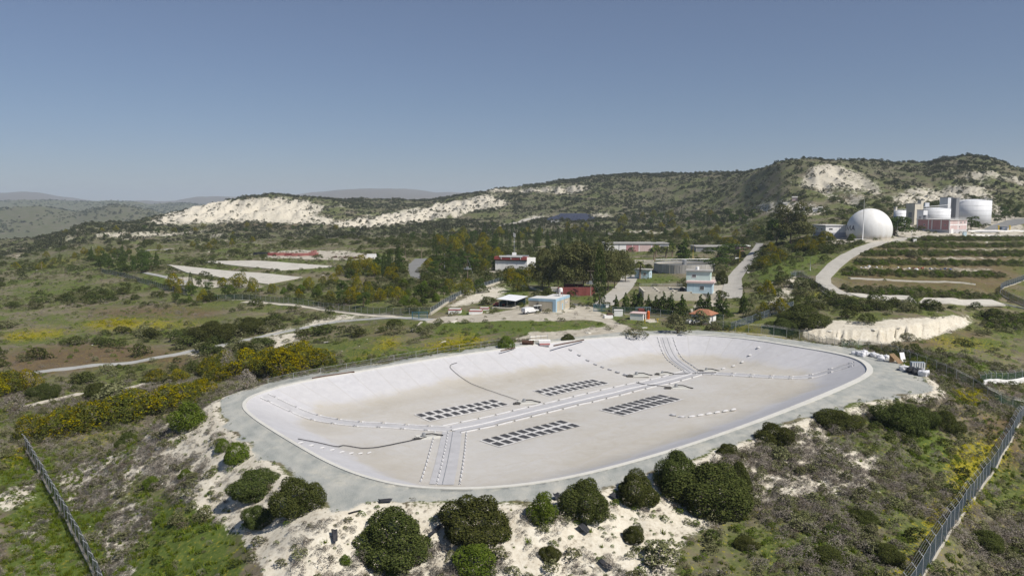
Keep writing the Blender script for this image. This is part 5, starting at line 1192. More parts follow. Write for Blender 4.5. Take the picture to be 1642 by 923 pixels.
mb.build('fascia_frame', W_white, t); MB().box(-w_+4, -1, 1, 8, h_+1.5, h_+2.0).build('skylight', W_gsteel, t)
top = Vector(t.location)+Matrix.Rotation(R(-15), 4, 'Z') @ Vector((-7.5, 5.5, h_+1.9))
q = thing('antenna_mast', 'tall grey lattice antenna mast on the white building roof', 'mast', top)
mb = MB()
for i in range(3):
    a = 2.09*i; mb.tube([(.28*math.cos(a), .28*math.sin(a), 0), (.2*math.cos(a), .2*math.sin(a), 10.5)], .05, 5)
for j in range(13):
    for i in range(3):
        a, b = 2.09*i, 2.09*(i+1); mb.tube([(.26*math.cos(a), .26*math.sin(a), j*.8), (.26*math.cos(b), .26*math.sin(b), j*.8+.8)], .025, 4)
mb.build('lattice', M_metal, q); MB().cyl(.3, 0, 8.6, 10.2, .16, 8).cyl(-.3, .1, 8.9, 10.6, .14, 8).box(-.3, .3, -.2, .2, 6.2, 6.6).build('antenna', W_white, q); MB().box(-1, 1, -.8, .8, -.3, 1.4).build('cabinet', W_white, q)
# containers
def container(px, py, L, yaw, label, mat, h_=2.6):
    t, m = site('shipping_container', label, 'container', px, py, yaw, 'site containers'); mb = MB(); mb.box(0, L, 0, 2.4, 0.1, h_-.06)
    mb.build('body', mat, t); r = MB(); n = int(L/.45)
    for i in range(n): x = .2+i*(L-.4)/n; r.box(x, x+.2, -.05, -.002, .25, h_-.2)
    r.build('corrugation', mat, t); f = MB()
    for x in (0, L): f.box(x-.07, x+.07, -.07, 2.47, h_-.08, h_+.05).box(x-.07, x+.07, -.07, .07, 0, h_-.08).box(x-.07, x+.07, 2.33, 2.47, 0, h_-.08)
    f.box(.07, L-.07, -.07, .07, h_-.08, h_+.05).box(.07, L-.07, -.07, .07, -.1, .12); f.build('corner_frame', mat, t); return t
container(895.5, 474, 12.2, 3, 'long red shipping container in front of the eucalyptus grove', W_cont)
container(906, 467.5, 6.1, 3, 'shorter dull red container behind the long red one', W_cont)
t, m = site('block_store', 'grey concrete block left of the red container', 'store', 884, 473.5, 0)
MB().box(0, 2.4, 0, 2.4, -.5, 2.4).build('wall', W_conc, t); MB().box(-.12, 2.52, -.12, 2.52, 2.4, 2.55).build('roof', W_conc, t); door(t, .7, 0, 0, .9, 1.9, 'front', W_gsteel)
q, m = site('satellite_dish', 'white upright box with dish in front of the red container', 'dish', 897.5, 474.5, 0)
MB().box(-.3, .3, -.9, -.4, 0, 1.5).build('cabinet', W_white, q)
# poles
def pole(px, py, top, label, arms=1, lamp=False, mat=None, r=.13, name='utility_pole', cat='pole', extra=None):
    t, m = site(name, label, cat, px, py, rt_.uniform(-15, 15)); h_ = (py-top)*m
    MB().tube([(0, 0, -.5), (0, 0, h_)], [r, r*.7], 8).build('post', mat or W_pole, t, smooth=True); mb = MB()
    for i in range(arms): mb.box(-1.1+.2*i, 1.1-.2*i, -.07, .07, h_-.35-.7*i, h_-.2-.7*i)
    if arms:
        for x in (-1, 0, 1): mb.cyl(x, 0, h_-.2, h_+.05, .06, 6)
        mb.build('crossarm', mat or W_pole, t)
    if lamp: MB().tube([(0, 0, h_), (0.1, -.6, h_+.2), (.1, -1.3, h_+.15)], .05, 6).box(0, .2, -1.7, -1.1, h_+.06, h_+.2).build('lamp_head', M_metal, t)
    if extra == 'transformer':
        MB().box(-1.5, 1.5, -.12, .12, h_*.48, h_*.53).box(-.5, .5, -.75, -.1, h_*.48, h_*.48+1.1).build('transformer', M_metal, t); MB().tube([(0, 0, h_*.9), (3.6, -2.5, 0)], .03, 4).build('stay_wire', M_metal, t)
    return t
pole(947, 476, 433, 'timber pole with transformer between the red container and the cypress', 1, False, None, .17, extra='transformer')
pole(750, 452, 410, 'timber pole with crossarm and stay in front of the white building', 1, False, None, .16, extra='transformer')
pole(650, 419, 391, 'timber pole at the left side of the asphalt road bend'); pole(676, 415, 389, 'timber pole at the right side of the asphalt road bend')
pole(67, 433, 413, 'lone timber pole on the scrubby plain at the far left'); pole(294, 462, 443, 'brown timber pole beside the thin cypress', 1)
pole(713, 437, 407, 'slim lamp post in the trees right of the asphalt road', 0, True, M_metal, .09, 'lamp_post', 'lamp post')
pole(1383, 388, 318, 'tall thin white mast in front of the white dome', 0, False, W_white, .2, 'mast', 'mast')
pole(1299, 434, 412, 'lamp post beside the fence above the concrete road bank', 0, True, M_metal, .1, 'lamp_post', 'lamp post')
pole(1111, 418, 388, 'yellow lamp post right of the dark conifer behind the round tank', 0, True, W_ytube, .1, 'lamp_post', 'lamp post')
pole(1186, 420, 393, 'yellow lamp post at the edge of the concrete road', 0, True, W_ytube, .1, 'lamp_post', 'lamp post')
pole(872, 378, 360, 'lamp post in the wood below the solar field', 0, True, M_metal, .12, 'lamp_post', 'lamp post'); pole(1438, 379, 352, 'lamp post before the tree between dome and pink building', 0, True, M_metal, .12, 'lamp_post', 'lamp post')
pole(1462, 332+44, 350, 'slim lamp post left of the pink building', 0, True, M_metal, .1, 'lamp_post', 'lamp post'); pole(1466, 290, 272, 'tiny pole on the ridge above the dome', 1)
pole(1340, 363, 350, 'short pole on the white building left of the dome', 0, True, M_metal, .08, 'lamp_post', 'lamp post')
# blue gate
t, m = site('gate', 'blue steel gate with a white sign at the start of the inner road', 'gate', 952, 499, -6)
mb = MB(); L = 26*m
for x in (0, L/2, L): mb.box(x-.07, x+.07, -.07, .07, -.3, 2.1)
for z_ in (.2, 1.1, 2.0): mb.box(.07, L-.07, -.04, .04, z_-.05, z_+.05)
mb.build('gate_frame', W_bluepaint, t); mb = MB(); n = 34
for i in range(n): x = .1+(L-.2)*i/n; mb.box(x, x+.04, -.03, .03, .25, 1.95)
mb.build('bars', W_bluepaint, t); MB().box(L*.74, L*.93, -.12, -.05, 1.1, 1.85).build('sign_plate', W_white, t); MB().box(-.9, -.2, -.4, .3, -.4, .6).build('gate_block', W_conc, t)
t, m = site('gate', 'small blue mesh gate where the track meets the fence corner', 'gate', 661, 512, 4)
mb = MB(); L = 24*m
for x in (0, L*.45, L): mb.box(x-.08, x+.08, -.08, .08, -.3, 2.3)
for z_ in (.2, 2.1): mb.box(.08, L-.08, -.04, .04, z_-.05, z_+.05)
for i in range(22): x = .1+(L-.2)*i/22; mb.box(x, x+.035, -.03, .03, .25, 2.05)
mb.build('gate_frame', W_bluepaint, t)
# little white boxes and huts near the gate
t, m = site('white_hut', 'low white cabin with plain walls just right of the blue gate', 'cabin', 985, 507, -5); MB().box(0, 2.3, 0, 2, -.4, 1.55).build('wall', W_white, t); MB().box(-.08, 2.38, -.08, 2.08, 1.55, 1.68).build('roof', W_wroof, t)
t, m = site('valve_box', 'low white box with a rusty lid left of the low white cabin', 'box', 969.5, 510, 5); MB().box(0, 2.3, 0, 1.6, -.4, .7).build('wall', W_white, t); MB().box(.9, 2.36, .5, 1.66, .7, 1.15).build('lid', W_rust, t)
t, m = site('white_hut', 'white cabin with pinkish roof and dark door beside the orange post', 'cabin', 1031.5, 514, -25); MB().box(-3.6, 0, 0, 3.2, -.6, 1.75).build('wall', W_white, t); MB().box(-3.75, .15, -.15, 3.35, 1.75, 1.9).build('roof', W_lpink, t); door(t, 0, .7, 0, 1.1, 1.6, 'right')
t, m = site('orange_post', 'bright orange upright cylinder beside the white cabin', 'post', 1039.5, 512, 0); MB().cyl(0, 0, -.2, 2.1, .36, 16).build('cylinder', W_orange, t, smooth=False); MB().cyl(0, 0, 2.1, 2.35, .36, 16, 0, .12).build('cap', W_orange, t); MB().box(-.7, .7, -.6, .6, -.3, .1).build('base', W_conc, t)
t, m = site('red_machine', 'red machine with blue frames behind the white cabin', 'machine', 1030, 504.5, 5); MB().box(-1.2, .8, 0, 1.4, .2, 1.0).tube([(-1.0, .7, 1.3), (.6, .7, 1.3)], .45, 12).build('machine_body', W_red, t); mb = MB()
for x in (-1.8, 1.2, 2.4): mb.tube([(x, .3, -.2), (x, .3, 2.0)], .05, 5)
mb.tube([(-1.8, .3, 2), (2.4, .3, 2)], .05, 5).tube([(1.2, .3, 1.1), (2.4, .3, 1.1)], .05, 5); mb.build('frame', W_blue, t)
for px, py, lb in [(1034, 518, 'yellow pipe stand in the grass in front of the white cabin'), (1054.5, 517, 'yellow upright pipe in the grass right of the orange post')]:
    t, m = site('pipe_stand', lb, 'pipe', px, py, 0); MB().tube([(0, 0, -.2), (0, 0, 1.0)], .09, 6).build('pipe', W_ytube, t); MB().tube([(-.35, 0, .9), (.35, 0, .9)], .07, 6).build('handle', W_ytube, t)
t, m = site('concrete_slab', 'pale slab with upturned edge in the grass below the orange post', 'slab', 1045, 516, 20); MB().box(-1.4, 1.4, -1, 1, -.2, .18).box(-1.4, 1.4, .8, 1, .18, .6).build('slab', W_conc, t)
for px, py, w_, h_, lb in [(719, 503.5, 3.6, 1.15, 'white block box with red rim, leftmost on the grass by the shelter'), (752, 504.5, 3.7, .95, 'white block box with red rim beside the road, in the middle'), (769, 498, 2.7, .55, 'low white box with red rim behind the others, nearest the shelter')]:
    t, m = site('valve_box', lb, 'box', px, py, -4, 'red-rimmed white boxes'); MB().box(0, w_, 0, w_*.7, -.5, h_).build('wall', W_white, t); MB().box(-.06, w_+.06, -.06, w_*.7+.06, h_, h_+.28).build('red_rim', W_red, t); MB().box(.12, w_-.12, .12, w_*.7-.12, h_+.28, h_+.36).build('lid', W_wroof, t)
t, m = site('valve_box', 'white box with red rim on the pale dirt behind the far rim', 'box', 866, 552.5, 3); MB().add([(0, 0, -.3), (2.1, 0, -.3), (2.1, 1.5, -.3), (0, 1.5, -.3), (-.3, -.2, .9), (2.3, -.2, .9), (2.3, 1.7, .9), (-.3, 1.7, .9)], [(0, 3, 2, 1), (4, 5, 6, 7), (0, 1, 5, 4), (1, 2, 6, 5), (2, 3, 7, 6), (3, 0, 4, 7)]).build('wall', W_white, t); MB().box(-.1, 2.12, -.26, -.02, .02, .24).build('red_rim', W_red, t)
t, m = site('pipe_rack', 'thin grey pipe frames standing on the pale dirt behind the far rim', 'frame', 850, 548, 10); mb = MB()
for x in (0, 1.4, 2.6, 4.2): mb.tube([(x, .3*x, -.3), (x, .3*x, 1.5)], .05, 5)
mb.tube([(0, 0, 1.1), (4.2, 1.26, 1.1)], .05, 5).tube([(-.4, -.5, .5), (3.0, -.2, .5)], .07, 6); mb.build('frame', M_metal, t)
t, m = site('culvert_pipe', 'rusty open pipe lying on the pale dirt behind the far rim', 'pipe', 838, 552, -20)
def ringtube(mb, L, r0, r1, n=16):
    vv = []; ff = []
    for k_ in range(n):
        c, s = math.cos(6.2832*k_/n), math.sin(6.2832*k_/n); vv += [(0, r1*c, r1+r1*s), (L, r1*c, r1+r1*s), (L, r0*c, r1+r0*s), (0, r0*c, r1+r0*s)]
    for k_ in range(n):
        a, b = 4*k_, 4*((k_+1) % n); ff += [(a, a+1, b+1, b), (a+1, a+2, b+2, b+1), (a+2, a+3, b+3, b+2), (a+3, a, b, b+3)]
    return mb.add(vv, ff)
ringtube(MB(), 2.4, .42, .5).build('pipe', W_rust, t)
def long_pipe(pts, r, label, mat=None):
    P = [at(*p) for p in pts]; mb = MB(); mb.tube([(p.x, p.y, p.z+r*.9) for p in P], r, 8); return tag(mb.build('steel_pipe', mat or W_rust, smooth=True), label, 'pipe', 'rusty pipes along the far rim')
long_pipe([(501,607.5),(520,604.2),(545,600.5),(568,597)], .15, 'long rusty pipe lying along the left part of the far rim'); long_pipe([(888,555),(905,551.5),(920,548.8),(936,545.5)], .15, 'long rusty pipe lying along the far rim beside the low bush'); long_pipe([(803,563),(815,560.5),(826,558)], .12, 'short rusty pipe at the far rim near the single dark bush')
# open shelter
t, m = site('shelter', 'open shelter with tilted white sheet roof near the red-rimmed boxes', 'shelter', 826, 494, -24)
mb = MB()
for x, y, z_ in [(-5.2, 0, 2.5), (0, 0, 2.2), (-5.2, 8, 2.8), (0, 8, 2.6), (-2.6, 0, 2.35)]: mb.tube([(x, y, -.4), (x, y, z_)], .06, 6)
mb.build('post', M_metal, t); MB().add([(-5.8, -.8, 2.55), (.5, -.8, 2.2), (.5, 8.6, 2.65), (-5.8, 8.6, 2.9), (-5.8, -.8, 2.63), (.5, -.8, 2.28), (.5, 8.6, 2.73), (-5.8, 8.6, 2.98)], [(0, 3, 2, 1), (4, 5, 6, 7), (0, 1, 5, 4), (1, 2, 6, 5), (2, 3, 7, 6), (3, 0, 4, 7)]).build('roof', W_white2, t)
MB().box(-5.2, 0, 7.6, 7.7, 0, 2.4).box(-5.25, -5.15, 0.3, 7.6, 0, 1.9).build('tarpaulin', plain('dark_teal_tarp', (.03, .07, .09), .6, .3), t); MB().box(-7, 3, -1.5, 9, -.5, .1).build('floor_slab', W_conc, t)
t, m = site('red_machine', 'red farm machine parked at the left side of the open shelter', 'machine', 803, 492.5, -10)
MB().box(-2.2, 1.2, -.6, .6, .5, 1.0).box(-1.6, -.4, -.5, .5, 1.0, 1.5).build('machine_body', W_red, t); mb = MB()
for x in (-1.8, -.6, .7): mb.tube([(x, -.75, .42), (x, -.55, .42)], .42, 12).tube([(x, .55, .42), (x, .75, .42)], .42, 12)
mb.build('wheels', M_black, t)
# vehicles
def pickup(px, py, yaw, label, canopy=True):
    t, m = site('pickup_truck' if canopy else 'parked_car', label, 'pickup' if canopy else 'car', px, py, yaw); prof_ = [(-2.5, .45), (2.5, .45), (2.5, .95), (1.15, 1.08), (.45, 1.72), (-1.0, 1.76), (-2.45, 1.62), (-2.5, 1.0)] if canopy else [(-2.1, .35), (2.1, .35), (2.1, .8), (1.2, .92), (.55, 1.42), (-1.0, 1.45), (-1.7, .98), (-2.1, .9)]
    mb = MB(); n = len(prof_); hw = .86
    vv = [(x, -hw*(1 if z_ < 1.1 else .9), z_) for x, z_ in prof_]+[(x, hw*(1 if z_ < 1.1 else .9), z_) for x, z_ in prof_]
    mb.add(vv, [tuple(range(n)), tuple(range(2*n-1, n-1, -1))]+[(i, n+i, n+(i+1) % n, (i+1) % n) for i in range(n)]); bm_o = mb.build('body', plain('white_car_paint', (.72, .72, .72), .3, .03, 1, .5), t); bm_fix(bm_o.data)
    g = MB()
    for s in (-1, 1):
        y0, y1 = s*hw*.915, s*hw*.95; g.add([(.95, y1, 1.12), (.38, y0, 1.62), (-.75, y0, 1.64), (-.75, y1, 1.12)], [(0, 1, 2, 3)]).add([(-.95, y1, 1.12), (-.95, y0, 1.64), (-2.1 if canopy else -1.3, y0, 1.56 if canopy else 1.3), (-2.2 if canopy else -1.5, y1, 1.12)], [(0, 1, 2, 3)])
    g.add([(1.16, -.72, 1.12), (1.16, .72, 1.12), (.52, .66, 1.68), (.52, -.66, 1.68)], [(0, 1, 2, 3)]) if canopy else None
    g.build('window', W_glass, t)
    for x in (-1.55 if canopy else -1.3, 1.55 if canopy else 1.3):
        for s in (-1, 1):
            wo_ = MB().tube([(x, s*.66, .35), (x, s*.9, .35)], .35, 16).build('wheel', M_black, t); MB().tube([(x, s*.88, .35), (x, s*.92, .35)], .19, 10).build('rim', M_metal, wo_)
    for s in (-1, 1): MB().box(2.46 if canopy else 2.06, 2.53 if canopy else 2.13, s*.62-.16, s*.62+.16, .7, .88).build('headlight', W_glass, t); MB().box(-2.53 if canopy else -2.13, -2.46 if canopy else -2.06, s*.7-.1, s*.7+.1, .75, 1.0).build('tail_light', W_red, t)
    return t
pickup(850, 502, 38, 'white pickup with a canopy parked left of the cream building'); pickup(1183, 417.5, 60, 'white car parked at the roadside near the yellow lamp post', False); pickup(1113, 519, 20, 'white car half hidden left of the orange-roofed hut', False)
t, m = site('machine_frame', 'dark dismantled machine behind the white pickup', 'machine', 861, 500, 20); MB().box(-1.2, 1.2, -.5, .5, .2, .9).tube([(-.8, 0, 1.2), (.9, 0, 1.5)], .25, 8).build('engine_block', W_dark, t); mb = MB()
for x in (-1.2, 0, 1.2): mb.tube([(x, -.5, 0), (x, -.5, 1.9)], .06, 5)
mb.tube([(-1.2, -.5, 1.9), (1.2, -.5, 1.9)], .06, 5).build('frame', M_metal, t)
# gas dome
p = at(1393, 384); m = mpp(p); Rd = 35.2*m; zc_ = 14.2*m
t = thing('gas_dome', 'huge white spherical gas dome with dark letters on its left side', 'dome', (p.x+Rd*.9*p.x/p.y, p.y+Rd*.9, p.z))
tm = NT('dome_membrane'); pz = tm.pos(); sx = tm.n('ShaderNodeSeparateXYZ'); tm.lk(pz, sx.inputs[0]); n1 = tm.noise(.5, 5, .6, tm.mapping(pz, (1, 1, .08)))
c = tm.ramp(n1, [(.3, (.68, .665, .63)), (.55, (.76, .755, .74))]); lowm = tm.step(tm.math('ADD', sx.outputs[2], tm.math('MULTIPLY', n1, 3.5)), 4.4, 1.2); c = tm.mix(tm.math('MULTIPLY', lowm, .75), c, (.36, .28, .17)); tm.bsdf(c, .5, .3); M_dome = tm.mat
V = []; Q = []; nu, nv = 72, 36; v0 = -math.asin(zc_/Rd)
for j in range(nv+1):
    ph = v0+(math.pi/2-v0)*j/nv
    for i in range(nu): a = 2*math.pi*i/nu; V.append((Rd*math.cos(ph)*math.cos(a), Rd*math.cos(ph)*math.sin(a), zc_+Rd*math.sin(ph)))
for j in range(nv):
    for i in range(nu): Q.append((j*nu+i, j*nu+(i+1) % nu, (j+1)*nu+(i+1) % nu, (j+1)*nu+i))
obj('membrane', mesh_np('membrane', V, Q, [M_dome], None, True), t); rb = Rd*math.cos(v0)
MB().ring(0, 0, -3, .35, rb-.4, rb+.9, 64).build('base_ring', W_conc, t)
def dome_text(strokes, a0, zc0, hh, mat):
    mb = MB()
    for (x0, y0), (x1, y1) in strokes:
        n = 8; ln = math.hypot(x1-x0, y1-y0); nx_, ny_ = -(y1-y0)/ln*.09, (x1-x0)/ln*.09; V_ = []
        for i in range(n+1):
            u = i/n
            for s in (-1, 1):
                x, y = x0+(x1-x0)*u+s*nx_, y0+(y1-y0)*u+s*ny_; ph = math.asin((zc0+y*hh-zc_)/Rd); a = a0+x*hh/(Rd*math.cos(ph))
                V_.append(((Rd+.04)*math.cos(ph)*math.cos(a), (Rd+.04)*math.cos(ph)*math.sin(a), zc_+(Rd+.04)*math.sin(ph)))
        mb.add(V_, [(2*i, 2*i+2, 2*i+3, 2*i+1) for i in range(n)])
    return mb.build('lettering', mat, t)
Aal = lambda o: [((o, 0), (o+.38, 1)), ((o+.38, 1), (o+.76, 0)), ((o+.16, .36), (o+.60, .36))]
Lam = lambda o: [((o, 0), (o+.38, 1)), ((o+.38, 1), (o+.76, 0))]
Sig = lambda o: [((o+.65, 1), (o, 1)), ((o, 1), (o+.4, .5)), ((o+.4, .5), (o, 0)), ((o, 0), (o+.65, 0))]
dome_text(Sig(-3.0)+Aal(-2.0)+Lam(-1.0)+Aal(0), R(198), zc_+0.0, 2.2, plain('dark_lettering', (.11, .11, .15), .7, .15))
t2, m = site('wall_block', 'low pale wall block at the foot of the white mast before the dome', 'wall', 1371, 389, 0); MB().box(0, 5.2, 0, 1.2, -1, 1.7).build('wall', W_conc, t2); MB().box(-.1, 5.3, -.1, 1.3, 1.7, 1.85).build('coping', W_wroof, t2)
# white building left of the dome
t, m = site('blower_house', 'white flat-roofed building half hidden by the left side of the dome', 'building', 1323.5, 381.5, 5)
w_ = 34*m; d_ = 13; h_ = 20.5*m
MB().box(0, w_, 0, d_, -2, h_*.95).build('wall', W_white, t); MB().box(-.4, w_+.4, -.4, d_+.4, h_*.95, h_*.95+.35).build('roof', W_wroof, t); MB().box(-.03, w_+.03, -.03, d_+.03, -2, h_*.42).build('grey_plinth', plain('grey_blue_plinth', (.40, .41, .46), .85, .1), t)
window(t, w_*.16, 0, h_*.62, 1.9, .9); MB().box(w_*.66, w_*.67, -.06, -.002, 0, h_*.95).build('downpipe', W_gsteel, t)
for y_ in (d_*.25, d_*.62): window(t, 0, y_, h_*.6, 1.5, .9, 'left')
# pink building
t, m = site('generator_house', 'pink two-storey block with white frames in front of the steel tanks', 'building', 1522, 374, -58)
w_, d_, h_ = 47*m/.87, 17.5, 21*m
MB().box(-w_, 0, 0, d_, -2, h_).build('wall', W_pink, t); MB().box(-w_-.5, .5, -.5, d_+.5, h_, h_+.4).build('roof', W_wroof, t)
MB().box(-w_-.04, .04, -.04, d_+.04, -2, h_*.27).build('grey_plinth', plain('pale_plinth', (.52, .51, .52), .85, .1), t)
mb = MB()
for x in (-w_, -w_*.66, -w_*.55, -w_*.27, -.5): mb.box(x, x+.5, -.09, -.003, h_*.27, h_)
for y in (0, d_*.45, d_*.5, d_-.4): mb.box(.003, .09, y, y+.35, h_*.27, h_)
mb.box(.003, .085, .4, d_-.4, h_*.6, h_*.68); mb.build('white_frame', W_white, t)
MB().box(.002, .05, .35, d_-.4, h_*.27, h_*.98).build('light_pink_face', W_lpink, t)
for x in (-w_*.80, -w_*.16): window(t, x, 0, h_*.55, 1.0, .9)
for y in (d_*.6, d_*.82): window(t, .05, y, h_*.74, 1.3, 1.0, 'right')
window(t, .05, d_*.5+.6, h_*.42, 1.0, .9, 'right'); door(t, .06, 1.6, -.1, 2.2, 2.6, 'right', W_white)
mb = MB()
for i in range(10): x = -w_+.3+i*(w_-.6)/9; mb.tube([(x, 0, h_+.4), (x, 0, h_+1.2)], .05, 4)
mb.tube([(-w_+.3, 0, h_+1.2), (-.3, 0, h_+1.2)], .05, 4).tube([(-.3, 0, h_+1.2), (-.3, d_, h_+1.2)], .05, 4); mb.build('railing', W_white, t); MB().box(-w_+2, -w_+3.6, 2, 3.6, h_+.4, h_+2.6).build('vent_box', W_gsteel, t)
# steel tanks and towers
def steel_tank(pxl, pxr, base, top, label, Ydepth=None):
    p = at((pxl+pxr)/2, base); m = mpp(p); r = (pxr-pxl)/2*m; h_ = (base-top)*m
    t = thing('steel_tank', label, 'tank', (p.x+r*p.x/p.y, p.y+r, p.z), 0, 'white steel tanks')
    MB().cyl(0, 0, -2, h_, r, 64).build('shell', W_white2, t, smooth=False)
    for f in t.children[0].data.polygons: f.use_smooth = len(f.vertices) == 4
    MB().cyl(0, 0, h_, h_+r*.10, r, 64, 0, r*.15).build('roof', W_white2, t); mb = MB()
    for k_ in range(1, 5): mb.ring(0, 0, h_*k_/5-.04, h_*k_/5+.04, r, r+.03, 64)
    mb.build('plate_seam', W_gsteel, t); mb = MB(); n = 40
    for k_ in range(n): a = 6.2832*k_/n; mb.tube([(r*.99*math.cos(a), r*.99*math.sin(a), h_), (r*.99*math.cos(a), r*.99*math.sin(a), h_+1.0)], .04, 4)
    mb.ring(0, 0, h_+.95, h_+1.03, r*.985, r*.995, 64); mb.build('railing', W_white2, t); return t, m, p, h_
steel_tank(1532.5, 1585, 361.5, 322, 'largest white steel tank, at the right of the tank group')
steel_tank(1479, 1521, 361, 335, 'smaller white steel tank behind the pink block')
steel_tank(1433, 1451, 361, 338, 'smallest white tank with pale blue shade at the left of the tank group')
def tower(pxl, pxr, base, top, yaw, label, mat, deep=8.0, off=0.0, name='silo_tower'):
    p = at((pxl+pxr)/2, base); m = mpp(p); w_ = (pxr-pxl)*m; h_ = (base-top)*m
    t = thing(name, label, 'tower', (p.x+off*p.x/p.y, p.y+off, p.z), R(yaw), 'plant towers'); a = w_/(.86+.51)
    MB().box(-a/2, a/2, 0, a, -3, h_).build('wall', mat, t); MB().box(-a/2-.15, a/2+.15, -.15, a+.15, h_, h_+.3).build('roof', W_gsteel, t)
    MB().box(-a*.2, a*.2, -.06, -.003, h_*.35, h_*.6).build('louvre', W_gsteel, t)
    return t
tower(1448, 1469, 361, 327, -60, 'grey tower with beige sunny side left of the smaller tank', W_beige, off=8); tower(1468, 1476.5, 361, 321.5, -60, 'narrow grey stair tower beside the smaller tank', W_beige, off=8)
tower(1501.5, 1521, 361, 316.5, -60, 'tallest tower with a white sunny side behind the smaller tank', W_white2, off=26); tower(1521, 1533, 361, 318, -60, 'grey narrow tower against the left of the largest tank', W_gsteel, off=6); tower(1431, 1436, 361, 332, -60, 'thin beige tower at the far left of the tank group', W_beige, off=10)
tower(1467, 1482, 362, 337, -60, 'low white stair block in front of the smaller tank', W_white2, off=-2)
mb = MB()
p = at(1490, 361); m = mpp(p)
q = thing('pipe_bridge', 'grey pipe bridge on top of the smaller steel tank', 'bridge', (p.x+18*p.x/p.y, p.y+18, p.z+26.5*m), R(-5))
for y in (-.8, .8): mb.tube([(-6, y, .8), (11, y, 2.2)], .08, 5)
for i in range(10): mb.tube([(-6+i*1.8, -.8, .8+i*.15), (-5+i*1.8, .8, 1.0+i*.15)], .06, 4).tube([(-6+i*1.8, -.8, -.6), (-6+i*1.8, -.8, .8+i*.15)], .05, 4)
mb.build('truss', M_metal, q); MB().box(-3.5, -1, -1, 1, 1.0, 3.6).build('head_box', W_white2, q)
# site things at the far right
t, m = site('site_cabin', 'dark blue site cabin on the top terrace at the far right', 'cabin', 1606, 370, 0); MB().box(0, 9*m, 0, 2.5, -.5, 2.4).build('wall', plain('blue_grey_cabin', (.16, .2, .27), .6, .15), t); MB().box(-.1, 9*m+.1, -.1, 2.6, 2.4, 2.55).build('roof', W_gsteel, t); window(t, 1, 0, 1, .9, .8)
for px, lb in [(1601, 'yellow post left of the dark blue site cabin'), (1619, 'yellow post right of the dark blue site cabin')]:
    t, m = site('yellow_post', lb, 'post', px, 371, 0); MB().box(-.25, .25, -.25, .25, -.3, 3.2).build('post', W_ytube, t); MB().box(-.7, .3, -.3, .3, 3.2, 3.6).build('head', W_ytube, t)
def lowwall(name, pts, h_, wd, mat, label, cat='wall'):
    P = curve_xy([at(*p) for p in pts], 1); n = max(int(length(P)/2), 3); C = resample(P, n, False); L, Rr = off_line(C, wd/2), off_line(C, -wd/2)
    z = samp(H, C[:, 0], C[:, 1])[:, None]; V = np.concatenate([np.c_[L, z-.8], np.c_[L, z+h_], np.c_[Rr, z+h_], np.c_[Rr, z-.8]]); i = np.arange(n-1)
    Q = np.concatenate([np.stack([a*n+i, a*n+i+1, (a+1)*n+i+1, (a+1)*n+i], -1) for a in range(3)]); Q = np.r_[Q, [[0, n, 2*n, 3*n], [n-1, 4*n-1, 3*n-1, 2*n-1]]]
    me = mesh_np(name, V, Q, [mat]); bm_fix(me); o = obj(name, me); return tag(o, label, cat)
lowwall('low_wall', [(1552,371.5),(1590,370.8),(1642,371.5),(1680,372)], .9, .4, W_white, 'white low wall along the top terrace, upper line'); lowwall('low_wall', [(1552,378),(1600,378.5),(1650,379),(1680,379)], .7, .4, W_white, 'white low wall along the top terrace, lower line')
lowwall('low_wall', [(1362,446.5),(1420,449),(1500,452.5),(1562,456)], .35, 1.6, M_slab, 'long thin pale kerb wall across the lower terraces'); lowwall('low_wall', [(1590,484),(1612,489),(1645,496),(1690,505)], .5, .7, W_tank, 'dark kerb wall at the right end of the terrace slabs')
lowwall('retaining_wall', [(690,505),(702,497),(715,487.5),(722,483),(740,474.5),(762,466.5),(785,459),(808,452)], .7, .6, W_conc, 'concrete footing wall climbing from the blue mesh gate to the white building'); lowwall('retaining_wall', [(837,458),(855,464),(880,473)], .6, .5, W_conc, 'short concrete footing wall descending towards the grey block')
lowwall('retaining_wall', [(1575,617),(1605,614),(1650,610)], .9, .5, W_white, 'white wall under the fence stub at the right edge')
lowwall('concrete_beam', [(659,532),(668,525),(676,517)], .3, .6, W_conc, 'pale concrete beam lying beside the small blue gate', 'beam')
t, m = site('switch_box', 'white utility box at the left end of the upper terrace rows', 'box', 1465, 388, 0); MB().box(0, 1.5, 0, 1, -.3, 1.5).build('cabinet', W_white, t); MB().box(-.06, 1.56, -.06, 1.06, 1.5, 1.6).build('lid', W_gsteel, t)
t, m = site('switch_box', 'tall pale utility box in front of the pink block corner', 'box', 1545, 378, 0); MB().box(0, 1.7, 0, 1.2, -.3, 2.2).build('cabinet', W_pblue, t); MB().box(-.06, 1.76, -.06, 1.26, 2.2, 2.3).build('lid', W_gsteel, t)
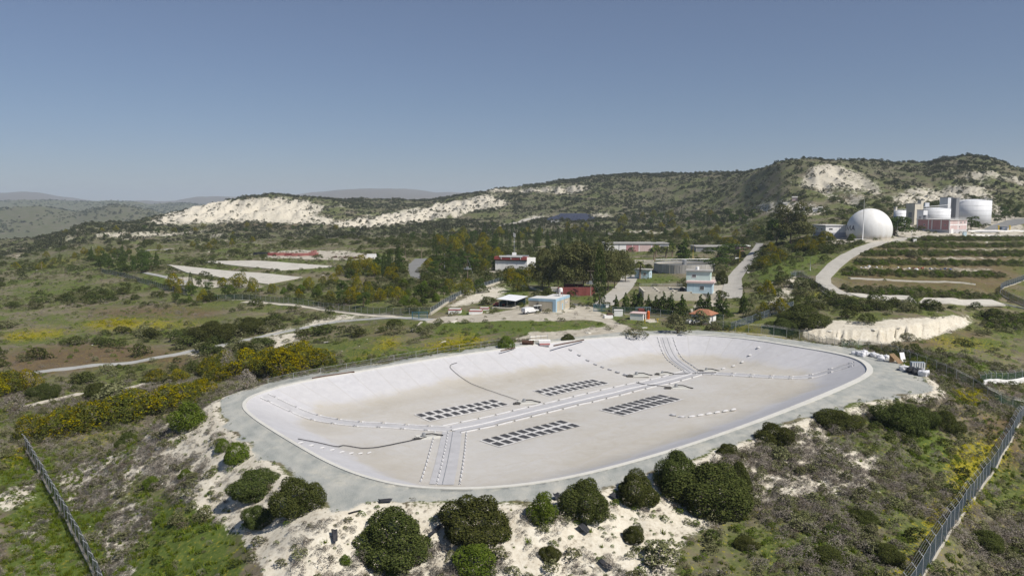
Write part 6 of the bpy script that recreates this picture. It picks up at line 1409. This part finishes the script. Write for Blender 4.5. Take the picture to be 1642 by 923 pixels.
# solar field and far huts
t, m = site('solar_building', 'low white building under the edge of the blue solar field', 'building', 884, 357, 0); MB().box(0, 16*m, 0, 8, -2, 3*m).build('wall', W_white, t); MB().box(-.3, 16*m+.3, -.3, 8.3, 3*m, 3*m+.4).build('roof', W_roof, t)
M_pv = plain('blue_solar_glass', (.06, .065, .095), .25, .2, .3, .4)
for i in range(6):
    a, b = at(876+i*4, 353.2-i*1.35), at(950-i*2, 353.4-i*1.3); L = (b-a).length
    q = thing('solar_table', 'long row of blue solar panels on the far hillside, %s' % ('lowest row', 'second row from below', 'third row from below', 'fourth row from below', 'second row from the top', 'top row')[i], 'solar panels', a, math.atan2(b.y-a.y, b.x-a.x), 'solar rows on the far hillside')
    MB().add([(0, 0, .5), (L, 0, .5), (L, 5.5, 3.4), (0, 5.5, 3.4), (0, 0, .4), (L, 0, .4), (L, 5.5, 3.3), (0, 5.5, 3.3)], [(0, 1, 2, 3), (7, 6, 5, 4), (0, 4, 5, 1), (1, 5, 6, 2), (2, 6, 7, 3), (3, 7, 4, 0)]).build('panels', M_pv, q); mb = MB()
    for k_ in range(8): x = L*(k_+.5)/8; mb.box(x-.1, x+.1, .9, 1.1, -1.5, .85).box(x-.1, x+.1, 4.4, 4.6, -1.5, 2.6)
    mb.build('support', M_metal, q)
for px, py, w_, lb in [(1256, 332, 6, 'small white house on the slope left of the dome, leftmost'), (1270, 322.5, 8, 'small pinkish house highest on the slope left of the dome'), (1285, 339, 8, 'small white shed among the huts on the slope'), (1303, 342, 7, 'grey shed on the slope just above the trees'), (1312, 340, 6, 'white shed at the right end of the hut cluster')]:
    t, m = site('hut', lb, 'hut', px, py, -20); ww = w_*m; MB().box(0, ww, 0, ww*.8, -3, 2.8).build('wall', W_lpink if 'pink' in lb else W_white, t); MB().add([(-.3, -.3, 2.8), (ww+.3, -.3, 2.8), (ww+.3, ww*.8+.3, 2.8), (-.3, ww*.8+.3, 2.8), (-.3, ww*.4, 3.9), (ww+.3, ww*.4, 3.9)], [(0, 1, 5, 4), (2, 3, 4, 5), (0, 4, 3), (1, 2, 5), (0, 3, 2, 1)]).build('roof', W_roof, t)
# red pipe stacks beyond the drying beds
ps0 = None; rr = random.Random(9)
def pipe_stack(px, py, mat, label, L, rows, first_):
    t, m = site('pipe_stack', label, 'pipe stack', px, py, rr.uniform(-12, 4), 'pipe stacks beyond the drying beds'); mb = MB(); r = .32
    for k_ in range(rows):
        for i in range(5-k_): mb.tube([(0, i*.66+k_*.33, r+k_*.57), (L, i*.66+k_*.33, r+k_*.57)], r, 8)
    mb.build('pipes', mat, t); MB().box(.8, 1.1, -.3, 3.4, -.3, .02).box(L-1.1, L-.8, -.3, 3.4, -.3, .02).build('bearer', W_wood, t); return t
W_pink2 = plain('faded_red_pipe', (.34, .14, .12), .6, .25, .6)
for i, (px, py, mt, lb) in enumerate([(406, 409, W_dark, 'stack of black pipes at the left end of the pipe yard'), (417, 409.3, W_dark, 'second stack of black pipes next to the red ones'), (429, 410, W_cont, 'dark red pipe stack nearest the black ones'), (443, 410.3, W_pink2, 'faded red pipe stack in the left half of the pipe yard'),
    (456, 410.6, W_cont, 'dark red pipe stack in the middle of the pipe yard'), (468, 410.8, W_pink2, 'faded red pipe stack right of the yard middle'), (480, 410.8, W_pink2, 'faded red pipe stack beneath the tall red heap'), (494, 410, W_pink2, 'pinkish red pipe stack at the right end of the yard')]):
    pipe_stack(px, py, mt, lb, 5.2, 3, i == 0)
t, m = site('pipe_heap', 'tall untidy heap of red pipe fittings at the end of the pipe yard', 'heap', 502, 408, 0); mb = MB()
for i in range(34):
    a = rr.uniform(0, 6.28); x, y, z_ = rr.uniform(-2.6, 2.6), rr.uniform(-1.5, 1.5), rr.uniform(.2, 1); z_ *= 3.6*(1-abs(x)/3.2); mb.tube([(x, y, z_), (x+math.cos(a)*1.3, y+math.sin(a)*1.3, z_+rr.uniform(-.2, .6))], .22, 6)
mb.build('pipes', W_pink2, t); MB().box(-3, 3, -1.8, 1.8, -.6, .25).build('bearer', W_wood, t)
for px, py, lb in [(540, 413, 'rusty brown heap of steel left on the grey yard'), (556, 413.5, 'rusty brown steel heap in the middle of the grey yard'), (572, 414, 'rusty brown steel heap at the right end of the grey yard'), (690, 464, 'long brown scrap heap inside the tree belt, left end'), (706, 461.5, 'brown scrap heap inside the tree belt, right end')]:
    t, m = site('scrap_heap', lb, 'scrap', px, py, rr.uniform(-20, 20)); mb = MB()
    for i in range(26):
        a = rr.uniform(0, 6.28); x, y = rr.uniform(-2.6, 2.6), rr.uniform(-.9, .9); z_ = rr.uniform(0, 1.3)*(1-abs(x)/3); mb.tube([(x, y, z_), (x+math.cos(a), y+math.sin(a), z_+rr.uniform(0, .5))], rr.uniform(.08, .2), 5)
    mb.build('scrap_bars', W_rust, t); MB().box(-1.5, .2, -.7, .7, -.3, .8).build('scrap_box', W_rust, t)
t, m = site('white_van', 'white box trailer at the right end of the grey pipe yard', 'trailer', 588, 415, 0); MB().box(0, 5, 0, 2.2, .5, 2.6).build('box_body', W_white, t); MB().tube([(1, -.05, .4), (1, 2.25, .4)], .4, 10).tube([(3.6, -.05, .4), (3.6, 2.25, .4)], .4, 10).build('wheels', M_black, t)
t, m = site('white_board', 'tilted white board standing in the bushes by the fence', 'board', 408, 468, 15); MB().add([(0, 0, 0), (.5, 0, 0), (1.1, .3, 2.0), (.5, .4, 2.4), (0, .1, .0), (.5, .1, .0), (1.1, .4, 2.0), (.5, .5, 2.4)], [(0, 1, 2, 3), (7, 6, 5, 4), (0, 4, 5, 1), (1, 5, 6, 2), (2, 6, 7, 3), (3, 7, 4, 0)]).build('board', W_white, t); MB().box(-.2, .8, -.2, .4, -.6, .2).build('foot', W_conc, t)
t, m = site('roof_sheet', 'low grey sheet-roofed kiosk beside the thin cypress', 'kiosk', 287, 464, 20); MB().box(0, 5, 0, 3, -1, 1.7).build('wall', W_gsteel, t); MB().box(-.3, 5.3, -.3, 3.3, 1.7, 1.85).build('roof', plain('pale_blue_roof', (.42, .46, .5), .5, .12), t)
# fences
mt = NT('chain_link'); tr = mt.n('ShaderNodeBsdfTransparent'); df = mt.n('ShaderNodeBsdfDiffuse'); mx_ = mt.n('ShaderNodeMixShader'); df.inputs[0].default_value = (.06, .08, .10, 1); mx_.inputs[0].default_value = .68
mt.lk(tr.outputs[0], mx_.inputs[1]); mt.lk(df.outputs[0], mx_.inputs[2]); mt.lk(mx_.outputs[0], mt.out.inputs[0]); M_link = mt.mat
mt = NT('green_chain_link'); tr = mt.n('ShaderNodeBsdfTransparent'); df = mt.n('ShaderNodeBsdfDiffuse'); mx_ = mt.n('ShaderNodeMixShader'); df.inputs[0].default_value = (.035, .075, .055, 1); mx_.inputs[0].default_value = .5
mt.lk(tr.outputs[0], mx_.inputs[1]); mt.lk(df.outputs[0], mx_.inputs[2]); mt.lk(mx_.outputs[0], mt.out.inputs[0]); M_glink = mt.mat
mt = NT('thin_wire_mesh'); tr = mt.n('ShaderNodeBsdfTransparent'); df = mt.n('ShaderNodeBsdfDiffuse'); mx_ = mt.n('ShaderNodeMixShader'); df.inputs[0].default_value = (.1, .12, .1, 1); mx_.inputs[0].default_value = .12
mt.lk(tr.outputs[0], mx_.inputs[1]); mt.lk(df.outputs[0], mx_.inputs[2]); mt.lk(mx_.outputs[0], mt.out.inputs[0]); M_thin = mt.mat
M_post = plain('pale_steel_post', (.40, .41, .42), .5, .12, 2, .3, .2)
pm_ = {}
def post_mesh(h_, arm, r=.05):
    key = (h_, arm, r)
    if key not in pm_:
        mb = MB(); mb.tube([(0, 0, -.6), (0, 0, h_)]+([(0, arm*.42, h_+.45)] if arm else []), r, 6); me = bpy.data.meshes.new('post'); me.from_pydata(mb.v, [], mb.f); me.materials.append(M_post); me.update(); pm_[key] = me
    return pm_[key]
def fence(label, pts, h_=2.1, arm=1, step=3.0, link=M_link, footing=True, r=.048, wires=True):
    P = curve_xy([at(*p) for p in pts], 1); n = max(int(length(P)/step), 2)
    if n > 99: n = 99
    C = resample(P, n+1, False); z = samp(H, C[:, 0], C[:, 1]); t = thing('chain_link_fence', label, 'fence', (C[0][0], C[0][1], float(z[0]))); o0 = Vector(t.location)
    loc = [Vector((C[i][0], C[i][1], float(z[i])))-o0 for i in range(n+1)]
    for i in range(n+1):
        a, b = C[max(i-1, 0)], C[min(i+1, n)]; po = obj('post', post_mesh(h_, arm, r), t, loc[i]); po.rotation_euler = (random.uniform(-.02, .02), random.uniform(-.02, .02), math.atan2(b[1]-a[1], b[0]-a[0]))
    k_ = 4; D = resample(P, n*k_+1, False); zd = samp(H, D[:, 0], D[:, 1]); m_ = len(D); base = np.c_[D, zd]-np.array(o0)
    V = np.r_[base+[0, 0, .05], base+[0, 0, h_-.03]]; i = np.arange(m_-1); obj('mesh_panel', mesh_np('mesh_panel', V, np.stack([i, i+1, m_+i+1, m_+i], -1), [link]), t)
    mb = MB()
    for zz in ([h_-.02, h_*.5] if not arm else [h_-.02]): mb.tube([p+Vector((0, 0, zz)) for p in loc], .018, 4)
    if arm and wires:
        for j in (1, 2, 3):
            pp = []
            for q_ in range(n+1):
                a, b = C[max(q_-1, 0)], C[min(q_+1, n)]; d = Vector((b[0]-a[0], b[1]-a[1], 0)).normalized(); nrm = Vector((-d.y, d.x, 0)); pp.append(loc[q_]+Vector((0, 0, h_+.15*j))+nrm*arm*.14*j)
            mb.tube(pp, .009, 4)
    mb.build('wire', M_metal, t)
    if footing:
        L, Rr = off_line(D, .14), off_line(D, -.14); o3 = np.array(o0); V = np.concatenate([np.c_[L, zd-.6], np.c_[L, zd+.22], np.c_[Rr, zd+.22], np.c_[Rr, zd-.6]])-o3
        Q = np.concatenate([np.stack([a*m_+i, a*m_+i+1, (a+1)*m_+i+1, (a+1)*m_+i], -1) for a in range(3)]); me = mesh_np('footing', V, Q, [W_conc]); bm_fix(me); obj('footing', me, t)
    return t
fence('grey chain-link fence with cranked posts at the lower left corner', [(41,721),(58,750),(76,782),(96,818),(118,858),(142,903),(162,945),(180,985)], 2.3, -1, 2.6)
fence('grey chain-link fence with cranked posts beside the yellow flowers at the lower right', [(1455,965),(1484,917),(1510,876),(1534,839),(1562,799),(1585,764),(1608,729),(1630,692),(1650,662)], 2.3, 1, 2.6)
fence('green mesh fence with cranked posts curving round the right end of the reservoir', [(1650,664),(1620,656),(1594,648),(1574,634),(1554,622),(1533,613),(1517,604),(1499,596),(1482,590),(1466,584),(1452,579),(1438,573),(1423,568),(1399,563),(1376,559.5),(1340,555),(1300,548),(1260,541.5),(1220,536.5),(1190,534),(1160,531),(1140,529)], 2.2, 1, 3.0, M_glink)
fence('green fence stub above the white wall at the right edge', [(1572,618),(1605,613),(1650,608)], 2.1, 1, 3.0, M_glink, False)
fence('pale cranked fence at the right end of the terraces', [(1650,494),(1628,485),(1612,477),(1601,468),(1614,459),(1650,446)], 2.2, -1, 3.0, M_link)
fence('thin grey fence across the bank behind the far rim', [(1172,529),(1194,521),(1212,514),(1236,506),(1256,500),(1272,494)], 2.0, 0, 3.2, M_link, False, .05)
fence('brown-edged fence running down beside the concrete road bend', [(1268,446),(1282,443),(1296,453),(1312,463),(1330,476)], 1.9, 1, 2.6, M_link)
fence('pale fence between the dark grove and the thin cypress', [(163,437),(185,441),(210,447.5),(240,457),(275,467),(300,473)], 2.3, 0, 3.5, M_link, True)
fence('blue-green mesh fence along the near edge of the tree belt', [(322,482),(360,481.5),(400,481),(430,484),(470,487.5),(500,492),(540,498.5),(580,503),(620,505),(660,506),(690,505)], 2.3, 0, 3.5, M_glink, True)
fence('grey fence on the concrete footing wall climbing to the white building', [(691,504),(703,496.5),(716,487),(741,474),(763,466),(786,458.5),(808,451.5)], 2.1, 0, 3.0, M_link, False)
fence('dark fence under the conifer row right of the blue gate', [(982,504),(1010,504.5),(1040,506.5),(1070,509.5),(1100,512.5),(1160,517)], 2.1, 0, 3.2, M_glink, True)
fence('thin wire fence along the grass outside the left part of the far rim', [(430,621),(470,611),(520,602),(580,591),(640,580),(700,569),(760,560.5),(806,555)], 1.5, 0, 5.0, M_thin, False, .035)
# rubbish along the right end of the berm
def lump(seed, s, name, mat, parent, squash=.75, rough_=.22):
    import bmesh
    bm = bmesh.new(); bmesh.ops.create_icosphere(bm, subdivisions=3, radius=.5); r = np.random.default_rng(seed); o = r.random(3)*50
    for v in bm.verts:
        n_ = float(fbm(np.array([v.co.x*2.2+o[0]+v.co.z]), np.array([v.co.y*2.2+o[1]-v.co.z]), 1, 3, seed)[0]); c = v.co.normalized(); m_ = max(abs(c.x), abs(c.y), abs(c.z)); v.co = v.co*((1/m_)**.55)*(1+rough_*2*n_); v.co.z = max(v.co.z*squash+.33*squash, 0)
        v.co *= s
    me = bpy.data.meshes.new(name); bm.to_mesh(me); bm.free(); me.materials.append(mat)
    return obj(name, me, parent)
M_bag = plain('white_big_bag', (.66, .66, .68), .7, .12, 2); M_bagd = plain('dark_sheet', (.035, .036, .042), .6, .3, 2)
def bag(px, py, s, lb, seed, mat=None, grp='white bags at the right end of the berm'):
    p = at(px, py); t = thing('big_bag', lb, 'bag', p, rt_.uniform(0, 3), grp); lump(seed, s, 'sack', mat or M_bag, t); b = MB(); b.tube([(-.1*s, 0, .55*s), (0, .02, .78*s), (.12*s, 0, .55*s)], .04*s, 6).build('neck', mat or M_bag, t); return t
for i, (px, py, s) in enumerate([(1369.5, 568, 1.1), (1377, 569, 1.3), (1382, 571, 1.4), (1385, 567, 1.3), (1390, 570, 1.2), (1402, 572, 1.4), (1410, 574.5, 1.2), (1413, 578, 1.3), (1421, 575, 1.2)]):
    bag(px, py, s, 'white sack in the left heap of bags on the berm' if i < 5 else 'white sack in the middle heap of bags left of the timber', 300+i, None, 'white sacks, left heap' if i < 5 else 'white sacks, middle heap')
bag(1460, 597, 1.6, 'black and white bundle in front of the grey crate', 320, M_bagd); bag(1471, 600, 1.7, 'black sheet bundle at the right of the rubbish', 321, M_bagd); bag(1480, 602.5, 1.8, 'white sack at the right end of the rubbish', 322); bag(1450, 594, 1.5, 'white sack left of the grey crate', 323)
t, m = site('timber_stack', 'stack of brown planks leaning beside the fence at the rubbish', 'planks', 1437, 581, 35)
for i in range(6): MB().add([(i*.28-.8, -.9, 0), (i*.28-.58, -.9, 0), (i*.28-.58, 1.0, 1.5), (i*.28-.8, 1.0, 1.5), (i*.28-.8, -.9, .07), (i*.28-.58, -.9, .07), (i*.28-.58, 1.0, 1.57), (i*.28-.8, 1.0, 1.57)], [(0, 3, 2, 1), (4, 5, 6, 7), (0, 1, 5, 4), (1, 2, 6, 5), (2, 3, 7, 6), (3, 0, 4, 7)]).build('plank', W_wood, t)
MB().box(-.9, .9, .8, .9, -.2, 1.35).build('prop', W_wood, t)
t, m = site('leaning_board', 'white board leaning beside the brown planks', 'board', 1447, 582, 15); MB().add([(-.6, -.5, 0), (.6, -.5, 0), (.8, .6, 2.1), (-.3, .6, 2.1), (-.6, -.4, 0), (.6, -.4, 0), (.8, .7, 2.1), (-.3, .7, 2.1)], [(0, 1, 2, 3), (7, 6, 5, 4), (0, 4, 5, 1), (1, 5, 6, 2), (2, 6, 7, 3), (3, 7, 4, 0)]).build('board', W_white, t); MB().box(-.6, -.45, .3, .4, -.2, 1.2).build('prop', W_wood, t)
t, m = site('crate', 'blue-grey slatted crate among the rubbish on the berm', 'crate', 1462, 592, -10); MB().box(0, 2.3, 0, 1.2, 0, 1.3).build('crate_body', plain('blue_grey_crate', (.27, .31, .35), .7, .2), t); mb = MB()
for i in range(6): mb.box(.05+i*.4, .22+i*.4, -.06, -.003, .1, 1.25)
mb.build('slat', W_white, t)
t, m = site('sheet_roll', 'rolled grey sheet lying left of the slatted crate', 'roll', 1442, 592, -20); MB().tube([(0, 0, .35), (2.4, 0, .35)], .35, 12).tube([(.1, .6, .3), (2.2, .7, .3)], .3, 12).build('roll', plain('grey_roll', (.3, .31, .35), .6, .2), t); MB().tube([(-.05, 0, .35), (0, 0, .35)], .18, 10).build('core', W_dark, t)
# scraps of black sheet on the near slope
def scrap(px, py, w_, h_, yaw, lb, up=.4):
    p = at(px, py); t = thing('black_sheet', lb, 'sheet', p, yaw, 'scraps of black sheet'); n = 7; V = []; Q = []; r = random.Random(int(px))
    for i in range(n):
        for j in range(n): u, v = i/(n-1)-.5, j/(n-1)-.5; V.append((w_*u*(1+.3*v), h_*v, .06+up*(v+.5)+.22*(vnoise(np.array([u*4+px]), np.array([v*4+py]), 3)[0]+.5)))
    for i in range(n-1):
        for j in range(n-1): Q.append((i*n+j, (i+1)*n+j, (i+1)*n+j+1, i*n+j+1))
    o = obj('torn_sheet', mesh_np('torn_sheet', V, Q, [M_bagd], None, True), t); sd = o.modifiers.new('thickness', 'SOLIDIFY'); sd.thickness = .02; return t
for a in [(537, 866, .5, 1.1, .3, 'torn black sheet standing on the chalk left of the broad shrub', .7), (700, 852, .55, 2.4, -.5, 'narrow black strip between the two largest shrubs', .3), (937, 853, 1.0, .9, 1.0, 'crumpled black sheet below the dark dome-shaped shrub', .7), (971, 910, .6, 1.4, .7, 'black sheet on bare chalk near the bottom edge', .4), (893, 800, .6, .8, .2, 'small black sheet between the small green shrub and the dark dome-shaped one', .4), (985, 800, .7, .8, .9, 'black sheet scrap beside the gravel edge', .4), (618, 805, 1.3, .6, .1, 'black sheet edge behind the broad shrub', .12)]: scrap(*a)
long_pipe([(559,824),(567,821.5),(578,819)], .09, 'thin dark pipe lying at the gravel edge behind the broad shrub', M_black)['group'] = 'thin pipes on the berm'
# loose stones and terrace rubbish
def rock(seed):
    import bmesh
    bm = bmesh.new(); bmesh.ops.create_icosphere(bm, subdivisions=1, radius=.5); r = random.Random(seed)
    for v in bm.verts: v.co *= r.uniform(.6, 1.15); v.co.z *= .65
    me = bpy.data.meshes.new('stone'); bm.to_mesh(me); bm.free(); me.materials.append(plain('white_stone', (.60, .57, .50), .95, .15, 3)); return me
P, rg, i_, j_ = scatter_points(np.where(view & nearz, 1.1*chalk*np.clip(.4+clump, 0, 2)+.015, 0), 41, 60, 175); scatter('loose_rubble', P, [rock(1), rock(2), rock(3)], sizes(rg, len(P), .08, .6, (.6, 1), 4), rg)
P, rg, i_, j_ = scatter_points(np.where(view & (YY > 175) & (YY < 900), .008*np.clip(.2+clump2, 0, 2)+.03*chalk, 0), 42); scatter('white_rubble', P, [rock(4), rock(5)], sizes(rg, len(P), .4, 2.0, (.4, .7), 3), rg)
# rows of reeds and hedges on the terraces
ter = np.zeros((NY, NK))
paint(ter, [[(1335,462),(1480,466),(1600,476),(1600,484),(1480,478),(1360,470),(1330,466)],[(1352,433),(1610,440),(1612,447),(1350,442)],[(1375,418.5),(1642,421),(1642,427),(1370,426)],[(1385,404),(1642,405),(1642,411.5),(1380,411)],[(1395,391.5),(1642,392),(1642,397),(1390,398)],[(1405,381),(1642,381),(1642,386.5),(1400,387)],
   [(1560,505),(1642,505),(1642,530),(1580,525)]], 1.0, False)
_, c1 = cover('terrace_undergrowth', np.where(ter > .5, .6, 0), 51, K_dark[:1]+K_olive+K_green, 1.2, 2.7, (.5, .8), 1.5, 150, 520)
lit = np.zeros((NY, NK)); paint(lit, [[(1372,427),(1530,429),(1530,433),(1372,431)]], 1.0, False)
cols = [plain('litter_red', (.4, .06, .05), .7), plain('litter_blue', (.1, .14, .35), .7), W_white, plain('litter_grey', (.3, .3, .3), .7), plain('litter_brown', (.25, .15, .1), .8)]
def box_mesh(mt_):
    mb = MB(); mb.box(-.5, .5, -.4, .4, 0, .6).box(-.3, .25, -.25, .3, .6, .9); me = bpy.data.meshes.new('litter'); me.from_pydata(mb.v, [], mb.f); me.materials.append(mt_); me.update(); return me
P, rg, i_, j_ = scatter_points(np.where(lit > .5, .16, 0), 52); scatter('terrace_litter', P, [box_mesh(c_) for c_ in cols], sizes(rg, len(P), .4, 1.2, (.5, .9), 2), rg)
# ---------------------------------------------------------------- the air
hz_m = bpy.data.materials.new('haze_air'); hz_m.use_nodes = True; ht = hz_m.node_tree; ht.nodes.clear(); ho = ht.nodes.new('ShaderNodeOutputMaterial'); pv = ht.nodes.new('ShaderNodeVolumePrincipled')
pv.inputs['Color'].default_value = (0.72, 0.84, 1.0, 1); pv.inputs['Density'].default_value = 0.00009; pv.inputs['Anisotropy'].default_value = 0.1; ht.links.new(pv.outputs[0], ho.inputs['Volume'])
zl, zh = float(H.min())-2, max(float(H.max())+15, ZC+10)
hb_ = MB(); hb_.box(-14500, 14500, -300, 15300, zl, zh); haze = tag(hb_.build('haze', hz_m), kind='stuff')
